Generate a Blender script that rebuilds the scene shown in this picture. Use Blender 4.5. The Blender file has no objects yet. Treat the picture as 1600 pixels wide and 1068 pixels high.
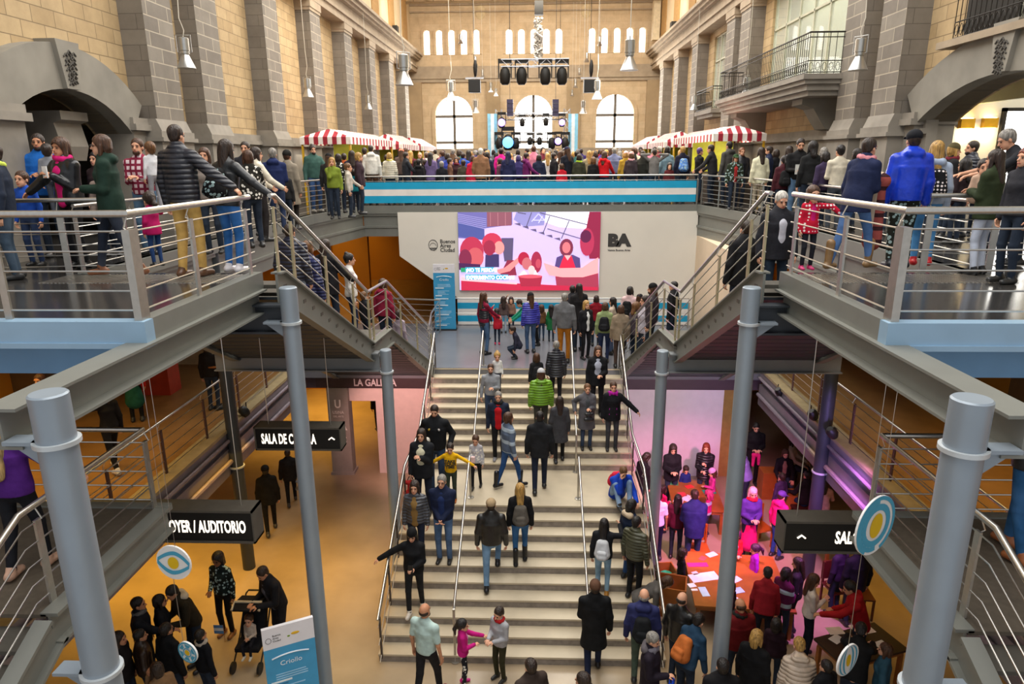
import bpy, bmesh, math, random
import numpy as np
from mathutils import Vector, Matrix
random.seed(7)
SC = bpy.context.scene
COL = SC.collection
PI = math.pi
# ------------------------------------------------------------------ camera, world, lights, exposure
GZ, LZ, UZ = 0.0, 3.12, 6.92          # ground floor, middle level, upper floor
EYE = 8.37
F_PX = 1065.0
CAM = np.array([0.25, 0.0, EYE])
def cam_axes(yaw, pitch, roll):
    cy, sy, cp, sp = math.cos(yaw), math.sin(yaw), math.cos(pitch), math.sin(pitch)
    fw = np.array([-sy*cp, cy*cp, -sp]); r = np.array([cy, sy, 0.0]); u = np.cross(r, fw)
    c, s = math.cos(roll), math.sin(roll)
    return c*r+s*u, -s*r+c*u, fw
AX_R, AX_U, AX_F = cam_axes(math.radians(2.15), math.radians(15.2), math.radians(-0.40))
cd = bpy.data.cameras.new('camera'); cam = bpy.data.objects.new('camera', cd); COL.objects.link(cam)
cd.sensor_width = 36.0; cd.lens = 36.0*F_PX/1600.0; cd.clip_end = 200
cam.matrix_world = Matrix(((AX_R[0], AX_U[0], -AX_F[0], CAM[0]), (AX_R[1], AX_U[1], -AX_F[1], CAM[1]), (AX_R[2], AX_U[2], -AX_F[2], CAM[2]), (0, 0, 0, 1)))
SC.camera = cam
def ray(x, y): return AX_F + AX_R*(x-800.0)/F_PX - AX_U*(y-534.0)/F_PX
def atz(x, y, z):
    d = ray(x, y); return CAM + d*(z-CAM[2])/d[2]
def aty(x, y, yy):
    d = ray(x, y); return CAM + d*(yy-CAM[1])/d[1]
def atx(x, y, xx):
    d = ray(x, y); return CAM + d*(xx-CAM[0])/d[0]

SC.view_settings.view_transform = 'Standard'; SC.view_settings.look = 'None'
SC.view_settings.exposure = EXPO = 0.0; SC.view_settings.gamma = 1.0; SC.view_settings.use_curve_mapping = False
W = bpy.data.worlds.new('sky'); SC.world = W; W.use_nodes = True
W.node_tree.nodes['Background'].inputs[0].default_value = (0.93, 0.96, 1.0, 1)
W.node_tree.nodes['Background'].inputs[1].default_value = 0.62

def light(name, kind, loc, power, color=(1, 1, 1), size=1.0, size_y=None, target=None, spot=None, blend=0.6):
    d = bpy.data.lights.new(name, kind); o = bpy.data.objects.new(name, d); COL.objects.link(o)
    o.location = loc; d.energy = power; d.color = color
    if kind == 'AREA':
        d.size = size
        if size_y: d.shape = 'RECTANGLE'; d.size_y = size_y
    else: d.shadow_soft_size = size
    if kind == 'SPOT': d.spot_size = math.radians(spot or 60); d.spot_blend = blend
    if target is not None:
        o.rotation_euler = (Vector(target)-Vector(loc)).to_track_quat('-Z', 'Y').to_euler()
    return o
def spread(o, deg): o.data.spread = math.radians(deg); return o
light('overhead_fill', 'AREA', (0, 20, 19.0), 6200, (1.0, 0.96, 0.90), 11, 42, (0, 20, 0))  # added unseen area light for soft overhead fill, not a roof opening
light('daylight_far_windows', 'AREA', (0, 44.6, 11.0), 1500, (1.0, 0.97, 0.92), 14, 6, (0, 20, 7))
for sx in (-1, 1):
    light('wall_fill', 'AREA', (sx*5.0, 24, 15.5), 1400 if sx < 0 else 500, (1.0, 0.88, 0.70), 1.0, 36, (sx*8.0, 24, 10))  # added warm fill that lifts the side walls; no fixture stands for it
    spread(light('gallery_lamp', 'AREA', (sx*9.2, 10, 6.45), 210 if sx < 0 else 130, (1.0, 0.62, 0.16), 1.6, 12, (sx*9.4, 10, 0)), 120)
    spread(light('corridor_lamp', 'AREA', (sx*7.4, 26, 6.3), 110, (1.0, 0.62, 0.16), 1.6, 10, (sx*7.4, 26, 0)), 120)
    spread(light('undercroft_lamp', 'AREA', (sx*9.2, 12.0, 2.4), 230 if sx < 0 else 70, (1.0, 0.55, 0.08), 2.4, 12, (sx*9.0, 12.0, 0)), 110)
spread(light('gallery_door_lamp', 'AREA', (-6.9, 21.0, 2.6), 120, (1.0, 0.55, 0.10), 2.4, 5, (-6.9, 21, 0)), 120)
light('pink_spot', 'SPOT', (3.9, 10.4, 4.3), 1500, (1.0, 0.28, 0.52), 0.12, None, (4.0, 13.9, 0.5), 58)
light('magenta_spot', 'SPOT', (5.5, 10.2, 4.2), 850, (0.78, 0.22, 1.0), 0.12, None, (4.8, 12.3, 0.4), 62)
light('violet_spot', 'SPOT', (5.0, 9.6, 3.6), 260, (0.50, 0.32, 1.0), 0.1, None, (5.8, 12.6, 2.9), 50)
light('panel_spot', 'SPOT', (3.6, 13.2, 2.9), 260, (1.0, 0.80, 0.88), 0.3, None, (3.7, 17.1, 1.5), 80)
light('rose_spot', 'SPOT', (-3.4, 14.0, 3.6), 420, (1.0, 0.55, 0.52), 0.2, None, (-3.2, 17.0, 1.4), 66)
light('far_wall_fill', 'AREA', (0, 37.5, 16.2), 650, (1.0, 0.90, 0.74), 14, 1.0, (0, 46, 11.5))  # added area light to brighten the end wall, no real fitting
light('stage_lamp', 'SPOT', (0, 37.5, 12.2), 900, (0.35, 0.35, 1.0), 0.2, None, (0, 33, 7), 80)

# ------------------------------------------------------------------ materials
MATS = {}
def hexc(h):
    h = h.lstrip('#'); v = [int(h[i:i+2], 16)/255.0 for i in (0, 2, 4)]
    return tuple(x/12.92 if x <= 0.04045 else ((x+0.055)/1.055)**2.4 for x in v)+(1.0,)
def new_mat(name):
    m = bpy.data.materials.new(name); m.use_nodes = True
    nt = m.node_tree; b = nt.nodes['Principled BSDF']
    return m, nt, b
def node(nt, kind, **kw):
    n = nt.nodes.new(kind)
    for k, v in kw.items():
        if k in n.inputs: n.inputs[k].default_value = v
        else: setattr(n, k, v)
    return n
def coords(nt, scale=(1, 1, 1), rot=(0, 0, 0), kind='Object'):
    tc = nt.nodes.new('ShaderNodeTexCoord'); mp = nt.nodes.new('ShaderNodeMapping')
    mp.inputs['Scale'].default_value = scale; mp.inputs['Rotation'].default_value = rot
    nt.links.new(tc.outputs[kind], mp.inputs['Vector']); return mp.outputs['Vector']
def plain(name, col, rough=0.6, metal=0.0, var=0.12, scale=6.0, bump=0.0, emit=None, spec=None):
    """noise-varied principled material"""
    key = ('plain', name)
    if key in MATS: return MATS[key]
    m, nt, b = new_mat(name); c = hexc(col) if isinstance(col, str) else col
    b.inputs['Roughness'].default_value = rough; b.inputs['Metallic'].default_value = metal
    if spec is not None: b.inputs['Specular IOR Level'].default_value = spec
    v = coords(nt); nz = node(nt, 'ShaderNodeTexNoise', Scale=scale, Detail=4.0); nt.links.new(v, nz.inputs['Vector'])
    r = nt.nodes.new('ShaderNodeValToRGB'); e = r.color_ramp.elements
    e[0].position = 0.3; e[1].position = 0.7
    e[0].color = tuple(x*(1-var) for x in c[:3])+(1,); e[1].color = tuple(min(1, x*(1+var)) for x in c[:3])+(1,)
    nt.links.new(nz.outputs['Fac'], r.inputs['Fac']); nt.links.new(r.outputs['Color'], b.inputs['Base Color'])
    if bump:
        bp = node(nt, 'ShaderNodeBump', Strength=bump, Distance=0.02); nt.links.new(nz.outputs['Fac'], bp.inputs['Height']); nt.links.new(bp.outputs['Normal'], b.inputs['Normal'])
    if emit:
        b.inputs['Emission Color'].default_value = c; b.inputs['Emission Strength'].default_value = emit
    MATS[key] = m; return m
def blocks(name, c1, c2, mortar, axis, w=1.0, h=0.45, rough=0.85, msize=0.012, bump=0.35, offset=0.5):
    """stone courses on a wall; axis: the horizontal axis along the wall ('X' or 'Y'), 'Z' for floors"""
    key = ('blocks', name)
    if key in MATS: return MATS[key]
    m, nt, b = new_mat(name); b.inputs['Roughness'].default_value = rough
    tc = nt.nodes.new('ShaderNodeTexCoord'); sp = nt.nodes.new('ShaderNodeSeparateXYZ'); cb = nt.nodes.new('ShaderNodeCombineXYZ')
    nt.links.new(tc.outputs['Object'], sp.inputs[0])
    a, bb = {'X': ('X', 'Z'), 'Y': ('Y', 'Z'), 'Z': ('X', 'Y')}[axis]
    nt.links.new(sp.outputs[a], cb.inputs['X']); nt.links.new(sp.outputs[bb], cb.inputs['Y'])
    br = node(nt, 'ShaderNodeTexBrick', Scale=1.0); br.offset = offset
    br.inputs['Color1'].default_value = hexc(c1); br.inputs['Color2'].default_value = hexc(c2); br.inputs['Mortar'].default_value = hexc(mortar)
    br.inputs['Brick Width'].default_value = w; br.inputs['Row Height'].default_value = h; br.inputs['Mortar Size'].default_value = msize; br.inputs['Mortar Smooth'].default_value = 0.3
    nt.links.new(cb.outputs[0], br.inputs['Vector'])
    nz = node(nt, 'ShaderNodeTexNoise', Scale=2.2, Detail=6.0, Roughness=0.65); nt.links.new(tc.outputs['Object'], nz.inputs['Vector'])
    mx = nt.nodes.new('ShaderNodeMix'); mx.data_type = 'RGBA'; mx.blend_type = 'MULTIPLY'; mx.inputs['Factor'].default_value = 0.55
    rp = nt.nodes.new('ShaderNodeValToRGB'); rp.color_ramp.elements[0].color = (0.62, 0.6, 0.58, 1); rp.color_ramp.elements[0].position = 0.25; rp.color_ramp.elements[1].color = (1.15, 1.15, 1.15, 1); rp.color_ramp.elements[1].position = 0.75
    nt.links.new(nz.outputs['Fac'], rp.inputs['Fac']); nt.links.new(br.outputs['Color'], mx.inputs['A']); nt.links.new(rp.outputs['Color'], mx.inputs['B'])
    nt.links.new(mx.outputs['Result'], b.inputs['Base Color'])
    bp = node(nt, 'ShaderNodeBump', Strength=bump, Distance=0.03); bp.invert = True
    nt.links.new(br.outputs['Fac'], bp.inputs['Height']); nt.links.new(bp.outputs['Normal'], b.inputs['Normal'])
    MATS[key] = m; return m
def bands(name, cols, stops, axis, size, off=0.0, rough=0.5, fx=0.0, emit=0):
    """constant colour bands repeating every SIZE metres along an object axis"""
    key = ('bands', name)
    if key in MATS: return MATS[key]
    m, nt, b = new_mat(name); b.inputs['Roughness'].default_value = rough
    tc = nt.nodes.new('ShaderNodeTexCoord'); sp = nt.nodes.new('ShaderNodeSeparateXYZ'); nt.links.new(tc.outputs['Object'], sp.inputs[0])
    ad = node(nt, 'ShaderNodeMath', operation='ADD'); ad.inputs[1].default_value = off; nt.links.new(sp.outputs[axis], ad.inputs[0])
    dv = node(nt, 'ShaderNodeMath', operation='DIVIDE'); dv.inputs[1].default_value = size; nt.links.new(ad.outputs[0], dv.inputs[0])
    fr = node(nt, 'ShaderNodeMath', operation='FRACT'); nt.links.new(dv.outputs[0], fr.inputs[0])
    r = nt.nodes.new('ShaderNodeValToRGB'); r.color_ramp.interpolation = 'CONSTANT'; e = r.color_ramp.elements
    while len(e) < len(cols): e.new(0.5)
    for k, (c, s) in enumerate(zip(cols, stops)): e[k].position = s; e[k].color = hexc(c)
    nt.links.new(fr.outputs[0], r.inputs['Fac']); nt.links.new(r.outputs['Color'], b.inputs['Base Color'])
    if emit: nt.links.new(r.outputs['Color'], b.inputs['Emission Color']); b.inputs['Emission Strength'].default_value = emit
    MATS[key] = m; return m
def glow(name, col, strength):
    key = ('glow', name)
    if key in MATS: return MATS[key]
    m, nt, b = new_mat(name); c = hexc(col)
    b.inputs['Base Color'].default_value = c; b.inputs['Emission Color'].default_value = c; b.inputs['Emission Strength'].default_value = strength; b.inputs['Roughness'].default_value = 0.4
    MATS[key] = m; return m
def glass(name, col=(0.95, 1, 0.98, 1), rough=0.03, alpha=0.18):
    key = ('glass', name)
    if key in MATS: return MATS[key]
    m, nt, b = new_mat(name); b.inputs['Base Color'].default_value = col; b.inputs['Roughness'].default_value = rough
    b.inputs['Alpha'].default_value = alpha; b.inputs['Specular IOR Level'].default_value = 0.8
    MATS[key] = m; return m

# ------------------------------------------------------------------ mesh helpers
class MB:
    def __init__(s): s.v = []; s.f = []; s.m = []
    def add(s, vs, fs, mi=0):
        o = len(s.v); s.v += [tuple(map(float, p)) for p in vs]; s.f += [tuple(i+o for i in f) for f in fs]; s.m += [mi]*len(fs); return s
    def box(s, x0, x1, y0, y1, z0, z1, mi=0):
        vs = [(x0, y0, z0), (x1, y0, z0), (x1, y1, z0), (x0, y1, z0), (x0, y0, z1), (x1, y0, z1), (x1, y1, z1), (x0, y1, z1)]
        return s.add(vs, [(3, 2, 1, 0), (4, 5, 6, 7), (0, 1, 5, 4), (1, 2, 6, 5), (2, 3, 7, 6), (3, 0, 4, 7)], mi)
    def obox(s, c, ax, ay, az, mi=0):
        """box from a centre and three half-axis vectors"""
        c, ax, ay, az = map(np.array, (c, ax, ay, az)); vs = []
        for k in (-1, 1):
            for (i, j) in ((-1, -1), (1, -1), (1, 1), (-1, 1)): vs.append(c+i*ax+j*ay+k*az)
        return s.add(vs, [(3, 2, 1, 0), (4, 5, 6, 7), (0, 1, 5, 4), (1, 2, 6, 5), (2, 3, 7, 6), (3, 0, 4, 7)], mi)
    def prism(s, poly, axis, a, b, mi=0):
        """polygon (2-D points) swept along an axis: X -> (y,z), Y -> (x,z), Z -> (x,y)"""
        n = len(poly)
        def P(p, t): return {'X': (t, p[0], p[1]), 'Y': (p[0], t, p[1]), 'Z': (p[0], p[1], t)}[axis]
        vs = [P(p, a) for p in poly]+[P(p, b) for p in poly]
        fs = [tuple(range(n)), tuple(range(2*n-1, n-1, -1))]+[(i, i+n, (i+1) % n+n, (i+1) % n) for i in range(n)]
        return s.add(vs, fs, mi)
    def tube(s, pts, r, n=8, cap=True, mi=0):
        pts = [np.array(p, float) for p in pts]; rr = r if isinstance(r, (list, tuple)) else [r]*len(pts)
        vs = []; prev = None
        for k, p in enumerate(pts):
            a = pts[max(k-1, 0)]; b = pts[min(k+1, len(pts)-1)]; t = b-a; t = t/(np.linalg.norm(t)+1e-9)
            if prev is None:
                u = np.cross(t, (0, 0, 1)) if abs(t[2]) < 0.95 else np.cross(t, (1, 0, 0))
            else: u = prev-t*np.dot(prev, t)
            u = u/(np.linalg.norm(u)+1e-9); prev = u; w = np.cross(t, u)
            for i in range(n):
                q = 2*PI*i/n; vs.append(p+rr[k]*(math.cos(q)*u+math.sin(q)*w))
        fs = [(k*n+i, k*n+(i+1) % n, (k+1)*n+(i+1) % n, (k+1)*n+i) for k in range(len(pts)-1) for i in range(n)]
        if cap: fs += [tuple(range(n-1, -1, -1)), tuple((len(pts)-1)*n+i for i in range(n))]
        return s.add(vs, fs, mi)
    def lathe(s, prof, c=(0, 0, 0), n=20, mi=0):
        """profile of (radius, z)"""
        vs = [(c[0]+r*math.cos(2*PI*i/n), c[1]+r*math.sin(2*PI*i/n), c[2]+z) for r, z in prof for i in range(n)]
        fs = [(k*n+i, k*n+(i+1) % n, (k+1)*n+(i+1) % n, (k+1)*n+i) for k in range(len(prof)-1) for i in range(n)]
        if prof[0][0] > 1e-4: fs.append(tuple(range(n-1, -1, -1)))
        if prof[-1][0] > 1e-4: fs.append(tuple((len(prof)-1)*n+i for i in range(n)))
        return s.add(vs, fs, mi)
    def ball(s, c, r, n=12, mi=0):
        r = r if isinstance(r, (tuple, list)) else (r, r, r); vs = []; k = max(4, n//2)
        for a in range(k+1):
            th = PI*a/k
            for i in range(n):
                ph = 2*PI*i/n; vs.append((c[0]+r[0]*math.sin(th)*math.cos(ph), c[1]+r[1]*math.sin(th)*math.sin(ph), c[2]+r[2]*math.cos(th)))
        fs = [(a*n+i, (a+1)*n+i, (a+1)*n+(i+1) % n, a*n+(i+1) % n) for a in range(k) for i in range(n)]
        return s.add(vs, fs, mi)
    def build(s, name, mat=None, parent=None, smooth=False, origin=None, bevel=0):
        me = bpy.data.meshes.new(name); v = s.v
        if origin is not None: v = [(a-origin[0], b-origin[1], c-origin[2]) for a, b, c in v]
        me.from_pydata(v, [], s.f)
        for m in (mat if isinstance(mat, (list, tuple)) else [mat]):
            if m: me.materials.append(m)
        if isinstance(mat, (list, tuple)): me.polygons.foreach_set('material_index', s.m)
        me.validate(); bm = bmesh.new(); bm.from_mesh(me); bmesh.ops.recalc_face_normals(bm, faces=bm.faces); bm.to_mesh(me); bm.free()
        if smooth: me.polygons.foreach_set('use_smooth', [True]*len(me.polygons)); me.set_sharp_from_angle(angle=math.radians(40))
        o = bpy.data.objects.new(name, me); COL.objects.link(o)
        if origin is not None: o.location = origin
        if parent: o.parent = parent; o.matrix_parent_inverse = parent.matrix_basis.inverted()
        if bevel:
            md = o.modifiers.new('edge', 'BEVEL'); md.width = bevel; md.segments = 2; md.limit_method = 'ANGLE'
        return o
def tag(o, label=None, cat=None, group=None, kind=None):
    if label: o['label'] = label
    if cat: o['category'] = cat
    if group: o['group'] = group
    if kind: o['kind'] = kind
    return o
def empty(name, loc, rz=0.0, label=None, cat=None, group=None):
    o = bpy.data.objects.new(name, None); COL.objects.link(o); o.location = tuple(map(float, loc)); o.rotation_euler = (0, 0, rz); o.empty_display_size = 0.1
    return tag(o, label, cat, group)
def struct(o, label=None): o['kind'] = 'structure'; return o if not label else tag(o, label)
def copy_tree(o, parent=None):
    c = o.copy(); COL.objects.link(c)
    if parent: c.parent = parent
    for ch in list(o.children): copy_tree(ch, c)
    return c
def text_fit(body, name, mat, x0, x1, h, y, zmid, parent, bold=0.0, extrude=0.003):
    """upright lettering spanning x0..x1 with capitals of height h"""
    o = text_obj(body, name, mat, h/0.70, (x0, y, zmid-h/2), (PI/2, 0, 0), parent, extrude, 1.0, 'LEFT', bold, 1.05)
    w = max(v.co.x for v in o.data.vertices)-min(v.co.x for v in o.data.vertices); o.scale = ((x1-x0)/w, 1, 1); return o
def text_obj(body, name, mat, size, loc, rot, parent=None, extrude=0.004, sx=1.0, align='LEFT', bold=0.0, space=1.0):
    cu = bpy.data.curves.new(name, 'FONT'); cu.body = body; cu.size = size; cu.extrude = extrude; cu.align_x = align; cu.offset = bold; cu.space_character = space; cu.resolution_u = 3
    tmp = bpy.data.objects.new(name, cu); COL.objects.link(tmp)
    dg = bpy.context.evaluated_depsgraph_get(); me = bpy.data.meshes.new_from_object(tmp.evaluated_get(dg)); bpy.data.objects.remove(tmp)
    me.name = name; me.materials.clear(); me.materials.append(mat)
    o = bpy.data.objects.new(name, me); COL.objects.link(o); o.location = tuple(map(float, loc)); o.rotation_euler = rot; o.scale = (sx, 1, 1)
    if parent: o.parent = parent; o.matrix_parent_inverse = parent.matrix_basis.inverted()
    return o
# ------------------------------------------------------------------ shared materials
M_beige_y = blocks('beige_stone_side', '#C4AB83', '#B49A72', '#8F7B5C', 'Y', 0.56, 0.27, msize=0.010)
M_beige_x = blocks('beige_stone_end', '#CDB694', '#C4AB88', '#B59C78', 'X', 0.9, 0.42, msize=0.006, bump=0.15)
M_grey_y = blocks('grey_stone_side', '#8D8579', '#7C746A', '#B5AA97', 'Y', 0.8, 0.285, msize=0.014)
M_grey_x = blocks('grey_stone_end', '#857D71', '#776F65', '#665F56', 'X', 0.8, 0.285, msize=0.008)
M_plinth = plain('plinth_stone', '#8C857A', 0.8, var=0.16, scale=2.5, bump=0.25)
M_arch = plain('arch_render', '#8B867B', 0.85, var=0.14, scale=1.7, bump=0.2)
M_cornice = plain('cornice_stone', '#A3927B', 0.8, var=0.12, scale=3, bump=0.15)
M_upwall = plain('upper_wall_render', '#CBB591', 0.85, var=0.08, scale=1.2)
M_steel = plain('grey_painted_steel', '#85898B', 0.42, 0.25, 0.05, 3)
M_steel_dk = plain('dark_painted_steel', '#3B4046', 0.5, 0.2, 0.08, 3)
M_fascia = plain('fascia_steel', '#82837C', 0.45, 0.25, 0.05, 3)
M_column = plain('column_paint', '#909BA5', 0.36, 0.2, 0.04, 4)
M_blue = plain('blue_grey_steel', '#97B7D0', 0.45, 0.2, 0.05, 3)
M_ss = plain('brushed_stainless', '#C9C5BE', 0.28, 0.95, 0.06, 30)
M_ss_post = plain('stainless_post', '#B9B5AD', 0.35, 0.85, 0.08, 14)
M_ufloor = plain('upper_floor_resin', '#343230', 0.16, 0.0, 0.10, 1.2, spec=0.35)
M_lfloor = plain('landing_resin', '#6F7076', 0.22, 0.0, 0.08, 1.2)
M_gfloor = plain('polished_concrete', '#A8957A', 0.25, 0.0, 0.17, 0.9)
M_orange = plain('orange_wall_paint', '#C98A2C', 0.7, 0, 0.06, 1)
M_amberfloor = plain('timber_gallery_floor', '#8E6A40', 0.35, 0, 0.14, 3)
M_white = plain('white_wall_paint', '#E6E0D3', 0.75, 0, 0.03, 1)
M_black = plain('black_board', '#14120F', 0.5, 0, 0.1, 5)
M_darkmetal = plain('dark_iron', '#23211E', 0.55, 0.4, 0.1, 6)
M_deck = bands('ribbed_deck', ['#3E3F42', '#2E2F32'], [0, 0.5], 1, 0.3)
M_letters = glow('sign_letters', '#FFF3E0', 1.6)
M_text_dk = plain('dark_lettering', '#3E3C3A', 0.6, 0, 0.02)
M_sky = glow('bright_overcast_sky', '#FFFDF8', 4.5)
M_glass = glass('clear_glass')

# ------------------------------------------------------------------ floors and slabs
struct(MB().box(-13, 13, -3, 46, -0.25, 0).build('floor_ground', M_gfloor))
# middle level: landing, galleries along both sides, the corridor behind
struct(MB().box(-6.05, 6.05, 16.72, 21.6, LZ-0.28, LZ).build('floor_landing', M_lfloor))
for sx, sd in ((-1, 'left'), (1, 'right')):
    struct(MB().box(min(sx*6.05, sx*11), max(sx*6.05, sx*11), -1, 30, LZ-0.35, LZ).build('floor_gallery_'+sd, M_amberfloor))
    e = MB().box(*(sorted((sx*6.0, sx*6.2))), -1, 16.7, LZ-0.92, LZ-0.02)
    for z, h in ((-0.28, 0.26), (-0.60, 0.22), (-0.92, 0.24)):
        e.box(*(sorted((sx*5.93, sx*6.06))), -1, 16.7, LZ+z, LZ+z+h)
    struct(e.build('trim_gallery_'+sd, plain('gallery_edge', '#8A8287', 0.4, 0.2, 0.08)))
    struct(MB().box(*(sorted((sx*5.9, sx*6.25))), -1, 16.7, LZ-0.02, LZ+0.04).build('trim_gallery_kerb_'+sd, plain('gallery_kerb', '#A08F6C', 0.5, 0.1, 0.12)))
struct(MB().box(-6.05, 6.05, 21.6, 30, LZ-0.3, LZ).build('floor_corridor', M_amberfloor))
# upper floor: side platforms, side corridors, the hall beyond
for sx, sd in ((-1, 'left'), (1, 'right')):
    poly = [(3.37, 6.0), (3.37, 8.75), (5.75, 8.75), (5.75, 18.2), (5.2, 21.5), (5.2, 46), (13, 46), (13, 6.0)]
    poly = [(sx*x, y) for x, y in poly]
    struct(MB().prism(poly, 'Z', UZ-0.16, UZ).build('floor_upper_'+sd, M_ufloor))
    und = [(sx*x, y) for x, y in [(3.45, 6.1), (3.45, 8.7), (5.8, 8.7), (5.8, 18.2), (5.3, 21.6), (5.3, 34), (12, 34), (12, 6.1)]]
    struct(MB().prism(und, 'Z', UZ-0.2, UZ-0.165).build('ceiling_gallery_'+sd, M_deck))
struct(MB().box(-5.2, 5.2, 21.5, 46, UZ-0.16, UZ).build('floor_upper_hall', M_ufloor))
struct(MB().box(-5.2, 5.2, 21.6, 34, UZ-0.2, UZ-0.165).build('ceiling_corridor', M_deck))

# stepped steel fascias round the opening
def fascia(name, p, q, drop, out=(0, 0)):
    p, q = np.array(p, float), np.array(q, float); d = (q-p)/np.linalg.norm(q-p); n = np.array((-d[1], d[0]))
    b = MB()
    for z0, z1, t in ((0, -0.24, 0.06), (-0.24, -0.31, 0.03), (-0.31, -0.62, -0.02), (-0.62, -0.68, 0.05), (-0.68, -0.95, 0.02)):
        if -z0 >= drop: continue
        z1 = max(z1, -drop); c = (p+q)/2
        b.obox((c[0]+n[0]*(t-0.1)/2, c[1]+n[1]*(t-0.1)/2, UZ+(z0+z1)/2), np.append(d*np.linalg.norm(q-p)/2, 0), np.append(n*(t+0.1)/2, 0), (0, 0, (z0-z1)/2))
    return struct(b.build(name, M_fascia))
fascia('trim_opening_left', (-5.75, 18.2), (-5.75, 8.75), 0.95); fascia('trim_opening_left_corner', (-5.2, 21.5), (-5.75, 18.2), 0.95)
fascia('trim_opening_right', (5.75, 8.75), (5.75, 18.2), 0.95); fascia('trim_opening_right_corner', (5.75, 18.2), (5.2, 21.5), 0.95)
fascia('trim_opening_far', (5.2, 21.5), (-4.1, 21.5), 0.24); fascia('trim_opening_far_left', (-4.1, 21.5), (-5.2, 21.5), 0.95)
for sx, sd in ((-1, 'left'), (1, 'right')):
    xx = lambda a, b: sorted((sx*a, sx*b))
    struct(MB().box(*xx(3.35, 3.5), 6.1, 8.75, UZ-0.2, UZ+0.015).build('trim_platform_side_'+sd, M_fascia))
    struct(MB().box(*xx(3.345, 13), 5.95, 6.098, UZ-0.19, UZ+0.012).box(*xx(3.34, 13), 5.93, 6.098, UZ-0.24, UZ-0.19).build('trim_platform_front_'+sd, M_blue))
    struct(MB().box(*xx(3.5, 13), 6.3, 6.42, UZ-0.60, UZ-0.2).build('trim_platform_beam_'+sd, plain('blue_beam', '#6F9CC4', 0.5, 0.2, 0.05, 3)))

# ------------------------------------------------------------------ walls below the upper floor
for sx, sd in ((-1, 'left'), (1, 'right')):
    xx = lambda a, b: sorted((sx*a, sx*b))
    struct(MB().box(*xx(10.6, 10.9), -1, 30, LZ, UZ-0.2).build('wall_gallery_'+sd, M_orange))
    struct(MB().box(*xx(11.0, 11.3), -1, 30, 0, LZ-0.35).build('wall_ground_'+sd, M_orange))
    for k, y in enumerate((9.0, 13.0, 17.5, 22.0)):
        struct(MB().box(*xx(9.9, 10.6), y, y+0.55, LZ, UZ-0.2).build('wall_pier_'+sd, plain('dark_pier', '#5B4426', 0.7)))
struct(MB().box(-11, 11, 29.8, 30.1, 0, UZ-0.2).build('wall_corridor_back', M_orange))
for x, y in ((-8.6, 24.2), (-7.1, 26.6)):
    struct(MB().box(x-0.7, x+0.7, y, y+0.25, LZ, UZ-0.2).build('wall_corridor_pier', M_orange))
# beneath the landing
M_pink = plain('rosy_white_wall', '#E6CFC7', 0.7, 0, 0.04)
struct(MB().box(-4.05, -2.45, 17.02, 17.2, 0, 2.5).build('wall_under_landing_left', M_pink))
struct(MB().box(-4.75, -4.05, 17.02, 17.2, 2.1, 2.5).build('wall_under_landing_lintel', M_pink))
struct(MB().box(2.45, 5.15, 17.02, 17.2, 0, 2.5).build('wall_under_landing_right', plain('lilac_white_wall', '#E8DFE6', 0.7, 0, 0.03)))
struct(MB().box(-6.05, 6.05, 16.9, 17.02, 2.5, LZ-0.27).build('wall_under_landing_band', plain('plum_band', '#4A3A44', 0.6, 0, 0.06)))
struct(MB().box(5.15, 5.4, 17.02, 17.4, 0, 2.5).build('wall_under_landing_jamb', plain('ochre_jamb', '#9A7A3E', 0.7)))
struct(MB().box(-5.32, -4.76, 16.9, 17.25, 0, 2.55).box(-5.36, -4.72, 16.86, 17.3, 0, 0.08).build('wall_under_landing_pier', plain('cast_concrete', '#9A938B', 0.8, 0, 0.12, 3, 0.2)))
struct(MB().box(-9, 11, 24, 24.3, 0, LZ-0.3).build('wall_undercroft_back', M_orange))
# hall screen wall with its cut corner
poly = [(-4.1, 6.72), (5.2, 6.72), (5.2, LZ), (-2.2, LZ), (-2.2, 3.95), (-4.1, 5.36)]
struct(MB().prism(poly, 'Y', 21.42, 21.56).build('wall_screen', M_white))
struct(MB().box(5.2, 5.5, 16.9, 21.5, LZ, 5.98).build('wall_screen_side', plain('warm_white_wall', '#DCC7AB', 0.8, 0, 0.03)))

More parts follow.
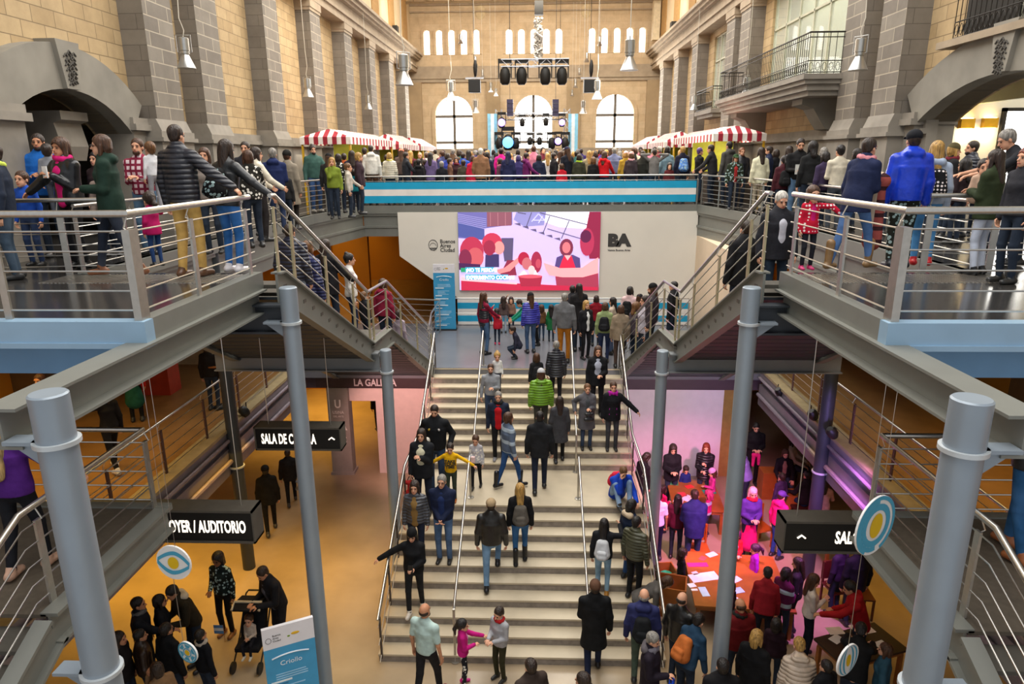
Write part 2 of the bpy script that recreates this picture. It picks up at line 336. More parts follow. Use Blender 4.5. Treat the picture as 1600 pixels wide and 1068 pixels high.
# ------------------------------------------------------------------ the great hall
HW, YF = 7.95, 46.0
ARCH = {-1: (12.0, 2.45, 1.72, 9.52, 14.2), 1: (11.9, 4.64, 2.45, 9.62, 14.9)}            # centre along the wall, radius, half span, crown height, end of the bay
def arch_pts(ARC_Y, r, half, zc, n=16):
    a = math.asin(min(1, half/r)); return [(ARC_Y+r*math.sin(-a+2*a*k/n), zc+r*math.cos(-a+2*a*k/n)) for k in range(n+1)]
for sx, sd in ((-1, 'left'), (1, 'right')):
    xx = lambda a, b: sorted((sx*a, sx*b))
    ARC_Y, ARC_R, ARC_S, ARC_T, YE = ARCH[sx]; zc = ARC_T-ARC_R
    inner = arch_pts(ARC_Y, ARC_R, ARC_S, zc)
    # wall with the arched opening (one polygon, the opening cut from below)
    yb, ye = (6.0, YF)
    poly = [(yb, UZ)]+[(ARC_Y-ARC_S, UZ)]+inner+[(ARC_Y+ARC_S, UZ)]+[(YE, UZ), (YE, 16.9), (yb, 16.9)]
    struct(MB().prism(poly, 'X', *xx(HW, HW+0.5)).build('wall_hall_near_'+sd, M_beige_y))
    if sx < 0: struct(MB().box(*xx(HW, HW+0.5), 14.2, YF, UZ, 16.9).build('wall_hall_'+sd, M_beige_y))
    # arch ring
    outer = arch_pts(ARC_Y, ARC_R+0.72, ARC_S+0.42, zc)
    struct(MB().prism(inner+outer[::-1], 'X', *xx(HW-0.28, HW+0.45)).build('trim_arch_'+sd, M_arch))
    for y0, y1 in ((ARC_Y-ARC_S-1.0, ARC_Y-ARC_S+0.04), (ARC_Y+ARC_S-0.04, ARC_Y+ARC_S+0.5)):
        pr = 0.32 if (sx < 0 and y0 < ARC_Y) else 0.0
        struct(MB().box(*xx(HW-0.3-pr, HW+0.48), y0, y1, UZ, 8.92).box(*xx(HW-0.4-pr, HW+0.5), y0-0.05, y1+0.05, 8.92, 9.04).box(*xx(HW-0.34-pr, HW+0.5), y0-0.02, y1+0.02, 9.04, 9.16).build('wall_arch_pier_'+sd, M_plinth))
    # carved keystone
    k = MB().prism([(ARC_Y-0.17, ARC_T), (ARC_Y+0.17, ARC_T), (ARC_Y+0.3, ARC_T+0.76), (ARC_Y-0.3, ARC_T+0.76)], 'X', *xx(HW-0.36, HW))
    struct(k.build('trim_keystone_'+sd, M_arch))
    c = MB(); rnd = random.Random(3)
    for i in range(26):
        t = i/25; c.tube([(sx*(HW-0.37), ARC_Y+0.12*math.sin(i*1.7)*(1-0.5*t)+a, 10.1-0.5*t+b) for a, b in ((-0.05, -0.02), (0, 0.03), (0.05, -0.02))], 0.014, 5)
    struct(c.build('trim_carving_'+sd, plain('carved_stone', '#4E4A44', 0.9)))
    if sx < 0: p = struct(MB().box(*xx(7.45, HW), 9.0, 10.0, 9.16, 13.5).build('wall_pilaster_left', [M_grey_y, M_grey_x])); [setattr(pl, 'material_index', 1 if abs(pl.normal.y) > 0.5 else 0) for pl in p.data.polygons]
    # plinth course along the wall
    for y0, y1 in ((14.2, YF),):
        struct(MB().box(*xx(HW-0.1, HW+0.1), y0, y1, UZ, 8.75).box(*xx(HW-0.2, HW+0.1), y0, y1, 8.75, 8.85).box(*xx(HW-0.14, HW+0.1), y0, y1, 8.85, 9.02).build('trim_plinth_'+sd, M_plinth))
    # pilasters
    for k, y in enumerate((14.25, 16.45, 20.6, 24.85, 29.1, 33.3, 37.6, 41.9) if sx < 0 else (14.8, 16.6, 25.4, 27.3, 33.3, 37.6, 41.9)):
        w, f = 1.12 if sx < 0 or k > 1 else 1.0, 7.45
        b = MB().box(*xx(f, HW), y, y+w, 9.15, 13.55)
        b2 = MB().box(*xx(f-0.10, HW), y-0.1, y+w+0.1, UZ, 8.72).box(*xx(f-0.17, HW), y-0.17, y+w+0.17, 8.72, 8.80).box(*xx(f-0.12, HW), y-0.12, y+w+0.12, 8.80, 8.92)
        b2.prism([(0, 8.92), (0.10, 8.92), (0.0, 9.15)] if False else [(sx*(f-0.10), 8.92), (sx*HW, 8.92), (sx*HW, 9.16), (sx*f, 9.16)], 'Y', y-0.06, y+w+0.06)
        p = struct(b.build('wall_pilaster_'+sd, [M_grey_y, M_grey_x]))
        for pl in p.data.polygons: pl.material_index = 1 if abs(pl.normal.y) > 0.5 else 0
        struct(b2.build('trim_pilaster_base_'+sd, M_plinth))
        struct(MB().box(*xx(f-0.03, HW), y-0.03, y+w+0.03, 13.2, 13.3).box(*xx(f-0.06, HW), y-0.05, y+w+0.05, 13.3, 13.55).build('trim_capital_'+sd, M_cornice))
    # cornice: stacked mouldings
    b = MB()
    for z0, z1, f in ((13.55, 13.8, 7.38), (13.8, 13.9, 7.3), (13.9, 14.25, 7.42), (14.25, 14.35, 7.22), (14.35, 14.5, 7.1), (14.5, 14.62, 6.98), (14.62, 14.72, 7.15)):
        b.box(*xx(f, HW+0.3), 6, YF, z0, z1)
    struct(b.build('trim_cornice_'+sd, M_cornice))
    struct(MB().box(*xx(HW-0.25, HW+0.3), 6, YF, 14.72, 19.0).build('wall_clerestory_'+sd, M_upwall))
    for k in range(9):
        y = 12+k*3.9
        struct(MB().box(*xx(HW-0.29, HW-0.24), y, y+1.5, 15.1, 18.2).build('wall_clerestory_panel_'+sd, plain('ochre_panel', '#A8824C', 0.8)))
    # room behind the arch
    if sx < 0:
        struct(MB().box(-12.6, -12.3, 6.5, 17, UZ, 12).build('wall_niche_left', blocks('niche_stone', '#7C7468', '#6E675D', '#5A544C', 'Y', 1.2, 0.5)))
        struct(MB().box(-12.35, -12.2, 6.5, 17, 9.15, 12).build('wall_niche_upper_left', M_beige_y)); struct(MB().box(-12.6, -8.45, 15.4, 15.6, UZ, 9.1).build('wall_niche_end_left', blocks('niche_stone_end', '#7C7468', '#6E675D', '#5A544C', 'X', 1.2, 0.5))); struct(MB().box(-12.6, -8.45, 15.38, 15.6, 9.1, 12).build('wall_niche_end_upper_left', M_beige_x)); struct(MB().box(-12.6, -8.45, 6.5, 15.6, 12, 12.2).build('ceiling_niche_left', M_arch)); struct(MB().box(-12.6, -8.45, 6.3, 6.5, UZ, 12).build('wall_niche_near_left', M_beige_x))
        struct(MB().prism([(-8.9, 8.35), (-8.2, 8.35), (-8.12, 8.6), (-8.2, 9.0), (-8.05, 9.05), (-8.05, 9.2), (-9.0, 9.2), (-9.0, 8.6)], 'Y', 12.2, 12.95).build('trim_corbel_left', M_plinth))
    else:
        struct(MB().box(13.0, 13.2, 5, 19, UZ, 11.5).box(8.45, 13.2, 17.5, 17.7, UZ, 11.5).build('wall_side_room_right', M_white))
        struct(MB().box(8.45, 13.2, 5, 17.6, 11.4, 11.6).build('ceiling_side_room_right', M_white))
light('side_room_lamp', 'AREA', (10.8, 12.5, 11.3), 330, (1.0, 0.96, 0.88), 3.5, 8, (10.8, 12.5, 7))
# right wall beyond the arch bay: cut for the tall glazed openings
wins = [(17.85, 24.6), (29.7, 32.3)]
b = MB(); y = 14.9
for (a, c) in wins:
    b.box(HW, HW+0.5, y, a, UZ, 16.9); b.box(HW, HW+0.5, a, c, UZ, 10.25); b.box(HW, HW+0.5, a, c, 13.3, 16.9); y = c
b.box(HW, HW+0.5, y, YF, UZ, 16.9)
struct(b.build('wall_hall_right', M_beige_y))
struct(MB().box(HW+2.6, HW+2.8, 14, 36, 9.5, 15).build('wall_office_right', plain('pale_green_wall', '#C9CDB6', 0.7, 0, 0.04)))
struct(MB().box(HW+0.5, HW+2.8, 14, 36, 10.0, 10.2).build('floor_office_right', M_plinth))
light('office_lamp', 'AREA', (9.7, 22, 14.6), 260, (0.95, 1.0, 0.86), 1.6, 14, (9.7, 22, 10))
nwin = 0
for (a, c) in wins:
    nwin += 1
    r = struct(MB().box(HW+0.12, HW+0.14, a, c, 10.25, 13.3).build('window_%d' % nwin, glass('office_glass', (0.9, 0.97, 0.9, 1), 0.02, 0.22)))
    f = MB()
    for y in np.linspace(a, c, max(4, int((c-a)/0.85))): f.box(HW+0.08, HW+0.17, y-0.03, y+0.03, 10.25, 13.3)
    for z in (10.28, 12.3, 13.27): f.box(HW+0.08, HW+0.17, a, c, z-0.03, z+0.03)
    f.build('window_frame', plain('pale_frame', '#B9B79F', 0.5), r)

# far wall with arched and slit windows
def arch_win(cx, half, z0, zs, n=14): return [(cx-half, z0)]+[(cx+half*math.cos(PI-PI*k/n), zs+half*math.sin(PI*k/n)) for k in range(n+1)]+[(cx+half, z0)]
ov = MB()
xs = [-5.12, 0.0, 5.22]; half = 1.2; z0, zs, zt = 7.6, 10.95, 12.15
slit_z0, slit_z1, slit_w = 14.6, 15.86, 0.2
slits = [c+(k-2)*0.78 for c in (-5.15, 0.02, 5.2) for k in range(5)]
def wall_panel(x0, x1, a, b_): ov.box(x0, x1, YF, YF+0.4, a, b_)
zmid = 12.9
# lower band: strips between the arches, each arch cut from a panel
edges = [-7.95]+[v for c in xs for v in (c-half, c+half)]+[7.95]
for i in range(0, len(edges), 2): wall_panel(edges[i], edges[i+1], UZ, zmid)
for c in xs:
    wall_panel(c-half, c+half, UZ, z0)
    arc = [(c+half*math.cos(PI-PI*k/14), zs+half*math.sin(PI*k/14)) for k in range(15)]
    for k in range(14): ov.prism([arc[k], arc[k+1], (arc[k+1][0], zmid), (arc[k][0], zmid)], 'Y', YF, YF+0.4)
wall_panel(-7.95, 7.95, zmid, slit_z0)
e2 = [-7.95]+[v for c in slits for v in (c-slit_w, c+slit_w)]+[7.95]
for i in range(0, len(e2), 2): wall_panel(e2[i], e2[i+1], slit_z0, slit_z1+0.3)
for c in slits: ov.prism([(c-slit_w, slit_z1)]+[(c+slit_w*math.cos(PI-PI*k/8), slit_z1-0.02+slit_w*math.sin(PI*k/8)) for k in range(9)]+[(c+slit_w, slit_z1), (c+slit_w, slit_z1+0.3), (c-slit_w, slit_z1+0.3)], 'Y', YF, YF+0.4)
wall_panel(-7.95, 7.95, slit_z1+0.3, 19)
struct(ov.build('wall_far', M_beige_x))
for c in xs:
    nwin += 1
    r = struct(MB().prism(arch_win(c, half, z0, zs), 'Y', YF+0.3, YF+0.34).build('window_%d' % nwin, M_sky))
    f = MB().box(c-0.085, c+0.085, YF+0.18, YF+0.28, z0, zt)
    for z in (z0+0.05, z0+1.68, zs-0.05): f.box(c-half, c+half, YF+0.18, YF+0.28, z-0.085, z+0.085)
    f.build('window_frame', plain('window_bars', '#6F675E', 0.6), r)
    o2 = arch_win(c, half+0.22, z0, zs); i2 = arch_win(c, half, z0, zs)
    struct(MB().prism(i2+o2[::-1], 'Y', YF-0.08, YF+0.02).build('trim_window_arch', M_beige_x))
for c in slits:
    nwin += 1
    struct(MB().box(c-slit_w, c+slit_w, YF+0.3, YF+0.34, slit_z0, slit_z1+0.2).build('window_%d' % nwin, M_sky))
    i2 = arch_win(c, slit_w, slit_z0, slit_z1, 8); o2 = arch_win(c, slit_w+0.14, slit_z0, slit_z1, 8)
    struct(MB().prism(i2+o2[::-1], 'Y', YF-0.06, YF+0.02).build('trim_slit_surround', M_beige_x))
b = MB().box(-7.95, 7.95, YF-0.12, YF+0.02, 12.95, 13.15).box(-7.95, 7.95, YF-0.2, YF+0.02, 13.15, 13.32).box(-7.95, 7.95, YF-0.1, YF+0.02, 13.32, 13.9).box(-7.95, 7.95, YF-0.16, YF+0.02, 17.4, 17.55).box(-7.95, 7.95, YF-0.16, YF+0.02, 17.0, 17.08)
struct(b.build('trim_cornice_far', M_cornice))
for x in (-7.55, -2.55, 2.55, 7.55):
    struct(MB().box(x-0.42, x+0.42, YF-0.25, YF+0.02, UZ, 12.95).build('wall_pilaster_far', plain('far_pilaster', '#A28C6C', 0.85, 0, 0.1, 2)))
struct(MB().box(-7.95, 7.95, YF-0.14, YF+0.02, UZ, 8.9).build('trim_plinth_far', plain('far_plinth', '#A0907B', 0.85, 0, 0.1, 2)))
for x in (-3.3, 3.25):
    struct(MB().ball((x, YF-0.02, 17.0), (0.32, 0.05, 0.42)).build('trim_medallion', plain('plaster', '#C9B48D', 0.8)))
# roof and its steel trusses at the far end
M_roof = plain('timber_roof_lining', '#B98A3C', 0.7, 0, 0.15, 2)
struct(MB().prism([(-8.2, 18.0), (0, 21.3), (8.2, 18.0), (8.2, 18.3), (0, 21.6), (-8.2, 18.3)], 'Y', 36, YF+0.4).build('ceiling_roof', M_roof))
# ------------------------------------------------------------------ the great stair (ground -> middle level)
RS, TR = 0.156, 0.295
Y1, Y2 = 9.80, 14.07
SHW = 2.45
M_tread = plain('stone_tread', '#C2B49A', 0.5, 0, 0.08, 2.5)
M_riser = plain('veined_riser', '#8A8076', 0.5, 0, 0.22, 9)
def stair_z(y):
    if y < Y1: return GZ
    if y < Y1+9*TR: return RS*(1+int((y-Y1)/TR))
    if y < Y2: return 10*RS
    if y < Y2+9*TR: return 10*RS+RS*(1+int((y-Y2)/TR))
    return LZ
def foot_stair(x, y):
    """walk a pixel ray down to the stair tread it lands on (the tread nearest in front when it meets a riser)"""
    best = None
    for i in range(20, -1, -1):
        p = atz(x, y, i*RS)
        if i == 0: lo, hi = -9.0, Y1
        elif i < 10: lo, hi = Y1+(i-1)*TR, Y1+i*TR
        elif i == 10: lo, hi = Y1+9*TR, Y2
        elif i < 20: lo, hi = Y2+(i-11)*TR, Y2+(i-10)*TR
        else: lo, hi = Y2+9*TR, 99.0
        miss = max(lo-p[1], p[1]-hi, 0)
        if best is None or miss < best[0]: best = (miss, p, lo, hi)
    p = best[1].copy(); p[1] = min(max(p[1], best[2]+0.10), best[3]-0.10) if best[3] < 90 else p[1]
    return p
st = empty('staircase', (0, Y1, 0), 0, 'wide stone staircase rising from the ground floor to the screen landing', 'staircase')
for fl, (ys, zs) in enumerate(((Y1, 0.0), (Y2, 10*RS))):
    for i in range(10):
        y = ys+i*TR; z = zs+RS*i
        last = (fl == 0 and i == 9); y1 = y+TR+0.02
        if last: y1 = Y2
        if fl == 1 and i == 9: y1 = 16.74
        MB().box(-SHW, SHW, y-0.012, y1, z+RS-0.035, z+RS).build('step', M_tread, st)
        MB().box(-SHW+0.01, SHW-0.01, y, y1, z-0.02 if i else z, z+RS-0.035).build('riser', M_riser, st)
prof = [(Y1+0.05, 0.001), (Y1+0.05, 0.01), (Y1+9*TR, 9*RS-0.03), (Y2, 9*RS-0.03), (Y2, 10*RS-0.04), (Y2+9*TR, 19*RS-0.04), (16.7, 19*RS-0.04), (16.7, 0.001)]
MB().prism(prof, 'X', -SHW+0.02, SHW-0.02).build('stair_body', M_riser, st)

# ------------------------------------------------------------------ railings
def lerp(a, b, t): return tuple(a[i]+(b[i]-a[i])*t for i in range(len(a)))
def railing(name, base, label, h=0.95, nbars=5, posts=None, post_w=0.035, hand_r=0.024, bar_r=0.0075, group=None, ends=(0, 0), M_post=None, wide=(), cat='railing', top=0.86):
    """BASE: 3-D polyline at the foot; vertical posts at fractions (segment index + t)"""
    root = empty(name, base[0], 0, label, cat, group)
    up = lambda p, z: (p[0], p[1], p[2]+z)
    hp = [up(p, h) for p in base]
    MB().tube(hp, hand_r, 10).build('handrail', M_ss, root, True)
    for k in range(nbars):
        z = h*(0.10+0.74*k/(nbars-1)) if nbars > 1 else h*0.5
        MB().tube([up(p, z) for p in base], bar_r, 6).build('bar', M_ss, root, True)
    if posts is None:
        posts = []
        for i in range(len(base)-1):
            L = math.dist(base[i], base[i+1]); n = max(1, round(L/1.1)); posts += [i+j/n for j in range(n)]
        posts.append(len(base)-1)
    for t in posts:
        i = min(int(t), len(base)-2); p = lerp(base[i], base[i+1], t-i); d = np.array(base[i+1])-np.array(base[i]); d = d[:2]/(np.linalg.norm(d[:2])+1e-9)
        w = 2*post_w if t in wide else post_w
        b = MB(); n = (-d[1], d[0])
        b.obox((p[0], p[1], p[2]+top*h/2), (d[0]*w, d[1]*w, 0), (n[0]*0.012*(3 if t in wide else 1), n[1]*0.012*(3 if t in wide else 1), 0), (0, 0, top*h/2))
        po = b.build('post', M_post or M_ss_post, root)
        MB().tube([up(p, top*h-0.02), (p[0]+n[0]*0.05, p[1]+n[1]*0.05, p[2]+top*h+0.01), up(p, h-0.01)], 0.007, 6).build('bracket', M_ss, po, True)
    return root
for sx, sd, lr in ((-1, 'left', 'west'), (1, 'right', 'east')):
    side = 'left' if sx < 0 else 'right'
    X = lambda v: sx*v
    ox = 0.17 if sx < 0 else -0.03          # the left landing stands a little farther out
    # near platform of the upper floor: front and stair-head sides
    railing('railing', [(X(6.6), 6.06, UZ), (X(3.42), 6.06, UZ), (X(3.42), 8.72, UZ)], f'steel railing with a rounded corner around the {side} upper platform', 0.98, 5, [0.29, 0.60, 1.0, 1.42, 1.94], 0.035, 0.034, 0.0095, 'upper platform railings', wide=(1.0,))
    # lower landing of the near stairs
    railing('railing', [(X(6.9), 7.02, 4.45), (X(4.03+ox), 7.02, 4.45), (X(4.03+ox), 5.1, 4.45), (X(4.05+ox), 3.4, 3.6)], f'steel railing around the small lower landing behind the big {side} column', 0.97, 5, [0.35, 1.0, 1.9, 2.55], 0.035, 0.03, 0.0085, 'lower landing railings')
    # gallery rail on the middle level
    railing('railing', [(X(6.1), 3.0, LZ), (X(6.1), 16.5, LZ)], f'steel gallery railing on the {side} side of the middle level', 0.97, 5, [k/9 for k in range(10)], 0.03, 0.024, 0.007, 'middle level gallery railings', M_post=plain('bronze_post', '#5A3F37', 0.5, 0.3))
    # upper corridor beside the stairwell
    railing('railing', [(X(5.78), 8.8, UZ), (X(5.78), 18.2, UZ), (X(5.25), 21.45, UZ)], f'long steel railing along the {side} upper corridor above the side stair', 0.87, 6, [0, 0.14, 0.28, 0.42, 0.56, 0.68, 0.80, 0.9, 1.0, 1.3, 1.6, 1.98], 0.03, 0.026, 0.008, 'upper corridor railings')
    # stair head, short cross rail behind the platform
    railing('railing', [(X(5.15), 8.85, UZ), (X(6.7), 8.6, UZ), (X(6.9), 7.4, UZ)], f'short steel railing at the back of the {side} upper platform', 0.95, 6, [0.02, 0.5, 1.0, 1.9], 0.04, 0.028, 0.008, 'short platform railings')
    # side stair, three sloped runs following the stringer
    sA, sB, sC, sD = (X(3.1), 8.75, UZ), (X(2.83), 12.1, 5.02), (X(2.73), 13.2, 5.02), (X(2.42), 16.75, LZ+0.02)
    STR = {'l': None}
    railing('railing', [(sA[0], 8.6, UZ+0.0), sA, sB, sC, sD], f'sloping steel railing on the inner edge of the {side} side stair', 1.0, 5, [0.5, 1.12, 1.45, 1.78, 2.0, 2.2, 2.95, 3.25, 3.6, 3.97], 0.03, 0.028, 0.008, 'side stair railings', M_post=plain('worn_post', '#B9AE8B', 0.45, 0.6))
    # outer rail of the great stair
    railing('stair_handrail', [(X(2.36), 9.55, 0.1), (X(2.36), 12.3, 1.56), (X(2.36), 14.0, 1.56), (X(2.36), 16.75, LZ)], f'steel handrail on the outer {side} edge of the stone staircase', 0.92, 3, [0.05, 0.35, 0.65, 0.98, 1.9, 2.3, 2.65, 3.0], 0.03, 0.024, 0.008, 'outer stair rails', M_post=plain('dark_bracket', '#4A4038', 0.5, 0.3), cat='handrail')
    # two middle handrails, one per flight
    for a, b_, w in (((X(1.13), 9.82, RS), (X(1.11), 12.75, 10*RS), 'lower'), ((X(1.13), 13.98, 10*RS), (X(1.13), 16.95, LZ), 'upper')):
        r = empty('stair_handrail', a, 0, f'slim {side} middle handrail on the {w} flight of the stone staircase', 'handrail', 'middle stair rails')
        up = lambda p, z: (p[0], p[1], p[2]+z)
        MB().tube([up(a, 0.62), up(a, 0.78), (a[0], a[1]+0.08, a[2]+0.92), up(b_, 0.93)], 0.023, 10).build('handrail', M_ss, r, True)
        for p in (a, b_):
            q = MB().tube([up(p, -0.15 if (p is a and w == 'lower') else 0.0), up(p, 0.9)], 0.022, 10).build('post', M_ss_post, r, True)
            MB().lathe([(0.07, 0), (0.07, 0.015), (0.03, 0.02)], up(p, -0.15 if (p is a and w == 'lower') else 0.0)).build('base_plate', M_ss_post, q, True)

    # ------------------------------------------------------------------ side stair
    s = empty('side_stair', sD, 0, f'steel side stair with zigzag stringers going down to the landing on the {side}', 'staircase')
    def stringer(dx, nm):
        b = MB(); t = 0.03; dep = 0.30
        pts = [(8.6, UZ+0.02), (8.75, UZ+0.02), (12.1, 5.05), (13.2, 5.05), (16.75, LZ+0.05)]
        low = [(16.75, LZ-0.30), (13.35, 5.05-dep-0.02), (12.0, 5.05-dep-0.02), (8.75, UZ-dep-0.12), (8.6, UZ-dep-0.12)]
        xt = lambda y: sx*(3.1-(y-8.75)*0.0852)+dx
        n = len(pts)
        for i in range(n-1):
            (ya, za), (yb, zb) = pts[i], pts[i+1]; (yla, zla), (ylb, zlb) = low[::-1][i], low[::-1][i+1]
            for s0, s1, zo in ((-0.015, 0.015, 0),):
                b.add([(xt(ya)+s0, ya, za), (xt(yb)+s0, yb, zb), (xt(ylb)+s0, ylb, zlb), (xt(yla)+s0, yla, zla), (xt(ya)+s1, ya, za), (xt(yb)+s1, yb, zb), (xt(ylb)+s1, ylb, zlb), (xt(yla)+s1, yla, zla)], [(0, 1, 2, 3), (7, 6, 5, 4), (0, 4, 5, 1), (3, 2, 6, 7), (1, 5, 6, 2), (0, 3, 7, 4)])
            for (pa, pb) in (((ya, za), (yb, zb)), ((yla, zla), (ylb, zlb))):
                m = ((pa[0]+pb[0])/2, (pa[1]+pb[1])/2); L = math.dist(pa, pb)/2; dd = ((pb[0]-pa[0])/(2*L), (pb[1]-pa[1])/(2*L))
                b.obox((xt(m[0]), m[0], m[1]), (0.07, 0, 0), (-(xt(pa[0])-xt(pb[0]))/2, dd[0]*L, dd[1]*L), (0, -dd[1]*0.011, dd[0]*0.011))
        return b.build(nm, M_fascia, s)
    stringer(0, 'stringer'); stringer(sx*2.55, 'stringer')
    for (ya, za, yb, zb, n) in ((8.75, UZ, 12.1, 5.02, 12), (13.2, 5.02, 16.75, LZ, 12)):
        for i in range(1, n):
            y = ya+(yb-ya)*i/n; z = za-(za-zb)*i/n; x0 = sx*(3.1-(y-8.75)*0.0852); x1 = x0+sx*2.55
            MB().box(min(x0, x1), max(x0, x1), y-(yb-ya)/n, y+0.03, z-0.05, z).build('tread', plain('steel_tread', '#5C5850', 0.5, 0.2), s)
    x0 = sx*2.75
    MB().box(min(x0, x0+sx*2.62), max(x0, x0+sx*2.62), 12.05, 13.25, 4.96, 5.02).build('half_landing', plain('steel_tread', '#5C5850', 0.5, 0.2), s)
    # ribbed soffits seen from below
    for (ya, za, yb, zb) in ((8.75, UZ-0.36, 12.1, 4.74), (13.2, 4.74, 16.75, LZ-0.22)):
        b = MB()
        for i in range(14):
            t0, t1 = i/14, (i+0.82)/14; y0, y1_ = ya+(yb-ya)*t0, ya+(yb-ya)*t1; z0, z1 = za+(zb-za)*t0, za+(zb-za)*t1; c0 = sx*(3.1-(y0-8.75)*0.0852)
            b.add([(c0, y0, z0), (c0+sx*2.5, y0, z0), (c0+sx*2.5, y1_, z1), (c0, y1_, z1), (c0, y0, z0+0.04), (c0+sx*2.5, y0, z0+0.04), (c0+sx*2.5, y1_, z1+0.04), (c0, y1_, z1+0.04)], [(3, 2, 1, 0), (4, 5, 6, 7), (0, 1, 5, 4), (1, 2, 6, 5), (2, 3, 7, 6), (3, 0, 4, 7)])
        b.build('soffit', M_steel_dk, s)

    # ------------------------------------------------------------------ columns
    def column(x, y, z0, z1, r, ring, label, group=None, bracket=True, mat=M_column):
        c = empty('support_column', (x, y, z0), 0, label, 'column', group)
        MB().lathe([(r, z0), (r, z1-0.012), (r-0.012, z1)], (x, y, 0), 28).build('shaft', mat, c, True)
        for zr in ring:
            rg = MB().lathe([(r, zr-0.02), (r+0.025, zr-0.02), (r+0.025, zr+0.012), (r, zr+0.012)], (x, y, 0), 28).build('collar', plain('collar_paint', '#C3C9CC', 0.4, 0.2), c, True)
            if bracket:
                w = 0.34
                MB().box(min(x, x+sx*w), max(x, x+sx*w), y-0.07, y+0.07, zr-0.015, zr+0.012).prism([(x+sx*r*0.9, zr-0.015), (x+sx*w, zr-0.015), (x+sx*r*0.9, zr-0.2)], 'Y', y-0.012, y+0.012).build('bracket_plate', M_column, c)
        return c
    column(X(3.06), 4.25, 0, 6.85, 0.125, (6.5, 4.62), f'big round grey column standing closest on the {side}, under the beam end')
    column(X(2.92), 8.45, 0, 6.79, 0.112, (6.33,), f'tall round grey column under the head of the {side} side stair')
    column(X(2.56), 12.1, 0, 4.93, 0.105, (4.5,), f'round grey column under the half landing of the {side} side stair', bracket=False)
    column(X(5.83), 12.5, 0, UZ-0.2, 0.125, (2.35,), f'dark grey column against the {side} gallery edge', bracket=False, mat=M_steel_dk)
    # ------------------------------------------------------------------ beams
    def ibeam(p, q, hgt, wid, name, label, mat=M_fascia, group=None):
        p, q = np.array(p, float), np.array(q, float); d = (q-p)/2; L = np.linalg.norm(d); dn = d/L; sd_ = np.cross(dn, (0, 0, 1)); c = (p+q)/2
        r = empty(name, p, 0, label, 'beam', group)
        MB().obox(c+np.array((0, 0, hgt/2-0.012)), d, sd_*wid/2, (0, 0, 0.012)).build('top_flange', mat, r)
        MB().obox(c-np.array((0, 0, hgt/2-0.012)), d, sd_*wid/2, (0, 0, 0.012)).build('bottom_flange', mat, r)
        MB().obox(c, d, sd_*0.01, (0, 0, hgt/2-0.024)).build('web', mat, r)
        return r
    ibeam((X(3.42), 4.22, 6.59), (X(3.42), 8.7, 6.57), 0.30, 0.26, 'steel_beam', f'light grey steel beam carried by the big {side} column under the upper platform')
    ibeam((X(2.68), 12.1, 4.70), (X(5.8), 12.1, 4.70), 0.36, 0.2, 'steel_beam', f'grey cross beam between column and gallery under the {side} half landing', M_steel)
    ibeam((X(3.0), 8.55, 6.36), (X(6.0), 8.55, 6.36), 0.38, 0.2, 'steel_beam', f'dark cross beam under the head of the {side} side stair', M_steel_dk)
    # ------------------------------------------------------------------ small lower landing with its falling stair
    l = empty('lower_landing', (X(3.95), 7.05, 4.45), 0, f'small grey lower landing with a falling stair close on the {side}', 'landing')
    MB().box(*sorted((X(3.97+ox), X(7.2))), 5.1, 7.0, 4.40, 4.44).build('deck', plain('ribbed_timber_deck', '#5E5549', 0.5, 0.1, 0.16, 14), l)
    b = MB()
    for (y0, y1) in ((5.1, 7.08),):
        b.box(*sorted((X(3.86+ox), X(4.02+ox))), y0, y1, 4.42, 4.455).box(*sorted((X(3.93+ox), X(3.955+ox))), y0, y1, 4.16, 4.42).box(*sorted((X(3.86+ox), X(4.02+ox))), y0, y1, 4.13, 4.16)
    b.build('edge_beam', M_fascia, l)
    MB().box(*sorted((X(3.88+ox), X(7.2))), 7.0, 7.12, 4.38, 4.46).box(*sorted((X(3.95+ox), X(7.2))), 7.04, 7.07, 4.14, 4.38).build('edge_beam', M_fascia, l)
    d = np.array((0, -1.7, -0.85)); dn = d/np.linalg.norm(d); nn = np.array((0, dn[2], -dn[1])); L = np.linalg.norm(d)/2; c = np.array((X(3.94+ox), 5.1, 4.29))+d/2
    if nn[2] < 0: nn = -nn
    b = MB()
    for o, w, t in ((0.15, 0.08, 0.016), (-0.15, 0.08, 0.016), (0, 0.012, 0.14)): b.obox(c+nn*o, (w, 0, 0), dn*L, nn*t)
    b.build('stringer', M_fascia, l)
    for i in range(1, 6):
        y = 5.1-0.3*i; z = 4.45-0.155*i
        MB().box(*sorted((X(4.0+ox), X(7.2))), y, y+0.32, z-0.04, z).build('tread', plain('steel_tread', '#5C5850', 0.5, 0.2), l)
    # nosing grate at the head of the side stair
    g = MB()
    for k in range(46): g.box(*sorted((X(3.55+0.05*k), X(3.575+0.05*k))), 8.0, 8.62, UZ, UZ+0.006)
    tag(g.build('floor_grate', M_ss), f'ribbed metal grate let into the {side} upper platform at the stair head', 'grate')
    # conduit pipes and flood lights along the gallery edge
    for k, (z, r_) in enumerate(((LZ-0.18, 0.035), (LZ-0.62, 0.05))):
        t = MB().tube([(X(5.88), -0.5, z), (X(5.88), 16.6, z)], r_, 8).build('conduit_pipe', plain('conduit_paint', '#8B7F88', 0.4, 0.2), None, True)
        tag(t, ('thin upper' if k == 0 else 'thick lower')+f' conduit pipe running along the {side} gallery edge', 'pipe')

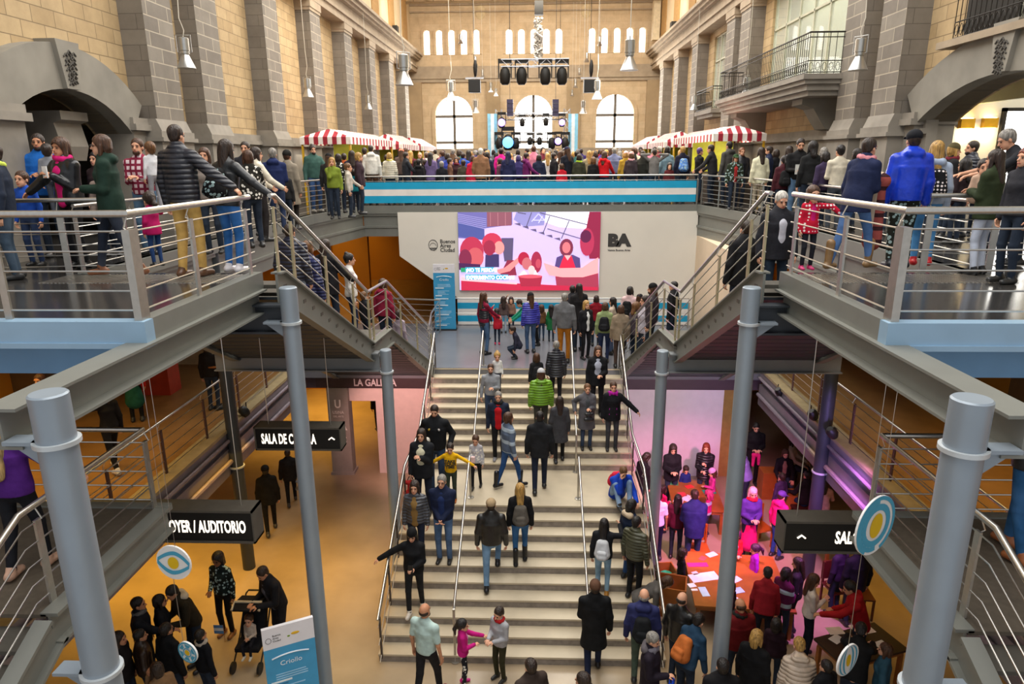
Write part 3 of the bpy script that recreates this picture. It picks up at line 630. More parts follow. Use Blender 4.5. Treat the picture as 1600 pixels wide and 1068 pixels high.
# ------------------------------------------------------------------ landing back rail, flag cloth, banner
railing('railing', [(-2.4, 21.05, LZ), (5.0, 21.05, LZ)], 'low steel railing in front of the striped cloth below the screen', 0.95, 0+1, [0, 0.15, 0.36, 0.57, 0.78, 1], 0.02, 0.022, 0.006)
railing('railing', [(-2.55, 16.95, LZ), (-2.75, 18.8, LZ), (-2.75, 20.6, LZ), (-4.4, 20.9, LZ)], 'steel railing beside the blue info totem on the landing', 0.98, 5, [0.1, 0.98, 1.95, 2.9], 0.03, 0.025, 0.008)
def stripes(name, x0, x1, y, z0, z1, cols, label, cat, rough=0.35, depth=0.02, lines=None):
    r = empty(name, (x0, y, z0), 0, label, cat)
    n = len(cols)
    for k, (c, t0, t1) in enumerate(cols):
        MB().box(x0, x1, y, y+depth, z0+(z1-z0)*t0, z0+(z1-z0)*t1).build('stripe', plain('cloth_'+c.strip('#'), c, rough, 0, 0.06, 3), r)
    return r
SKY, PALE = '#1FA4CF', '#EDE9E2'
stripes('flag_banner', -5.15, 5.1, 21.47, 7.0, 7.63, [(SKY, 0, 0.35), (PALE, 0.35, 0.66), (SKY, 0.66, 1)], 'long sky blue and white striped banner along the upper floor edge', 'banner')
stripes('flag_cloth', -2.3, 5.1, 21.38, LZ+0.02, LZ+0.86, [(PALE, 0, 0.12), (SKY, 0.12, 0.36), (PALE, 0.36, 0.62), (SKY, 0.62, 0.86), (PALE, 0.86, 1)], 'sky blue and white striped cloth below the video screen', 'banner')
railing('railing', [(-5.2, 21.53, UZ), (5.15, 21.53, UZ)], 'straight steel railing above the striped banner', 0.88, 2, [k/8 for k in range(9)], 0.02, 0.024, 0.007)
RX = (PI/2, 0, 0)            # text standing upright, facing the camera side (-Y)
def poly_mesh(polys, name, place, parent, step=0.0015, strength=None, rough=0.5, thick=0.0):
    """flat picture: list of (colour, [(u,v)...]); PLACE maps (u, v, layer) to 3-D"""
    b = MB(); mats = []; idx = {}
    for k, (c, pts) in enumerate(polys):
        if c not in idx:
            idx[c] = len(mats); mats.append(glow('screen_'+c.strip('#'), c, strength) if strength else plain('print_'+c.strip('#'), c, rough, 0, 0.03))
        b.add([place(u, v, k*step) for u, v in pts], [tuple(range(len(pts)))], idx[c])
    o = b.build(name, mats, parent)
    return o
def ell(cx, cy, rx, ry, n=18, a0=0, a1=360): return [(cx+rx*math.cos(math.radians(a0+(a1-a0)*k/n)), cy+ry*math.sin(math.radians(a0+(a1-a0)*k/n))) for k in range(n+(0 if a1-a0 >= 360 else 1))]
def line(x0, y0, x1, y1, w):
    d = math.hypot(x1-x0, y1-y0); nx, ny = -(y1-y0)/d*w/2, (x1-x0)/d*w/2
    return [(x0+nx, y0+ny), (x1+nx, y1+ny), (x1-nx, y1-ny), (x0-nx, y0-ny)]

# ------------------------------------------------------------------ video screen
sx0, sx1, sz0, sz1, sy = -2.21, 2.21, 4.27, 6.72, 21.36
scr = empty('video_screen', (0, sy, sz0), 0, 'large video screen showing children cooking, on the white wall above the landing', 'screen')
MB().box(sx0, sx1, sy, sy+0.06, sz0, sz1).build('cabinet', M_black, scr)
def scp(u, v, l): return (sx0+(u-262)/(1300-262)*(sx1-sx0), sy-0.001-l, sz1-(v-147)/(712-147)*(sz1-sz0))
P = [('#CBB8E8', [(262, 147), (1300, 147), (1300, 712), (262, 712)]),
     ('#6B66A6', [(262, 147), (660, 147), (660, 235), (455, 262), (455, 345), (262, 330)]),
     ('#8A5362', [(475, 147), (655, 147), (655, 242), (475, 250)]),
     ('#4D5596', [(262, 215), (455, 270), (455, 345), (262, 320)]),
     ('#F3EEFF', [(905, 147), (1245, 147), (1235, 270), (1000, 255), (890, 215)]),
     ('#8F8AC4', [(690, 147), (905, 147), (890, 240), (745, 250), (670, 200)])]
for k in range(6): P.append(('#A9A5D6', line(262, 160+12*k, 470, 195+14*k, 3)))
for k in range(3): P.append(('#B8828C', line(500+55*k, 150, 500+55*k, 245, 3)))
for k in range(6): P.append(('#5D5275', [(672+58*k, 228+21*k), (722+58*k, 246+21*k), (716+58*k, 224+21*k)]))
for (a, b_, c, d) in ((800, 150, 760, 255), (932, 175, 885, 292), (1072, 210, 1018, 336), (700, 150, 760, 160), (860, 152, 1215, 240), (915, 265, 1190, 345)): P.append(('#57506E', line(a, b_, c, d, 6)))
for (a, b_, c, d) in ((800, 215, 850, 160), (850, 160, 895, 205), (815, 205, 895, 205), (880, 175, 850, 225)): P.append(('#C9C6EE', line(a, b_, c, d, 7)))
P += [('#5A4F70', [(578, 330), (668, 330), (660, 490), (600, 500)]), ('#8A2C46', [(620, 490), (670, 490), (690, 600), (560, 610)]),
      ('#B5334F', ell(360, 425, 88, 105)), ('#C75A62', ell(385, 470, 62, 72)), ('#7E2A48', ell(310, 480, 48, 70)), ('#4A2350', [(262, 510), (420, 520), (420, 560), (262, 560)]),
      ('#3F3563', [(460, 450), (560, 445), (560, 540), (455, 540)]), ('#C23551', ell(510, 365, 74, 72)), ('#F0938F', ell(562, 400, 38, 48)), ('#9B2B47', ell(490, 400, 45, 55)),
      ('#EE8B8C', [(535, 560), (600, 545), (700, 470), (735, 480), (640, 570), (560, 590)]),
      ('#A02A48', ell(836, 505, 40, 78)), ('#C04A5E', ell(850, 515, 20, 34)), ('#B02241', ell(742, 480, 42, 50)), ('#C46A72', ell(765, 515, 36, 45)), ('#F2E8F2', [(705, 605), (745, 565), (775, 605)]), ('#F2E8F2', [(795, 605), (830, 560), (850, 605)]), ('#F6C6C8', ell(800, 565, 26, 36)),
      ('#55437A', [(968, 555), (985, 470), (1030, 452), (1105, 452), (1155, 475), (1162, 555)]), ('#7A3049', ell(1055, 400, 50, 64)), ('#E2747C', ell(1055, 400, 30, 40)), ('#E12848', [(1002, 556), (1025, 490), (1040, 455), (1065, 495), (1092, 455), (1105, 490), (1128, 556)]), ('#F2B0B4', [(1040, 455), (1065, 492), (1092, 455)]),
      ('#8B2444', [(1218, 147), (1300, 147), (1300, 480), (1225, 480), (1190, 300)]), ('#B03355', ell(1205, 360, 52, 100)), ('#5E1F46', ell(1195, 320, 40, 45)),
      ('#A33A52', [(975, 600), (1290, 540), (1300, 712), (990, 712)]), ('#F4A6AA', [(888, 508), (930, 520), (1010, 548), (1170, 545), (1235, 500), (1290, 470), (1292, 585), (1180, 615), (1030, 615), (930, 600), (905, 560)]),
      ('#C22A49', [(275, 640), (700, 660), (1290, 688), (1290, 712), (275, 712)]), ('#F5BFC6', [(275, 610), (470, 640), (695, 655), (690, 668), (275, 640)]), ('#A82C45', [(700, 604), (880, 604), (866, 682), (722, 682)]), ('#E05A6C', ell(790, 608, 88, 14)),
      ('#2C9C6A', [(275, 545), (310, 545), (310, 576), (275, 576)]), ('#3E9FBF', [(308, 540), (522, 540), (522, 578), (308, 578)]), ('#3E9FBF', [(308, 594), (628, 594), (628, 632), (308, 632)])]
poly_mesh(P, 'picture', scp, scr, 0.0006, 0.85)
mt = glow('screen_caption', '#FFFFFF', 1.2)
for body, u, v, wd in (('\u00a1NO TE PIERDAS', 314, 574, 0.82), ('EXPERIMENTO COCINA!', 314, 628, 0.84)):
    p = scp(u, v, 0); text_obj(body, 'caption', mt, 0.165, (p[0], sy-0.052, p[2]), RX, scr, 0.001, wd, bold=0.006)

# ------------------------------------------------------------------ lettering on the screen wall
lg = empty('wall_logo', (-2.95, 21.4, 5.6), 0, 'round emblem with the three line city name lettering on the white screen wall', 'logo')
c = (-3.02, 21.415, 5.70)
b = MB(); ring = [(c[0]+0.14*math.cos(t), c[1], c[2]+0.165*math.sin(t)) for t in np.linspace(0, 2*PI, 25)]
b.tube(ring, 0.010, 6, False)
for k in range(5): b.box(c[0]-0.09+0.04*k, c[0]-0.07+0.04*k, 21.405, 21.418, 5.56, 5.60+0.02*(k % 2))
b.box(c[0]-0.11, c[0]+0.11, 21.405, 21.418, 5.60, 5.615)
b.tube([(c[0]+0.1*math.cos(t), 21.41, 5.66+0.11*math.sin(t)) for t in np.linspace(0.2, PI-0.2, 9)], 0.006, 5)
b.build('emblem', M_text_dk, lg)
for k, w_ in enumerate(('Buenos', 'Aires', 'Ciudad')): text_obj(w_, 'lettering', M_text_dk, 0.17, (-2.80, 21.415, 5.76-0.135*k), RX, lg, 0.003, 0.95, bold=0.003)
lg = empty('wall_logo', (2.8, 21.4, 5.6), 0, 'thick dark two letter logo with a small line under it on the white wall', 'logo')
text_obj('BA', 'letters', M_text_dk, 0.50, (2.46, 21.412, 5.67), RX, lg, 0.004, 1.12, bold=0.035, space=0.95)
text_obj('Vamos Buenos Aires', 'lettering', M_text_dk, 0.085, (2.46, 21.415, 5.50), RX, lg, 0.003, 0.98, bold=0.002)
# concrete pier lettering, gallery name
lg = empty('pier_lettering', (-5.04, 16.89, 1.2), 0, 'white lettering down the concrete pier under the landing', 'logo')
mw = plain('white_lettering', '#F2EEE8', 0.6)
text_obj('U', 'letters', mw, 0.32, (-5.04, 16.885, 1.95), RX, lg, 0.002, 0.8, 'CENTER', 0.008)
text_obj('USINA', 'letters', mw, 0.12, (-5.04, 16.885, 1.78), RX, lg, 0.002, 0.9, 'CENTER'); text_obj('DEL ARTE', 'letters', mw, 0.07, (-5.04, 16.885, 1.68), RX, lg, 0.002, 0.9, 'CENTER')
text_obj('BA', 'letters', mw, 0.30, (-5.04, 16.885, 1.33), RX, lg, 0.002, 1.0, 'CENTER', 0.02)
for k in range(4): text_obj(('Vamos', 'Buenos Aires', 'Buenos Aires', 'Ciudad')[k], 'letters', mw, 0.075, (-5.04, 16.885, 1.2-0.12*k), RX, lg, 0.002, 0.9, 'CENTER')
g = empty('name_board', (-4.0, 16.86, 2.55), 0, 'long dark name board of the gallery under the left half landing', 'sign')
MB().box(-5.55, -2.5, 16.82, 16.9, 2.54, 2.84).build('board', plain('plum_board', '#38262A', 0.5), g)
text_obj('LA GALER\u00cdA', 'lettering', plain('pale_grey_lettering', '#CFC6C6', 0.5), 0.27, (-4.55, 16.815, 2.595), RX, g, 0.003, 0.78, 'LEFT', 0.006)

# ------------------------------------------------------------------ hanging direction signs
def box_sign(x0, x1, y, z0, z1, body, t0, t1, th, label, arrow=None, wire=0):
    r = empty('direction_sign', ((x0+x1)/2, y, z0), 0, label, 'sign')
    b = MB(); dp = 0.3
    b.box(x0, x1, y, y+dp, z1-0.03, z1).box(x0, x1, y, y+dp, z0, z0+0.03).box(x0, x0+0.02, y, y+dp, z0, z1).box(x1-0.02, x1, y, y+dp, z0, z1)
    b.build('casing', plain('sign_casing', '#5B564E', 0.5, 0.2), r)
    MB().box(x0+0.02, x1-0.02, y+0.02, y+dp-0.02, z0+0.03, z1-0.03).build('face', plain('sign_face', '#0B0A09', 0.35), r)
    text_fit(body, 'lettering', M_letters, t0, t1, th, y+0.016, (z0+z1)/2, r, 0.006)
    if arrow:
        ax, az, w_ = arrow
        MB().tube([(ax-w_, y+0.012, az-w_*0.8), (ax, y+0.012, az), (ax+w_, y+0.012, az-w_*0.8)], 0.011, 6).build('arrow', M_letters, r)
    for xw in (x0+0.2, x1-0.2): MB().tube([(xw, y+dp/2, z1-0.005), (xw, y+dp/2, wire)], 0.006, 6).build('suspension_wire', M_ss, r)
    return r
box_sign(-4.50, -3.03, 10.5, 3.60, 4.02, 'SALA DE C\u00c1MARA', -4.39, -3.46, 0.175, 'black hanging sign for the chamber hall with small up arrow', (-3.19, 3.84, 0.05), 5.53)
box_sign(-5.85, -3.40, 7.75, 3.53, 4.0, 'FOYER / AUDITORIO', -4.58, -3.52, 0.165, 'black hanging sign for the foyer and auditorium', None, 6.74)
box_sign(3.36, 5.6, 7.75, 3.50, 3.95, 'SAL\u00d3N', 4.01, 4.42, 0.165, 'black hanging sign with an up arrow, partly behind a round disc', (3.59, 3.75, 0.05), 6.74)

# ------------------------------------------------------------------ information totems
def totem(o, rz, w, h, label):
    r = empty('info_totem', o, 0, label, 'sign'); T = Matrix.Translation(o) @ Matrix.Rotation(rz, 4, 'Z')
    def put(b, nm, m, par=r):
        b.v = [tuple(T @ Vector(p)) for p in b.v]; return b.build(nm, m, par)
    put(MB().box(-w/2, w/2, 0, 0.05, 0.03, h*0.87), 'blue_panel', plain('totem_blue', '#3D9CCB', 0.4, 0, 0.05))
    put(MB().box(-w/2, w/2, 0, 0.05, h*0.87, h), 'white_header', plain('totem_white', '#E9E6EA', 0.4, 0, 0.03))
    put(MB().box(-w/2-0.03, w/2+0.03, -0.1, 0.16, 0, 0.03), 'foot', M_black)
    m1, m2, m3 = plain('totem_print_white', '#EAF4FA', 0.5), plain('totem_print_pale', '#9CCBE6', 0.5), plain('totem_print_navy', '#2A6E96', 0.5)
    rows = MB(); rn = random.Random(5); z = h*0.70
    while z > 0.12:
        hd = rn.random() < 0.28; n = rn.random()*0.5+(0.25 if hd else 0.45)
        rows.box(-w/2+0.05+(0 if hd else 0.07), -w/2+0.05+min(n, 0.86)*(w-0.1), -0.003, 0.0, z-(0.028 if hd else 0.016), z, 0 if hd else 1); z -= 0.052 if hd else 0.036
        if hd: rows.box(-w/2+0.05, -w/2+0.05+n*(w-0.1)*0.8, -0.003, 0.0, z-0.014, z, 2); z -= 0.045
    put(rows, 'print', [m1, m2, m3])
    arc = MB()
    arc.tube([(x, -0.003, h*0.805+0.035*(1-(x/(0.36*w))**2)) for x in np.linspace(-0.36*w, 0.36*w, 13)], 0.011, 5); put(arc, 'heading', m1)
    e = MB()
    for p in [(-0.39*w+0.035*math.cos(t)*1.0, -0.003, h*0.925+0.04*math.sin(t)) for t in np.linspace(0, 2*PI, 13)]: e.ball(p, 0.006, 6)
    put(e, 'emblem', M_text_dk)
    f = MB(); f.ball((0.13*w, -0.001, h*0.935), (0.085*w, 0.004, 0.022), 10); put(f, 'yellow_mark', plain('yellow_mark', '#E0B020', 0.5))
    f = MB(); f.ball((0.0*w, -0.001, h*0.925), (0.03*w, 0.004, 0.014), 10); put(f, 'green_mark', plain('green_mark', '#7FA02C', 0.5))
    for body, sz, x, zz, m, al in (('Criollo', 0.10, 0, h*0.752, m1, 'CENTER'), ('Buenos', 0.033*w/0.6, -0.31*w, h*0.945, M_text_dk, 'LEFT'), ('Aires', 0.033*w/0.6, -0.31*w, h*0.928, M_text_dk, 'LEFT'), ('Ciudad', 0.033*w/0.6, -0.31*w, h*0.911, M_text_dk, 'LEFT')):
        p = T @ Vector((x, -0.004, zz)); text_obj(body, 'lettering', m, sz, p, (PI/2, 0, rz), r, 0.001, 1.0, al)
    return r
totem((-2.62, 20.75, LZ), 0, 0.66, 2.08, 'tall blue info totem with white header, standing on the landing by the screen')
totem((-3.04, 7.62, 0), math.radians(27), 0.66, 2.42, 'blue info totem with slanted white header, on the ground floor beside the tall column')

# ------------------------------------------------------------------ hanging paper discs
def disc(c, r, turn, roll, style, zt, label):
    o = empty('hanging_disc', c, 0, label, 'decoration', 'hanging flag coloured discs')
    R = Matrix.Translation(c) @ Matrix.Rotation(math.radians(turn), 4, 'Z') @ Matrix.Rotation(math.radians(roll), 4, 'Y')
    def put(b, nm, m):
        b.v = [tuple(R @ Vector(p)) for p in b.v]; return b.build(nm, m, o)
    def d2(pts, l): return [(x*r, -0.012-l, y*r) for x, y in pts]
    put(MB().prism([(x*r, y*r) for x, y in ell(0, 0, 1, 1, 32)], 'Y', -0.01, 0.01), 'card', plain('disc_white', '#EFEDEA', 0.5, 0, 0.02))
    B, Yl = plain('disc_blue', '#4DA6C6', 0.5, 0, 0.03), plain('disc_yellow', '#E8BE1E', 0.5, 0, 0.04)
    m = MB()
    def flat(pts, l): m.add(d2(pts, l), [tuple(range(len(pts)))])
    def ringseg(ri, ro, a0, a1, cx=0, cy=0, l=0.001, n=24):
        a = [math.radians(a0+(a1-a0)*k/n) for k in range(n+1)]
        for k in range(n): flat([(cx+ri*math.cos(a[k]), cy+ri*math.sin(a[k])), (cx+ro*math.cos(a[k]), cy+ro*math.sin(a[k])), (cx+ro*math.cos(a[k+1]), cy+ro*math.sin(a[k+1])), (cx+ri*math.cos(a[k+1]), cy+ri*math.sin(a[k+1]))], l)
    if style == 'eye':
        for s_ in (1, -1):
            up_ = [(x, s_*(0.62*(1-abs(x)**1.7)+0.10+0.12*x*s_)) for x in np.linspace(-0.92, 0.92, 19)]; lo_ = [(x, s_*(0.62*(1-abs(x)**1.7)-0.14+0.12*x*s_)) for x in np.linspace(-0.92, 0.92, 19)]
            for k in range(18): flat([up_[k], up_[k+1], lo_[k+1], lo_[k]], 0.001)
        core = [(0.32, 0.36)]
    elif style == 'swirl':
        ringseg(0.52, 0.74, 0, 360); ringseg(0.74, 0.99, 95, 250); ringseg(0.86, 0.99, -60, 95); ringseg(0.74, 0.9, 250, 285)
        core = [(0.32, 0.42)]
    elif style == 'star':
        ringseg(0.86, 0.99, 0, 360)
        for k in range(6):
            a = math.radians(60*k); flat([(0.5*math.cos(a-0.3), 0.5*math.sin(a-0.3)), (0.84*math.cos(a-0.38), 0.84*math.sin(a-0.38)), (0.84*math.cos(a+0.38), 0.84*math.sin(a+0.38)), (0.5*math.cos(a+0.3), 0.5*math.sin(a+0.3))], 0.001)
        ringseg(0.34, 0.44, 0, 360); core = [(0.26, 0.26)]
    else:
        for s_ in (1, -1):
            for o_, w_ in ((0.36, 0.16), (0.72, 0.14)):
                q = [(s_*(o_*math.cos(t*1.45)+0.0), math.sin(t*1.45)*0.96) for t in np.linspace(-1, 1, 15)]; q2 = [(s_*((o_+w_)*math.cos(t*1.45)), math.sin(t*1.45)*0.96) for t in np.linspace(-1, 1, 15)]
                for k in range(14): flat([q[k], q[k+1], q2[k+1], q2[k]], 0.001)
        core = [(0.22, 0.42)]
    put(m, 'blue_print', B)
    y = MB()
    for rx_, ry_ in core: y.add(d2(ell(0, 0, rx_, ry_, 24), 0.003), [tuple(range(24))])
    put(y, 'yellow_sun', Yl)
    top = R @ Vector((0, 0, r)); MB().tube([top, (top[0], top[1], zt)], 0.003, 5).build('thread', M_ss, o)
p = aty(272, 878, 6.0); disc(tuple(p), 0.193, -8, 12, 'eye', 6.45, 'white and blue hanging disc with wavy bands and a yellow sun')
p = aty(1367, 820, 5.85); disc(tuple(p), 0.30, 33, 8, 'swirl', 6.45, 'largest hanging disc, blue with a white swirl, against the right lower landing rail')
p = aty(294, 1018, 6.0); disc(tuple(p), 0.126, -18, -22, 'star', 6.45, 'small blue hanging disc with a star pattern, low on the left')
p = aty(1324, 1030, 5.95); disc(tuple(p), 0.175, 34, -6, 'leaf', 6.45, 'narrow turned hanging disc with blue bands, low on the right')

# ------------------------------------------------------------------ pendant lamps of the hall
M_lampmet = plain('spun_aluminium', '#B9B8B4', 0.32, 0.85, 0.05, 10)
M_bulb = glow('lamp_glow', '#FFF2D8', 4.5)
def lamp_mesh():
    root = empty('pendant_lamp', (0, 0, 0), 0, 'x', 'lamp')
    D = 0.19
    MB().lathe([(D, 0), (D-0.006, 0.004), (0.075, 0.25), (0.07, 0.27), (0.09, 0.275), (0.09, 0.33), (0.07, 0.335)], (0, 0, 0), 22).build('shade', M_lampmet, root, True)
    MB().lathe([(0.0, 0.02), (D-0.02, 0.02), (D-0.025, 0.03), (0.0, 0.03)], (0, 0, 0), 22).build('glowing_opening', M_bulb, root, True)
    MB().lathe([(0.10, 0.335), (0.10, 0.57), (0.085, 0.585), (0.02, 0.60)], (0, 0, 0), 22).build('canister', M_lampmet, root, True)
    b = MB(); b.tube([(-0.10, 0, 0.31), (-0.15, 0, 0.31), (-0.15, 0, 0.63), (0.15, 0, 0.63), (0.15, 0, 0.31), (0.10, 0, 0.31)], 0.010, 6); b.build('bracket', M_lampmet, root)
    b = MB(); rr = random.Random(2)
    b.tube([(0, 0, 0.60), (0.03, 0, 0.72), (-0.04, 0, 0.95), (-0.01, 0, 1.4), (0.0, 0, 2.2), (0, 0, 12)], 0.009, 6); b.build('cord', plain('lamp_cord', '#CFC8B8', 0.6), root, True)
    return root
LAMPS = [(292, 107, 29, 'in front of the second left pilaster'), (632, 133, 29, 'largest of those left of the screen side'), (983, 110, 29, 'in front of the right group of slit windows'), (1340, 110, 30, 'beside the iron balcony end'),
 (482, 152, 18, 'in front of the fourth left pilaster'), (705, 157, 18, 'over the left arched window'), (933, 155, 18, 'beside the right loudspeaker box'), (1165, 152, 19, 'in front of the balcony underside'),
 (576, 171, 13.5, 'beyond the fifth left pilaster'), (743, 176, 12, 'right of the left arched window'), (911, 177, 12, 'left of the right arched window'), (1084, 172, 13.5, 'below the small balcony window'),
 (743, 104, 9.5, 'under the left group of slit windows'), (720, 69, 9, 'against the fourth slit window'), (512, 72, 11, 'high under the left cornice, nearer one'), (569, 106, 10.5, 'high under the left cornice, farther one'),
 (917, 97, 9, 'violet lit, beside the right end of the truss'), (937, 72, 9, 'against the right slit windows'), (1114, 94, 11, 'high under the right cornice, bright one'), (1174, 65, 11, 'high right, before the tall office window'),
 (754, 121, 7.5, 'beside the left loudspeaker box'), (767, 144, 9, 'left of the stage banner, upper'), (775, 150, 7, 'left of the stage banner, tiny'), (905, 117, 6.5, 'tiny violet lit one under the right truss end'), (899, 137, 8.5, 'small one over the right stage banner'), (894, 150, 6, 'tiny one over the right stage banner'),
 (1074, 119, 6, 'tiny one on the right between pilasters'), (1045, 134, 6, 'tiny one far right by the corner'), (610, 124, 6, 'tiny one far left by the corner')]
proto = lamp_mesh()
for k, (x, y, w_, where) in enumerate(LAMPS):
    d = 0.38*F_PX/w_; sc_ = min(1.0, 42.0/d); d = min(d, 42.0); rr_ = ray(x, y); p = CAM+rr_*d
    o = proto if k == 0 else copy_tree(proto)
    o.location = p; o.scale = (sc_,)*3; o.rotation_euler = (0, 0, k*0.7); tag(o, 'aluminium pendant lamp with flared shade, '+where, 'lamp', 'pendant lamps of the hall')

# ------------------------------------------------------------------ stage rig, trusses, speakers
M_truss = plain('truss_aluminium', '#B8B8BC', 0.35, 0.8)
def truss(p, q, s, label, r_=0.025, group=None, nm='lighting_truss'):
    p, q = np.array(p, float), np.array(q, float); d = q-p; L = np.linalg.norm(d); t = d/L
    u = np.cross(t, (0, 0, 1)) if abs(t[2]) < 0.9 else np.cross(t, (0, 1, 0)); u /= np.linalg.norm(u); v = np.cross(t, u)
    root = empty(nm, p, 0, label, 'truss', group); cs = [u*s/2+v*s/2, u*s/2-v*s/2, -u*s/2-v*s/2, -u*s/2+v*s/2]
    for c_ in cs: MB().tube([p+c_, q+c_], r_, 6).build('chord', M_truss, root, True)
    n = max(2, int(L/(s*1.1))); b = MB()
    for k in range(4):
        a, e = cs[k], cs[(k+1) % 4]
        for i in range(n): b.tube([p+t*L*i/n+(a if i % 2 else e), p+t*L*(i+1)/n+(e if i % 2 else a)], r_*0.55, 5)
    b.build('lacing', M_truss, root, True); return root
ys = 40.0
zt1, zt2 = aty(833, 182, ys)[2], aty(833, 212, ys)[2]
xl, xr = aty(779, 182, ys)[0], aty(886, 182, ys)[0]
truss((xl, ys, zt1), (xr, ys, zt1), 0.34, 'upper cross truss of the stage rig')
truss((xl, ys, zt2), (xr, ys, zt2), 0.34, 'lower cross truss of the stage rig')
truss((xl, ys, UZ), (xl, ys, zt1+0.4), 0.34, 'left upright truss of the stage rig'); truss((xr, ys, UZ), (xr, ys, zt1+0.4), 0.34, 'right upright truss of the stage rig')
MB_st = MB().box(xl-0.6, xr+0.6, 39.2, 43.5, UZ, UZ+1.1); tag(MB_st.build('stage', M_black), 'low black stage platform at the far end of the hall', 'stage')
za, zb = aty(835, 103, 33)[2], aty(835, 94, 33)[2]; x0, x1 = aty(783, 97, 33)[0], aty(889, 97, 33)[0]
truss((x0, 33, (za+zb)/2), (x1, 33, (za+zb)/2), 0.3, 'hung cross truss carrying four moving lights under the middle slit windows')
for x in (x0+0.4, x1-0.4): tag(MB().tube([(x, 33, zb), (x, 33, 19)], 0.01, 5).build('hanging_chain', M_darkmetal), 'chain holding the %s end of the hung truss' % ('left' if x < 0 else 'right'), 'chain')
def spot_light(p, s, lit, label, group):
    r = empty('stage_light', p, 0, label, 'spotlight', group)
    MB().lathe([(0.10*s, -0.28*s), (0.15*s, -0.22*s), (0.16*s, 0), (0.12*s, 0.14*s), (0.05*s, 0.2*s)], p, 14).build('housing', M_darkmetal, r, True)
    MB().box(p[0]-0.2*s, p[0]-0.165*s, p[1]-0.03*s, p[1]+0.03*s, p[2]-0.1*s, p[2]+0.34*s).box(p[0]+0.165*s, p[0]+0.2*s, p[1]-0.03*s, p[1]+0.03*s, p[2]-0.1*s, p[2]+0.34*s).box(p[0]-0.2*s, p[0]+0.2*s, p[1]-0.05*s, p[1]+0.05*s, p[2]+0.3*s, p[2]+0.42*s).build('yoke', M_darkmetal, r)
    if lit: MB().ball((p[0], p[1]-0.17*s, p[2]-0.05*s), (0.17*s, 0.05*s, 0.17*s), 14).build('lens', lit, r, True)
    else: MB().lathe([(0.0, -0.285*s), (0.095*s, -0.285*s), (0.095*s, -0.29*s), (0, -0.29*s)], p, 14).build('lens', plain('dark_lens', '#2C2C34', 0.6), r)
for k, x in enumerate((789, 815, 852, 878)):
    p = aty(x, 116, 33); spot_light(tuple(p), 1.55, None, ('first', 'second', 'third', 'fourth')[k]+' black moving light hung from the upper truss, counted from the left', 'moving lights')
Lb, Lv = glow('stage_blue_lens', '#5AA8FF', 3.5), glow('stage_violet_lens', '#B08CFF', 3)
for x, y, l, n, s in ((784, 190, Lv, 'violet stage light at the left end of the upper rig truss', 1.2), (878, 190, Lv, 'violet stage light at the right end of the upper rig truss', 1.0), (794, 220, Lb, 'bright blue stage light low on the left of the rig', 1.8), (872, 219, Lv, 'small white violet stage light low on the right of the rig', 1.1), (780, 222, None, 'dark stage light beside the bright blue one', 1.3), (806, 222, None, 'dark stage light right of the bright blue one', 1.3), (862, 222, None, 'dark stage light left of the low violet one', 1.3), (883, 222, None, 'dark stage light at the low right end of the rig', 1.3),
    (816, 190, None, 'small dark spotlight before the middle window, upper left', 0.9), (853, 189, None, 'small dark spotlight before the middle window, upper right', 0.9), (828, 219, None, 'small dark spotlight before the middle window, lower left', 0.9), (843, 219, None, 'small dark spotlight before the middle window, lower right', 0.9)):
    spot_light(tuple(aty(x, y, ys-0.3)), s, l, n, 'stage lights of the rig')
for sx, x in ((-1, 769.5), (1, 895.5)):
    a, b_ = aty(x-7.5, 178, ys), aty(x+7.5, 178, ys); zt_ = a[2]; w3 = (b_[0]-a[0])/3
    r = empty('stage_banner', ((a[0]+b_[0])/2, ys-0.2, UZ), 0, 'sky blue and white vertical banner %s of the stage' % ('left' if sx < 0 else 'right'), 'banner', 'stage side banners')
    for k, c_ in enumerate(('#8FD0EC', '#F4F8FA', '#8FD0EC')): MB().box(a[0]+w3*k, a[0]+w3*(k+1), ys-0.22, ys-0.19, UZ+0.4, zt_).build('cloth_strip', plain('stage_cloth_'+c_[1:], c_, 0.6), r)
for x, y, n in ((741, 133, 'left'), (922, 133, 'right')):
    p = aty(x, y, 34); r = empty('loudspeaker', p, 0, f'black loudspeaker box hung {n} of the stage under a bar', 'speaker', 'hung loudspeakers')
    MB().box(p[0]-0.28, p[0]+0.28, p[1], p[1]+0.4, p[2]-0.32, p[2]+0.26).build('cabinet', M_black, r, bevel=0.02)
    MB().box(p[0]-0.42, p[0]+0.42, p[1]+0.1, p[1]+0.2, p[2]+0.30, p[2]+0.36).build('hanging_bar', M_truss, r)
    MB().tube([(p[0], p[1]+0.15, p[2]+0.33), (p[0], p[1]+0.15, 19)], 0.012, 5).build('chain', M_darkmetal, r)
    MB().ball((p[0]+0.05, p[1]+0.15, p[2]+0.75), (0.1, 0.1, 0.4), 10).build('chain_bag', M_black, r, True)
for x, y, n, yy in ((797, 172, 'left', 39.5), (868, 172, 'right', 39.5)):
    p = aty(x, y, yy); r = empty('line_array', p, 0, f'dark hung speaker array on the {n} of the stage rig', 'speaker')
    for k in range(4): MB().box(p[0]-0.17, p[0]+0.17, p[1]-0.2+0.03*k, p[1]+0.2+0.03*k, p[2]+0.35-0.22*k, p[2]+0.55-0.22*k).build('cabinet', plain('dark_violet_cabinet', '#3A3350', 0.5), r)
    MB().tube([(p[0], p[1], p[2]+0.5), (p[0], p[1], 19.2)], 0.012, 5).build('chain', M_darkmetal, r)
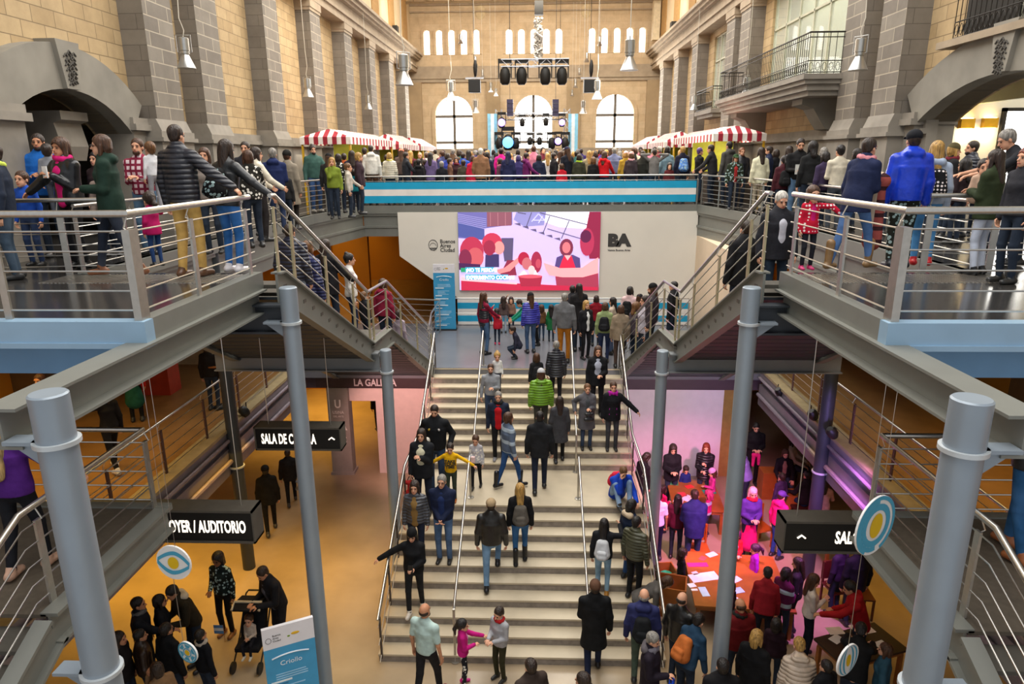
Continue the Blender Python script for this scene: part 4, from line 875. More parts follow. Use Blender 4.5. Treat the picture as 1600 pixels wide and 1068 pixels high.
# bundled cable hanging from the roof truss, small gallery speakers
c0, c1 = aty(842, 12, 38), aty(840, 95, 38)
b = MB(); rn = random.Random(4)
for k in range(9):
    pts = [(c0[0]+(c1[0]-c0[0])*t+rn.uniform(-0.22, 0.22), 38+rn.uniform(-0.2, 0.2), c0[2]+(c1[2]-c0[2])*t) for t in np.linspace(0.2, 1, 12)]; b.tube(pts, 0.075, 6)
r = empty('cable_bundle', c1, 0, 'thick tangled bundle of silver cables hanging before the middle slit windows', 'cable'); b.build('cables', plain('silver_cable', '#B8B2A8', 0.4, 0.4, 0.35, 12), r, True)
MB().box(c0[0]-0.22, c0[0]+0.22, 37.8, 38.2, c0[2]-0.35, c0[2]+0.3).build('junction_box', M_darkmetal, r); r['category'] = 'cable'
for x, y, xx_, n in ((618, 53, -7.55, 'left'), (1052, 47, 7.55, 'right')):
    p = atx(x, y, xx_); tag(MB().box(p[0]-0.15, p[0]+0.15, p[1]-0.25, p[1]+0.25, p[2]-0.4, p[2]+0.4).build('wall_speaker', M_black), f'small black loudspeaker on the {n} wall above the cornice', 'speaker')
p = atx(1023, 43, 7.6); tag(MB().box(7.2, 7.6, 44.8, 45.4, p[2]-1.0, p[2]+1.2).build('column_speaker', plain('cream_paint', '#D8C9A8', 0.6)), 'tall cream column loudspeaker in the right far corner', 'speaker')
# roof trusses at the far end
for yy, z in ((38.0, 16.65), (44.5, 17.3)):
    r = empty('roof_truss', (0, yy, z), 0, ('nearer' if yy < 40 else 'farther')+' steel roof truss across the far end of the hall', 'truss'); mt_ = plain('roof_steel', '#8E7A5C', 0.5, 0.3)
    for a, e, k in (((-7.9, z), (7.9, z), 0.07), ((-7.9, z+0.2), (0, z+3.6), 0.07), ((7.9, z+0.2), (0, z+3.6), 0.07)): MB().tube([(a[0], yy, a[1]), (e[0], yy, e[1])], k, 6).build('chord', mt_, r, True)
    b = MB()
    for k in range(-6, 7):
        x = k*1.2; h = 3.4*(1-abs(x)/8.0); b.tube([(x, yy, z), (x, yy, z+h)], 0.035, 5); s_ = -1 if k > 0 else 1
        if k: b.tube([(x, yy, z+h), (x+s_*1.2, yy, z)], 0.03, 5)
    b.build('lacing', mt_, r, True)

# ------------------------------------------------------------------ striped market stalls
def stall(cx, y0, length, w, ez, rz, label):
    r = empty('market_stall', (cx, y0, UZ), 0, label, 'stall', 'striped market stalls')
    n = 11; b = MB(); hip = 0.45
    def roof(a):  # a: 0..1 across
        return ez+rz*(1-abs(2*a-1))
    for k in range(n):
        a0, a1 = k/n, (k+1)/n; x0, x1 = cx-w/2+w*a0, cx-w/2+w*a1; mi = 0 if k % 2 == 0 else 1
        b.add([(x0, y0, ez-0.22), (x1, y0, ez-0.22), (x1, y0, ez), (x0, y0, ez)], [(0, 1, 2, 3)], mi)
        b.add([(x0, y0, ez), (x1, y0, ez), (x1, y0+hip*(1-abs(2*a1-1)), roof(a1)), (x0, y0+hip*(1-abs(2*a0-1)), roof(a0))], [(0, 1, 2, 3)], mi)
    m_ = int(length/0.22)
    for k in range(m_):
        ya, yb = y0+length*k/m_, y0+length*(k+1)/m_; mi = 0 if k % 2 == 0 else 1
        for s_ in (-1, 1):
            b.add([(cx+s_*w/2, ya, ez), (cx+s_*w/2, yb, ez), (cx, max(yb, y0+hip), ez+rz), (cx, max(ya, y0+hip), ez+rz)], [(0, 1, 2, 3)], mi)
            b.add([(cx+s_*w/2, ya, ez-0.22), (cx+s_*w/2, yb, ez-0.22), (cx+s_*w/2, yb, ez), (cx+s_*w/2, ya, ez)], [(0, 1, 2, 3)], mi)
    b.build('striped_canopy', [plain('canopy_white', '#F1E8DD', 0.7), plain('canopy_red', '#A01F30', 0.7)], r)
    for x in (cx-w/2+0.05, cx+w/2-0.05):
        for y in (y0+0.08, y0+length-0.08): MB().box(x-0.03, x+0.03, y-0.03, y+0.03, UZ, ez-0.02).build('post', plain('yellow_post', '#D9A91C', 0.5), r)
    MB().box(cx-w/2+0.1, cx+w/2-0.1, y0+0.15, y0+length-0.15, UZ, UZ+0.85).build('counter', plain('stall_counter', '#33281C', 0.6), r)
    MB().box(cx-w/2+0.1, cx+w/2-0.1, y0+length*0.5, y0+length*0.5+0.03, UZ+0.9, ez-0.1).build('back_cloth', plain('lime_cloth', '#B5B52A', 0.6), r)
for sx, cx in ((-1, -6.35), (1, 6.42)):
    nm = 'left' if sx < 0 else 'right'
    stall(cx, 21.9, 6.5, 1.6, UZ+2.08, 0.26, f'red and white striped market stall nearest on the {nm} wall')
    stall(cx, 30.3, 4.5, 1.6, UZ+2.0, 0.45, f'second red and white striped stall along the {nm} wall')
    stall(cx, 36.0, 4.5, 1.6, UZ+2.0, 0.45, f'farthest red and white striped stall along the {nm} wall')

# ------------------------------------------------------------------ balconies, grilles, sconces
M_iron = plain('wrought_iron', '#2E2A26', 0.5, 0.6)
def iron_rail(root, pts, z, h):
    for i in range(len(pts)-1):
        a, b_ = np.array(pts[i]), np.array(pts[i+1]); L = np.linalg.norm(b_-a); n = int(L/0.14); b = MB()
        for zz in (0.04, h*0.32, h*0.88, h): b.tube([(a[0], a[1], z+zz), (b_[0], b_[1], z+zz)], 0.012 if zz < h else 0.02, 5)
        for k in range(n+1):
            p = a+(b_-a)*k/n; b.tube([(p[0], p[1], z), (p[0], p[1], z+h)], 0.008, 5)
            if k < n:
                q = a+(b_-a)*(k+0.5)/n; d = (b_-a)/L
                b.tube([(q[0]+d[0]*0.05*math.cos(t), q[1]+d[1]*0.05*math.cos(t), z+h*0.18+0.09*h/0.9*math.sin(t)) for t in np.linspace(0, 2*PI, 9)], 0.007, 4, False)
        b.build('iron_railing', M_iron, root, True)
r = empty('stone_balcony', (7.2, 22, 9.8), 0, 'long stone balcony with wrought iron railing on the right wall', 'balcony')
b = MB()
for z0_, z1_, o_ in ((10.10, 10.22, 0), (10.0, 10.10, 0.06), (9.86, 10.0, 0.14), (9.74, 9.86, 0.22)): b.box(6.55+o_, 7.95, 17.45+o_, 25.8-o_, z0_, z1_)
b.build('slab', M_plinth, r)
iron_rail(r, [(7.9, 17.55), (6.65, 17.55), (6.65, 25.7), (7.9, 25.7)], 10.22, 0.92)
for y in (18.5, 24.4):
    MB().prism([(7.95, 9.74), (6.95, 9.74), (6.95, 9.6), (7.25, 9.5), (7.45, 9.2), (7.6, 9.0), (7.95, 8.95)], 'Y', y, y+0.7).build('console', M_arch, r)
r = empty('small_balcony', (7.6, 31, 10.2), 0, 'small iron fronted balcony beyond the long one on the right wall', 'balcony')
MB().box(7.3, 7.95, 29.5, 32.5, 10.05, 10.22).box(7.4, 7.95, 29.6, 32.4, 9.9, 10.05).build('slab', M_plinth, r); iron_rail(r, [(7.9, 29.55), (7.35, 29.55), (7.35, 32.45), (7.9, 32.45)], 10.22, 0.85)
nwin += 1
wr = struct(MB().box(7.93, 7.96, 7.5, 13.55, 10.35, 13.2).build('window_%d' % nwin, plain('pale_window_glass', '#B9BBA8', 0.1)))
MB().box(7.90, 7.94, 12.1, 13.55, 10.35, 13.2).build('window_shutter', M_darkmetal, wr)
struct(MB().box(7.55, 7.95, 7.2, 13.75, 10.2, 10.32).build('trim_sill_right', M_cornice))
r = empty('window_grille', (7.7, 12, 10.35), 0, 'wrought iron window grille above the right arch', 'grille'); iron_rail(r, [(7.75, 13.6), (7.75, 7.4)], 10.33, 0.95)
for k, (x, y) in enumerate(((1509, 193), (1545, 192))):
    p = aty(x, y, 17.45); r = empty('wall_sconce', p, 0, ('left' if k == 0 else 'right')+' gold wall sconce in the white room behind the right arch', 'lamp', 'gold wall sconces')
    MB().box(p[0]-0.16, p[0]+0.16, 17.35, 17.49, p[2]-0.11, p[2]+0.11).build('shade', plain('brass', '#C79A2E', 0.3, 0.8), r)
    MB().box(p[0]-0.12, p[0]+0.12, 17.37, 17.47, p[2]-0.125, p[2]-0.11).box(p[0]-0.12, p[0]+0.12, 17.37, 17.47, p[2]+0.11, p[2]+0.125).build('bulb', glow('sconce_glow', '#FFDC8A', 14), r)
    light('sconce_light', 'POINT', (p[0], 17.25, p[2]-0.25), 10, (1, 0.8, 0.45), 0.05)
p0, p1 = aty(1572, 174, 17.46), aty(1640, 225, 17.46); nwin += 1
wr = struct(MB().box(p0[0], p1[0], 17.45, 17.49, UZ+0.3, p0[2]).build('window_%d' % nwin, M_sky))
MB().box(p0[0]-0.08, p0[0], 17.4, 17.5, UZ, p0[2]+0.08).box(p0[0]-0.08, p1[0], 17.4, 17.5, p0[2], p0[2]+0.08).box(p0[0]+0.9, p0[0]+0.97, 17.4, 17.5, UZ, p0[2]).build('window_frame', M_darkmetal, wr)
p = aty(1480, 222, 17.44); tag(MB().box(p[0]-0.25, p[0]+0.2, 17.4, 17.46, p[2]-0.2, p[2]+0.3).build('wall_notice', plain('notice_white', '#F2F1EE', 0.5)), 'white notice on the side room wall beside the arch pier', 'notice')

# ------------------------------------------------------------------ flood lights clamped on the gallery edges
def flood(p, a, label):
    r = empty('flood_light', p, a, label, 'spotlight', 'small gallery flood lights'); T = Matrix.Translation(p) @ Matrix.Rotation(a, 4, 'Z') @ Matrix.Rotation(math.radians(-35), 4, 'Y')
    def put(b, nm, m): b.v = [tuple(T @ Vector(q)) for q in b.v]; b.build(nm, m, r, True)
    r.rotation_euler = (0, 0, 0)
    put(MB().lathe([(0.07, -0.12), (0.10, -0.05), (0.10, 0.05), (0.06, 0.1)], (0, 0, 0), 12), 'housing', M_black)
    b = MB(); b.tube([(0, 0, 0), (0.05, 0.12, 0.0), (0.12, 0.12, 0.1)], 0.012, 5); put(b, 'clamp', M_darkmetal)
for x, y, xx_, n in ((381, 642, -5.9, 'black flood light on the left gallery edge beside the dark column'), (1270, 647, 5.85, 'black flood light on the right gallery edge, above the violet column'), (1300, 675, 5.75, 'black flood light clamped to the violet lit column'), (1218, 612, 5.9, 'small black clamp light far along the right gallery edge')):
    flood(tuple(atx(x, y, xx_)), 0.3, n)

# ------------------------------------------------------------------ craft corner: tables, chairs, stools, boxes
M_wood = plain('orange_wood', '#9A5A24', 0.45, 0, 0.16, 5)
def table(c, w, d, h, rz, label, top=M_wood):
    r = empty('craft_table', (c[0], c[1], 0), rz, label, 'table'); T = Matrix.Translation((c[0], c[1], 0)) @ Matrix.Rotation(rz, 4, 'Z'); r.rotation_euler = (0, 0, 0)
    def put(b, nm, m): b.v = [tuple(T @ Vector(q)) for q in b.v]; return b.build(nm, m, r)
    put(MB().box(-w/2, w/2, -d/2, d/2, h-0.04, h), 'table_top', top)
    put(MB().box(-w/2+0.05, w/2-0.05, -d/2+0.04, d/2-0.04, h-0.12, h-0.04), 'apron', M_wood)
    for i in (-1, 1):
        for j in (-1, 1): put(MB().box(i*(w/2-0.07)-0.03, i*(w/2-0.07)+0.03, j*(d/2-0.07)-0.03, j*(d/2-0.07)+0.03, 0, h-0.12), 'leg', M_wood)
    return r
def crate(c, w, d, h, rz, label, open_=True):
    r = empty('wooden_box_stool', (c[0], c[1], 0), 0, label, 'stool', 'wooden box stools'); T = Matrix.Translation((c[0], c[1], 0)) @ Matrix.Rotation(rz, 4, 'Z'); t = 0.025
    def put(b, nm, m): b.v = [tuple(T @ Vector(q)) for q in b.v]; return b.build(nm, m, r)
    for k, (x0_, x1_, y0_, y1_) in enumerate(((-w/2, -w/2+t, -d/2, d/2), (w/2-t, w/2, -d/2, d/2), (-w/2+t, w/2-t, -d/2, -d/2+t), (-w/2+t, w/2-t, d/2-t, d/2))): put(MB().box(x0_, x1_, y0_, y1_, 0, h), 'side_board', M_wood)
    put(MB().box(-w/2+t, w/2-t, -d/2+t, d/2-t, 0.02 if not open_ else h*0.45, 0.05 if not open_ else h*0.45+0.02), 'bottom_board', M_wood)
    if not open_: put(MB().box(-w/2, w/2, -d/2, d/2, h, h+0.02), 'seat_board', M_wood)
    return r
def chair(c, rz, label, col='#8A4A1C'):
    r = empty('wooden_chair', (c[0], c[1], 0), 0, label, 'chair', 'wooden chairs'); T = Matrix.Translation((c[0], c[1], 0)) @ Matrix.Rotation(rz, 4, 'Z'); m = plain('chair_'+col[1:], col, 0.4, 0, 0.12, 6)
    def put(b, nm): b.v = [tuple(T @ Vector(q)) for q in b.v]; return b.build(nm, m, r)
    put(MB().box(-0.21, 0.21, -0.21, 0.21, 0.42, 0.45), 'seat'); put(MB().box(-0.21, 0.21, -0.23, -0.205, 0.5, 0.88), 'backrest')
    for i in (-1, 1):
        put(MB().box(i*0.19-0.018, i*0.19+0.018, 0.17, 0.205, 0, 0.42), 'leg'); put(MB().box(i*0.19-0.018, i*0.19+0.018, -0.205, -0.17, 0, 0.88), 'leg')
    return r
c1 = atz(1085, 772, 0.62); table(c1, 1.15, 1.5, 0.62, math.radians(-4), 'far craft table strewn with coloured paper, by the lilac wall')
c2 = atz(1150, 905, 0.62); T2 = c2; table(c2, 1.75, 1.75, 0.62, math.radians(-5), 'large orange craft table full of paper scraps in the pink light')
c3 = atz(1345, 1005, 0.7); table(c3, 1.25, 0.7, 0.7, math.radians(20), 'dark craft table with white papers beside the person in the red hoodie', plain('dark_table', '#2E1D16', 0.4))
c4 = atz(1320, 830, 0.7); table(c4, 1.1, 0.7, 0.7, math.radians(5), 'dark brown side table under the right gallery', plain('brown_table', '#4A2615', 0.4))
for (x, y, w_, d_, h_, a, n, op) in ((1041, 887, 0.36, 0.42, 0.52, 8, 'open wooden box stool holding a turquoise bag', True), (1051, 908, 0.52, 0.5, 0.62, -14, 'empty open wooden box stool beside the little girl', True), (1183, 892, 0.42, 0.46, 0.55, -16, 'open wooden box stool on the right of the craft table', True), (1104, 880, 0.42, 0.36, 0.55, 0, 'closed box stool at the back of the large craft table', False), (1205, 735, 0.5, 0.4, 0.7, 0, 'dark wooden box behind the person in black', False), (1240, 770, 0.5, 0.4, 0.6, 0, 'dark wooden box seat under the gallery', False)):
    crate(atz(x, y, h_), w_, d_, h_, math.radians(a), n, op)
for (x, y, a, n, col) in ((1092, 845, 180, 'orange wooden chair behind the man in the navy coat', '#A4581C'), (1188, 812, 200, 'orange wooden chair beside the column and woman in red scarf', '#A4581C'), (1310, 905, 190, 'dark red chair under the hanging sign', '#54201A'), (1345, 915, 175, 'brown chair beside the pink bag', '#5A2A16')):
    chair(atz(x, y, 0.6), math.radians(a), n, col)
# things lying on the tables
rn = random.Random(11)
def sheet(p, w, d, a, col, label, z, nm='paper_sheet', cat='paper'):
    ca, sa = math.cos(a), math.sin(a); b = MB(); b.obox((p[0], p[1], z+0.003), (w/2*ca, w/2*sa, 0), (-d/2*sa, d/2*ca, 0), (0, 0, 0.002)); tag(b.build(nm, plain('sheet_'+col[1:], col, 0.6)), label, cat, 'craft papers')
for (x, y, w_, d_, a, col, n) in ((1108, 768, 0.3, 0.2, 0.1, '#2FA07A', 'green paper on the far craft table'), (1050, 754, 0.3, 0.22, -0.2, '#3AA060', 'green paper at the back left of the far craft table'), (1077, 760, 0.2, 0.16, 0.4, '#E03030', 'red paper on the far craft table'), (1066, 772, 0.18, 0.2, 0.2, '#D84048', 'small red card on the far craft table'), (1074, 778, 0.3, 0.2, 0.8, '#EDE6F0', 'white paper sheet on the far craft table'), (1060, 782, 0.22, 0.2, -0.4, '#E8DCE8', 'second white paper on the far craft table')):
    sheet(atz(x, y, 0.62), w_, d_, a, col, n, 0.62)
for (x, y, w_, d_, a, col, n) in ((1090, 882, 0.40, 0.14, 0.05, '#E8287E', 'bright pink paper strip on the large craft table'), (1100, 901, 0.55, 0.26, 0.25, '#EFEAF4', 'large white paper on the large craft table'), (1081, 914, 0.14, 0.12, 0.3, '#F2F0F2', 'white card with a dark spot near the table corner'), (1085, 921, 0.12, 0.06, 0.1, '#EDE8E8', 'tiny white scrap at the table corner'), (1100, 924, 0.14, 0.28, 0.1, '#BBD8E8', 'blue and white booklet at the near edge of the large table'), (1112, 866, 0.22, 0.14, 0.5, '#F0D8DC', 'pale paper at the back of the large table'), (1098, 872, 0.16, 0.12, 0.9, '#E05050', 'red scrap at the back of the large table'), (1147, 868, 0.25, 0.16, 0.2, '#F4E4EC', 'white paper before the child in red'), (1150, 905, 0.2, 0.14, 0.6, '#E8E0F0', 'paper scrap right of the column on the large table'), (1153, 922, 0.2, 0.16, 0.3, '#A8D0E8', 'pale blue paper on the right side of the large table'), (1146, 935, 0.16, 0.12, 0.9, '#F0E8F0', 'white scrap near the right table edge'), (1086, 895, 0.12, 0.1, 0.4, '#F2C8CC', 'pink scrap beside the little girl')):
    sheet(atz(x, y, 0.62), w_, d_, a, col, n, 0.62)
for (x, y, w_, d_, a, col, n) in ((1347, 982, 0.34, 0.26, 0.3, '#F0E4E4', 'large white sheet on the dark table'), (1305, 985, 0.26, 0.18, 0.1, '#F2E6DC', 'white papers before the red hoodie'), (1307, 998, 0.22, 0.16, 0.6, '#EADFD4', 'crumpled paper at the dark table edge'), (1376, 1006, 0.2, 0.14, 0.4, '#E8DED2', 'small white paper at the far end of the dark table')):
    sheet(atz(x, y, 0.7), w_, d_, a, col, n, 0.7)
p = atz(1041, 887, 0.52); tag(MB().ball((p[0], p[1], 0.348), (0.15, 0.12, 0.1), 12).build('cloth_bag', plain('turquoise_cloth', '#3FC0A8', 0.7, 0, 0.2, 8, 0.5), None, True), 'turquoise cloth bag lying in the open wooden box', 'bag')
# rope clamp table lamp-like stand behind the left gallery rail
p = atz(372, 640, LZ); r = empty('bar_table', (p[0]-0.15, p[1], LZ), 0, 'small round bar table behind the left gallery railing', 'table')
p = (p[0]-0.4, p[1]+0.2, LZ)
MB().lathe([(0.33, 0.98), (0.33, 1.01)], p, 22).build('table_top', M_wood, r); MB().lathe([(0.025, 0.02), (0.025, 0.98)], p, 10).build('stem', M_darkmetal, r); MB().lathe([(0.22, 0), (0.2, 0.02)], p, 18).build('foot', M_darkmetal, r)
# low red counter and white bench glimpsed on the left gallery
p = atz(262, 585, LZ+0.5); tag(MB().box(p[0]-0.7, p[0], p[1], p[1]+0.5, LZ, LZ+0.9).build('counter', plain('red_counter', '#A8331C', 0.5)), 'red counter with pale edge on the left gallery', 'counter')
p = atz(290, 560, LZ+0.4); tag(MB().box(p[0]-1.0, p[0]+0.5, p[1]+0.8, p[1]+1.5, LZ, LZ+0.8).build('bench', plain('cream_bench', '#C9B48E', 0.6)), 'cream bench farther back on the left gallery', 'bench')
# ------------------------------------------------------------------ people: bodies and clothes grown from distance fields
def rot_z(a): c, s = math.cos(a), math.sin(a); return np.array(((c, -s, 0), (s, c, 0), (0, 0, 1)))
def rot_x(a): c, s = math.cos(a), math.sin(a); return np.array(((1, 0, 0), (0, c, -s), (0, s, c)))
def rot_y(a): c, s = math.cos(a), math.sin(a); return np.array(((c, 0, s), (0, 1, 0), (-s, 0, c)))
class Field:
    """smooth union of round cones and ellipsoids, evaluated only near each shape"""
    def __init__(s, k=0.03): s.p = []; s.k = k
    def cone(s, a, b, ra, rb, flat=None, k=None): s.p.append(('c', np.array(a, float), np.array(b, float), ra, rb, flat, k)); return s
    def ell(s, c, r, R=None, k=None, cut=False): s.p.append(('x' if cut else 'e', np.array(c, float), np.array(r, float), R, None, None, k)); return s
    def bounds(s):
        lo, hi = np.full(3, 9.0), np.full(3, -9.0)
        for t, a, b, ra, rb, fl, k in s.p:
            if t == 'c': lo = np.minimum(lo, np.minimum(a-ra, b-rb)); hi = np.maximum(hi, np.maximum(a+ra, b+rb))
            elif t == 'e': m = b.max(); lo = np.minimum(lo, a-m); hi = np.maximum(hi, a+m)
        return lo, hi
    def mesh(s, h, clip=None, zmin=None):
        lo, hi = s.bounds(); lo = lo-2.5*h-s.k*0.4; hi = hi+2.5*h+s.k*0.4
        if zmin is not None: lo[2] = max(lo[2], zmin-2*h)
        n = np.maximum(4, np.ceil((hi-lo)/h).astype(int)+1)
        F = np.full(n, 1.0, np.float32); ax = [lo[i]+h*np.arange(n[i]) for i in range(3)]
        for t, a, b, ra, rb, fl, k in s.p:
            k = s.k if k is None else k
            if t == 'c': l, u = np.minimum(a-ra, b-rb), np.maximum(a+ra, b+rb)
            else: l, u = a-b.max(), a+b.max()
            m = k+2*h
            i0 = np.clip(np.floor((l-m-lo)/h).astype(int), 0, n-1); i1 = np.clip(np.ceil((u+m-lo)/h).astype(int)+1, 1, n)
            if (i1 <= i0).any(): continue
            X = ax[0][i0[0]:i1[0], None, None]; Y = ax[1][None, i0[1]:i1[1], None]; Z = ax[2][None, None, i0[2]:i1[2]]
            if t == 'c':
                ba = b-a; L2 = float(ba@ba)+1e-9
                hh = np.clip(((X-a[0])*ba[0]+(Y-a[1])*ba[1]+(Z-a[2])*ba[2])/L2, 0, 1)
                dx, dy, dz = X-a[0]-hh*ba[0], Y-a[1]-hh*ba[1], Z-a[2]-hh*ba[2]
                if fl is not None:
                    nx, ny, nz, q = fl; dn = dx*nx+dy*ny+dz*nz; e = (q-1)*dn
                    dx = dx+e*nx; dy = dy+e*ny; dz = dz+e*nz
                d = np.sqrt(dx*dx+dy*dy+dz*dz)-(ra+(rb-ra)*hh)
                if fl is not None: d = d*0.75
            else:
                dx, dy, dz = X-a[0], Y-a[1], Z-a[2]
                if ra is not None:
                    R = ra; dx, dy, dz = R[0, 0]*dx+R[1, 0]*dy+R[2, 0]*dz, R[0, 1]*dx+R[1, 1]*dy+R[2, 1]*dz, R[0, 2]*dx+R[1, 2]*dy+R[2, 2]*dz
                q = np.sqrt((dx/b[0])**2+(dy/b[1])**2+(dz/b[2])**2); q2 = np.sqrt((dx/b[0]**2)**2+(dy/b[1]**2)**2+(dz/b[2]**2)**2)+1e-9
                d = q*(q-1)/q2
            S = F[i0[0]:i1[0], i0[1]:i1[1], i0[2]:i1[2]]
            if t == 'x':
                w = np.maximum(k-np.abs(-d-S), 0)/k if k > 0 else 0; S[...] = np.maximum(S, -d)+w*w*k*0.25
            else:
                w = np.maximum(k-np.abs(d-S), 0)/k; S[...] = np.minimum(S, d)-w*w*k*0.25
        if clip is not None: F = np.maximum(F, clip(ax[0][:, None, None], ax[1][None, :, None], ax[2][None, None, :]).astype(np.float32))
        F[0], F[-1], F[:, 0], F[:, -1], F[:, :, 0], F[:, :, -1] = 1, 1, 1, 1, 1, 1
        return nets(F, lo, h)
def nets(F, lo, h):
    neg = F < 0; nx, ny, nz = F.shape
    S = np.zeros((nx-1, ny-1, nz-1, 3), np.float32); N = np.zeros((nx-1, ny-1, nz-1), np.float32)
    crosses = []
    for a in range(3):
        sl0 = [slice(None)]*3; sl1 = [slice(None)]*3; sl0[a] = slice(0, -1); sl1[a] = slice(1, None)
        f0, f1 = F[tuple(sl0)], F[tuple(sl1)]; c = neg[tuple(sl0)] != neg[tuple(sl1)]
        idx = np.argwhere(c); t = f0[c]/(f0[c]-f1[c]); pos = idx.astype(np.float32); pos[:, a] += t
        b, d = [(1, 2), (0, 2), (0, 1)][a]
        for ob in (0, -1):
            for od in (0, -1):
                j = idx.copy(); j[:, b] += ob; j[:, d] += od
                ok = (j >= 0).all(1) & (j[:, 0] < nx-1) & (j[:, 1] < ny-1) & (j[:, 2] < nz-1)
                jj = j[ok]; np.add.at(S, (jj[:, 0], jj[:, 1], jj[:, 2]), pos[ok]); np.add.at(N, (jj[:, 0], jj[:, 1], jj[:, 2]), 1)
        crosses.append((idx, neg[tuple(sl0)][c], b, d, a))
    act = N > 0; ids = np.full(N.shape, -1, np.int64); ids[act] = np.arange(act.sum())
    V = S[act]/N[act][:, None]*h+lo
    faces = []
    for idx, inside, b, d, a in crosses:
        if not len(idx): continue
        def g(ob, od):
            j = idx.copy(); j[:, b] += ob; j[:, d] += od; return ids[j[:, 0], j[:, 1], j[:, 2]]
        q = np.stack([g(-1, -1), g(0, -1), g(0, 0), g(-1, 0)], 1)
        flip = inside if a != 1 else ~inside
        q[~flip] = q[~flip][:, ::-1]; faces.append(q)
    return V, np.concatenate(faces) if faces else np.zeros((0, 4), int)
def mesh_from(parts, name, mats):
    """parts: list of (V, Q, material index)"""
    me = bpy.data.meshes.new(name); vo = 0; Vs, Qs, Ms = [], [], []
    for V, Q, mi in parts:
        Vs.append(V); Qs.append(Q+vo); Ms.append(np.full(len(Q), mi)); vo += len(V)
    V = np.concatenate(Vs); Q = np.concatenate(Qs).astype(np.int32); M = np.concatenate(Ms).astype(np.int32)
    me.vertices.add(len(V)); me.vertices.foreach_set('co', V.astype(np.float32).ravel())
    me.loops.add(Q.size); me.loops.foreach_set('vertex_index', Q.ravel())
    me.polygons.add(len(Q)); me.polygons.foreach_set('loop_start', np.arange(0, Q.size, 4, dtype=np.int32)); me.polygons.foreach_set('loop_total', np.full(len(Q), 4, np.int32))
    me.polygons.foreach_set('material_index', M); me.polygons.foreach_set('use_smooth', np.ones(len(Q), bool))
    for m in mats: me.materials.append(m)
    me.update(calc_edges=True); return me
def islands_mesh(V, mb):  # MB -> quads padded
    return np.array(mb.v, float), mb.f
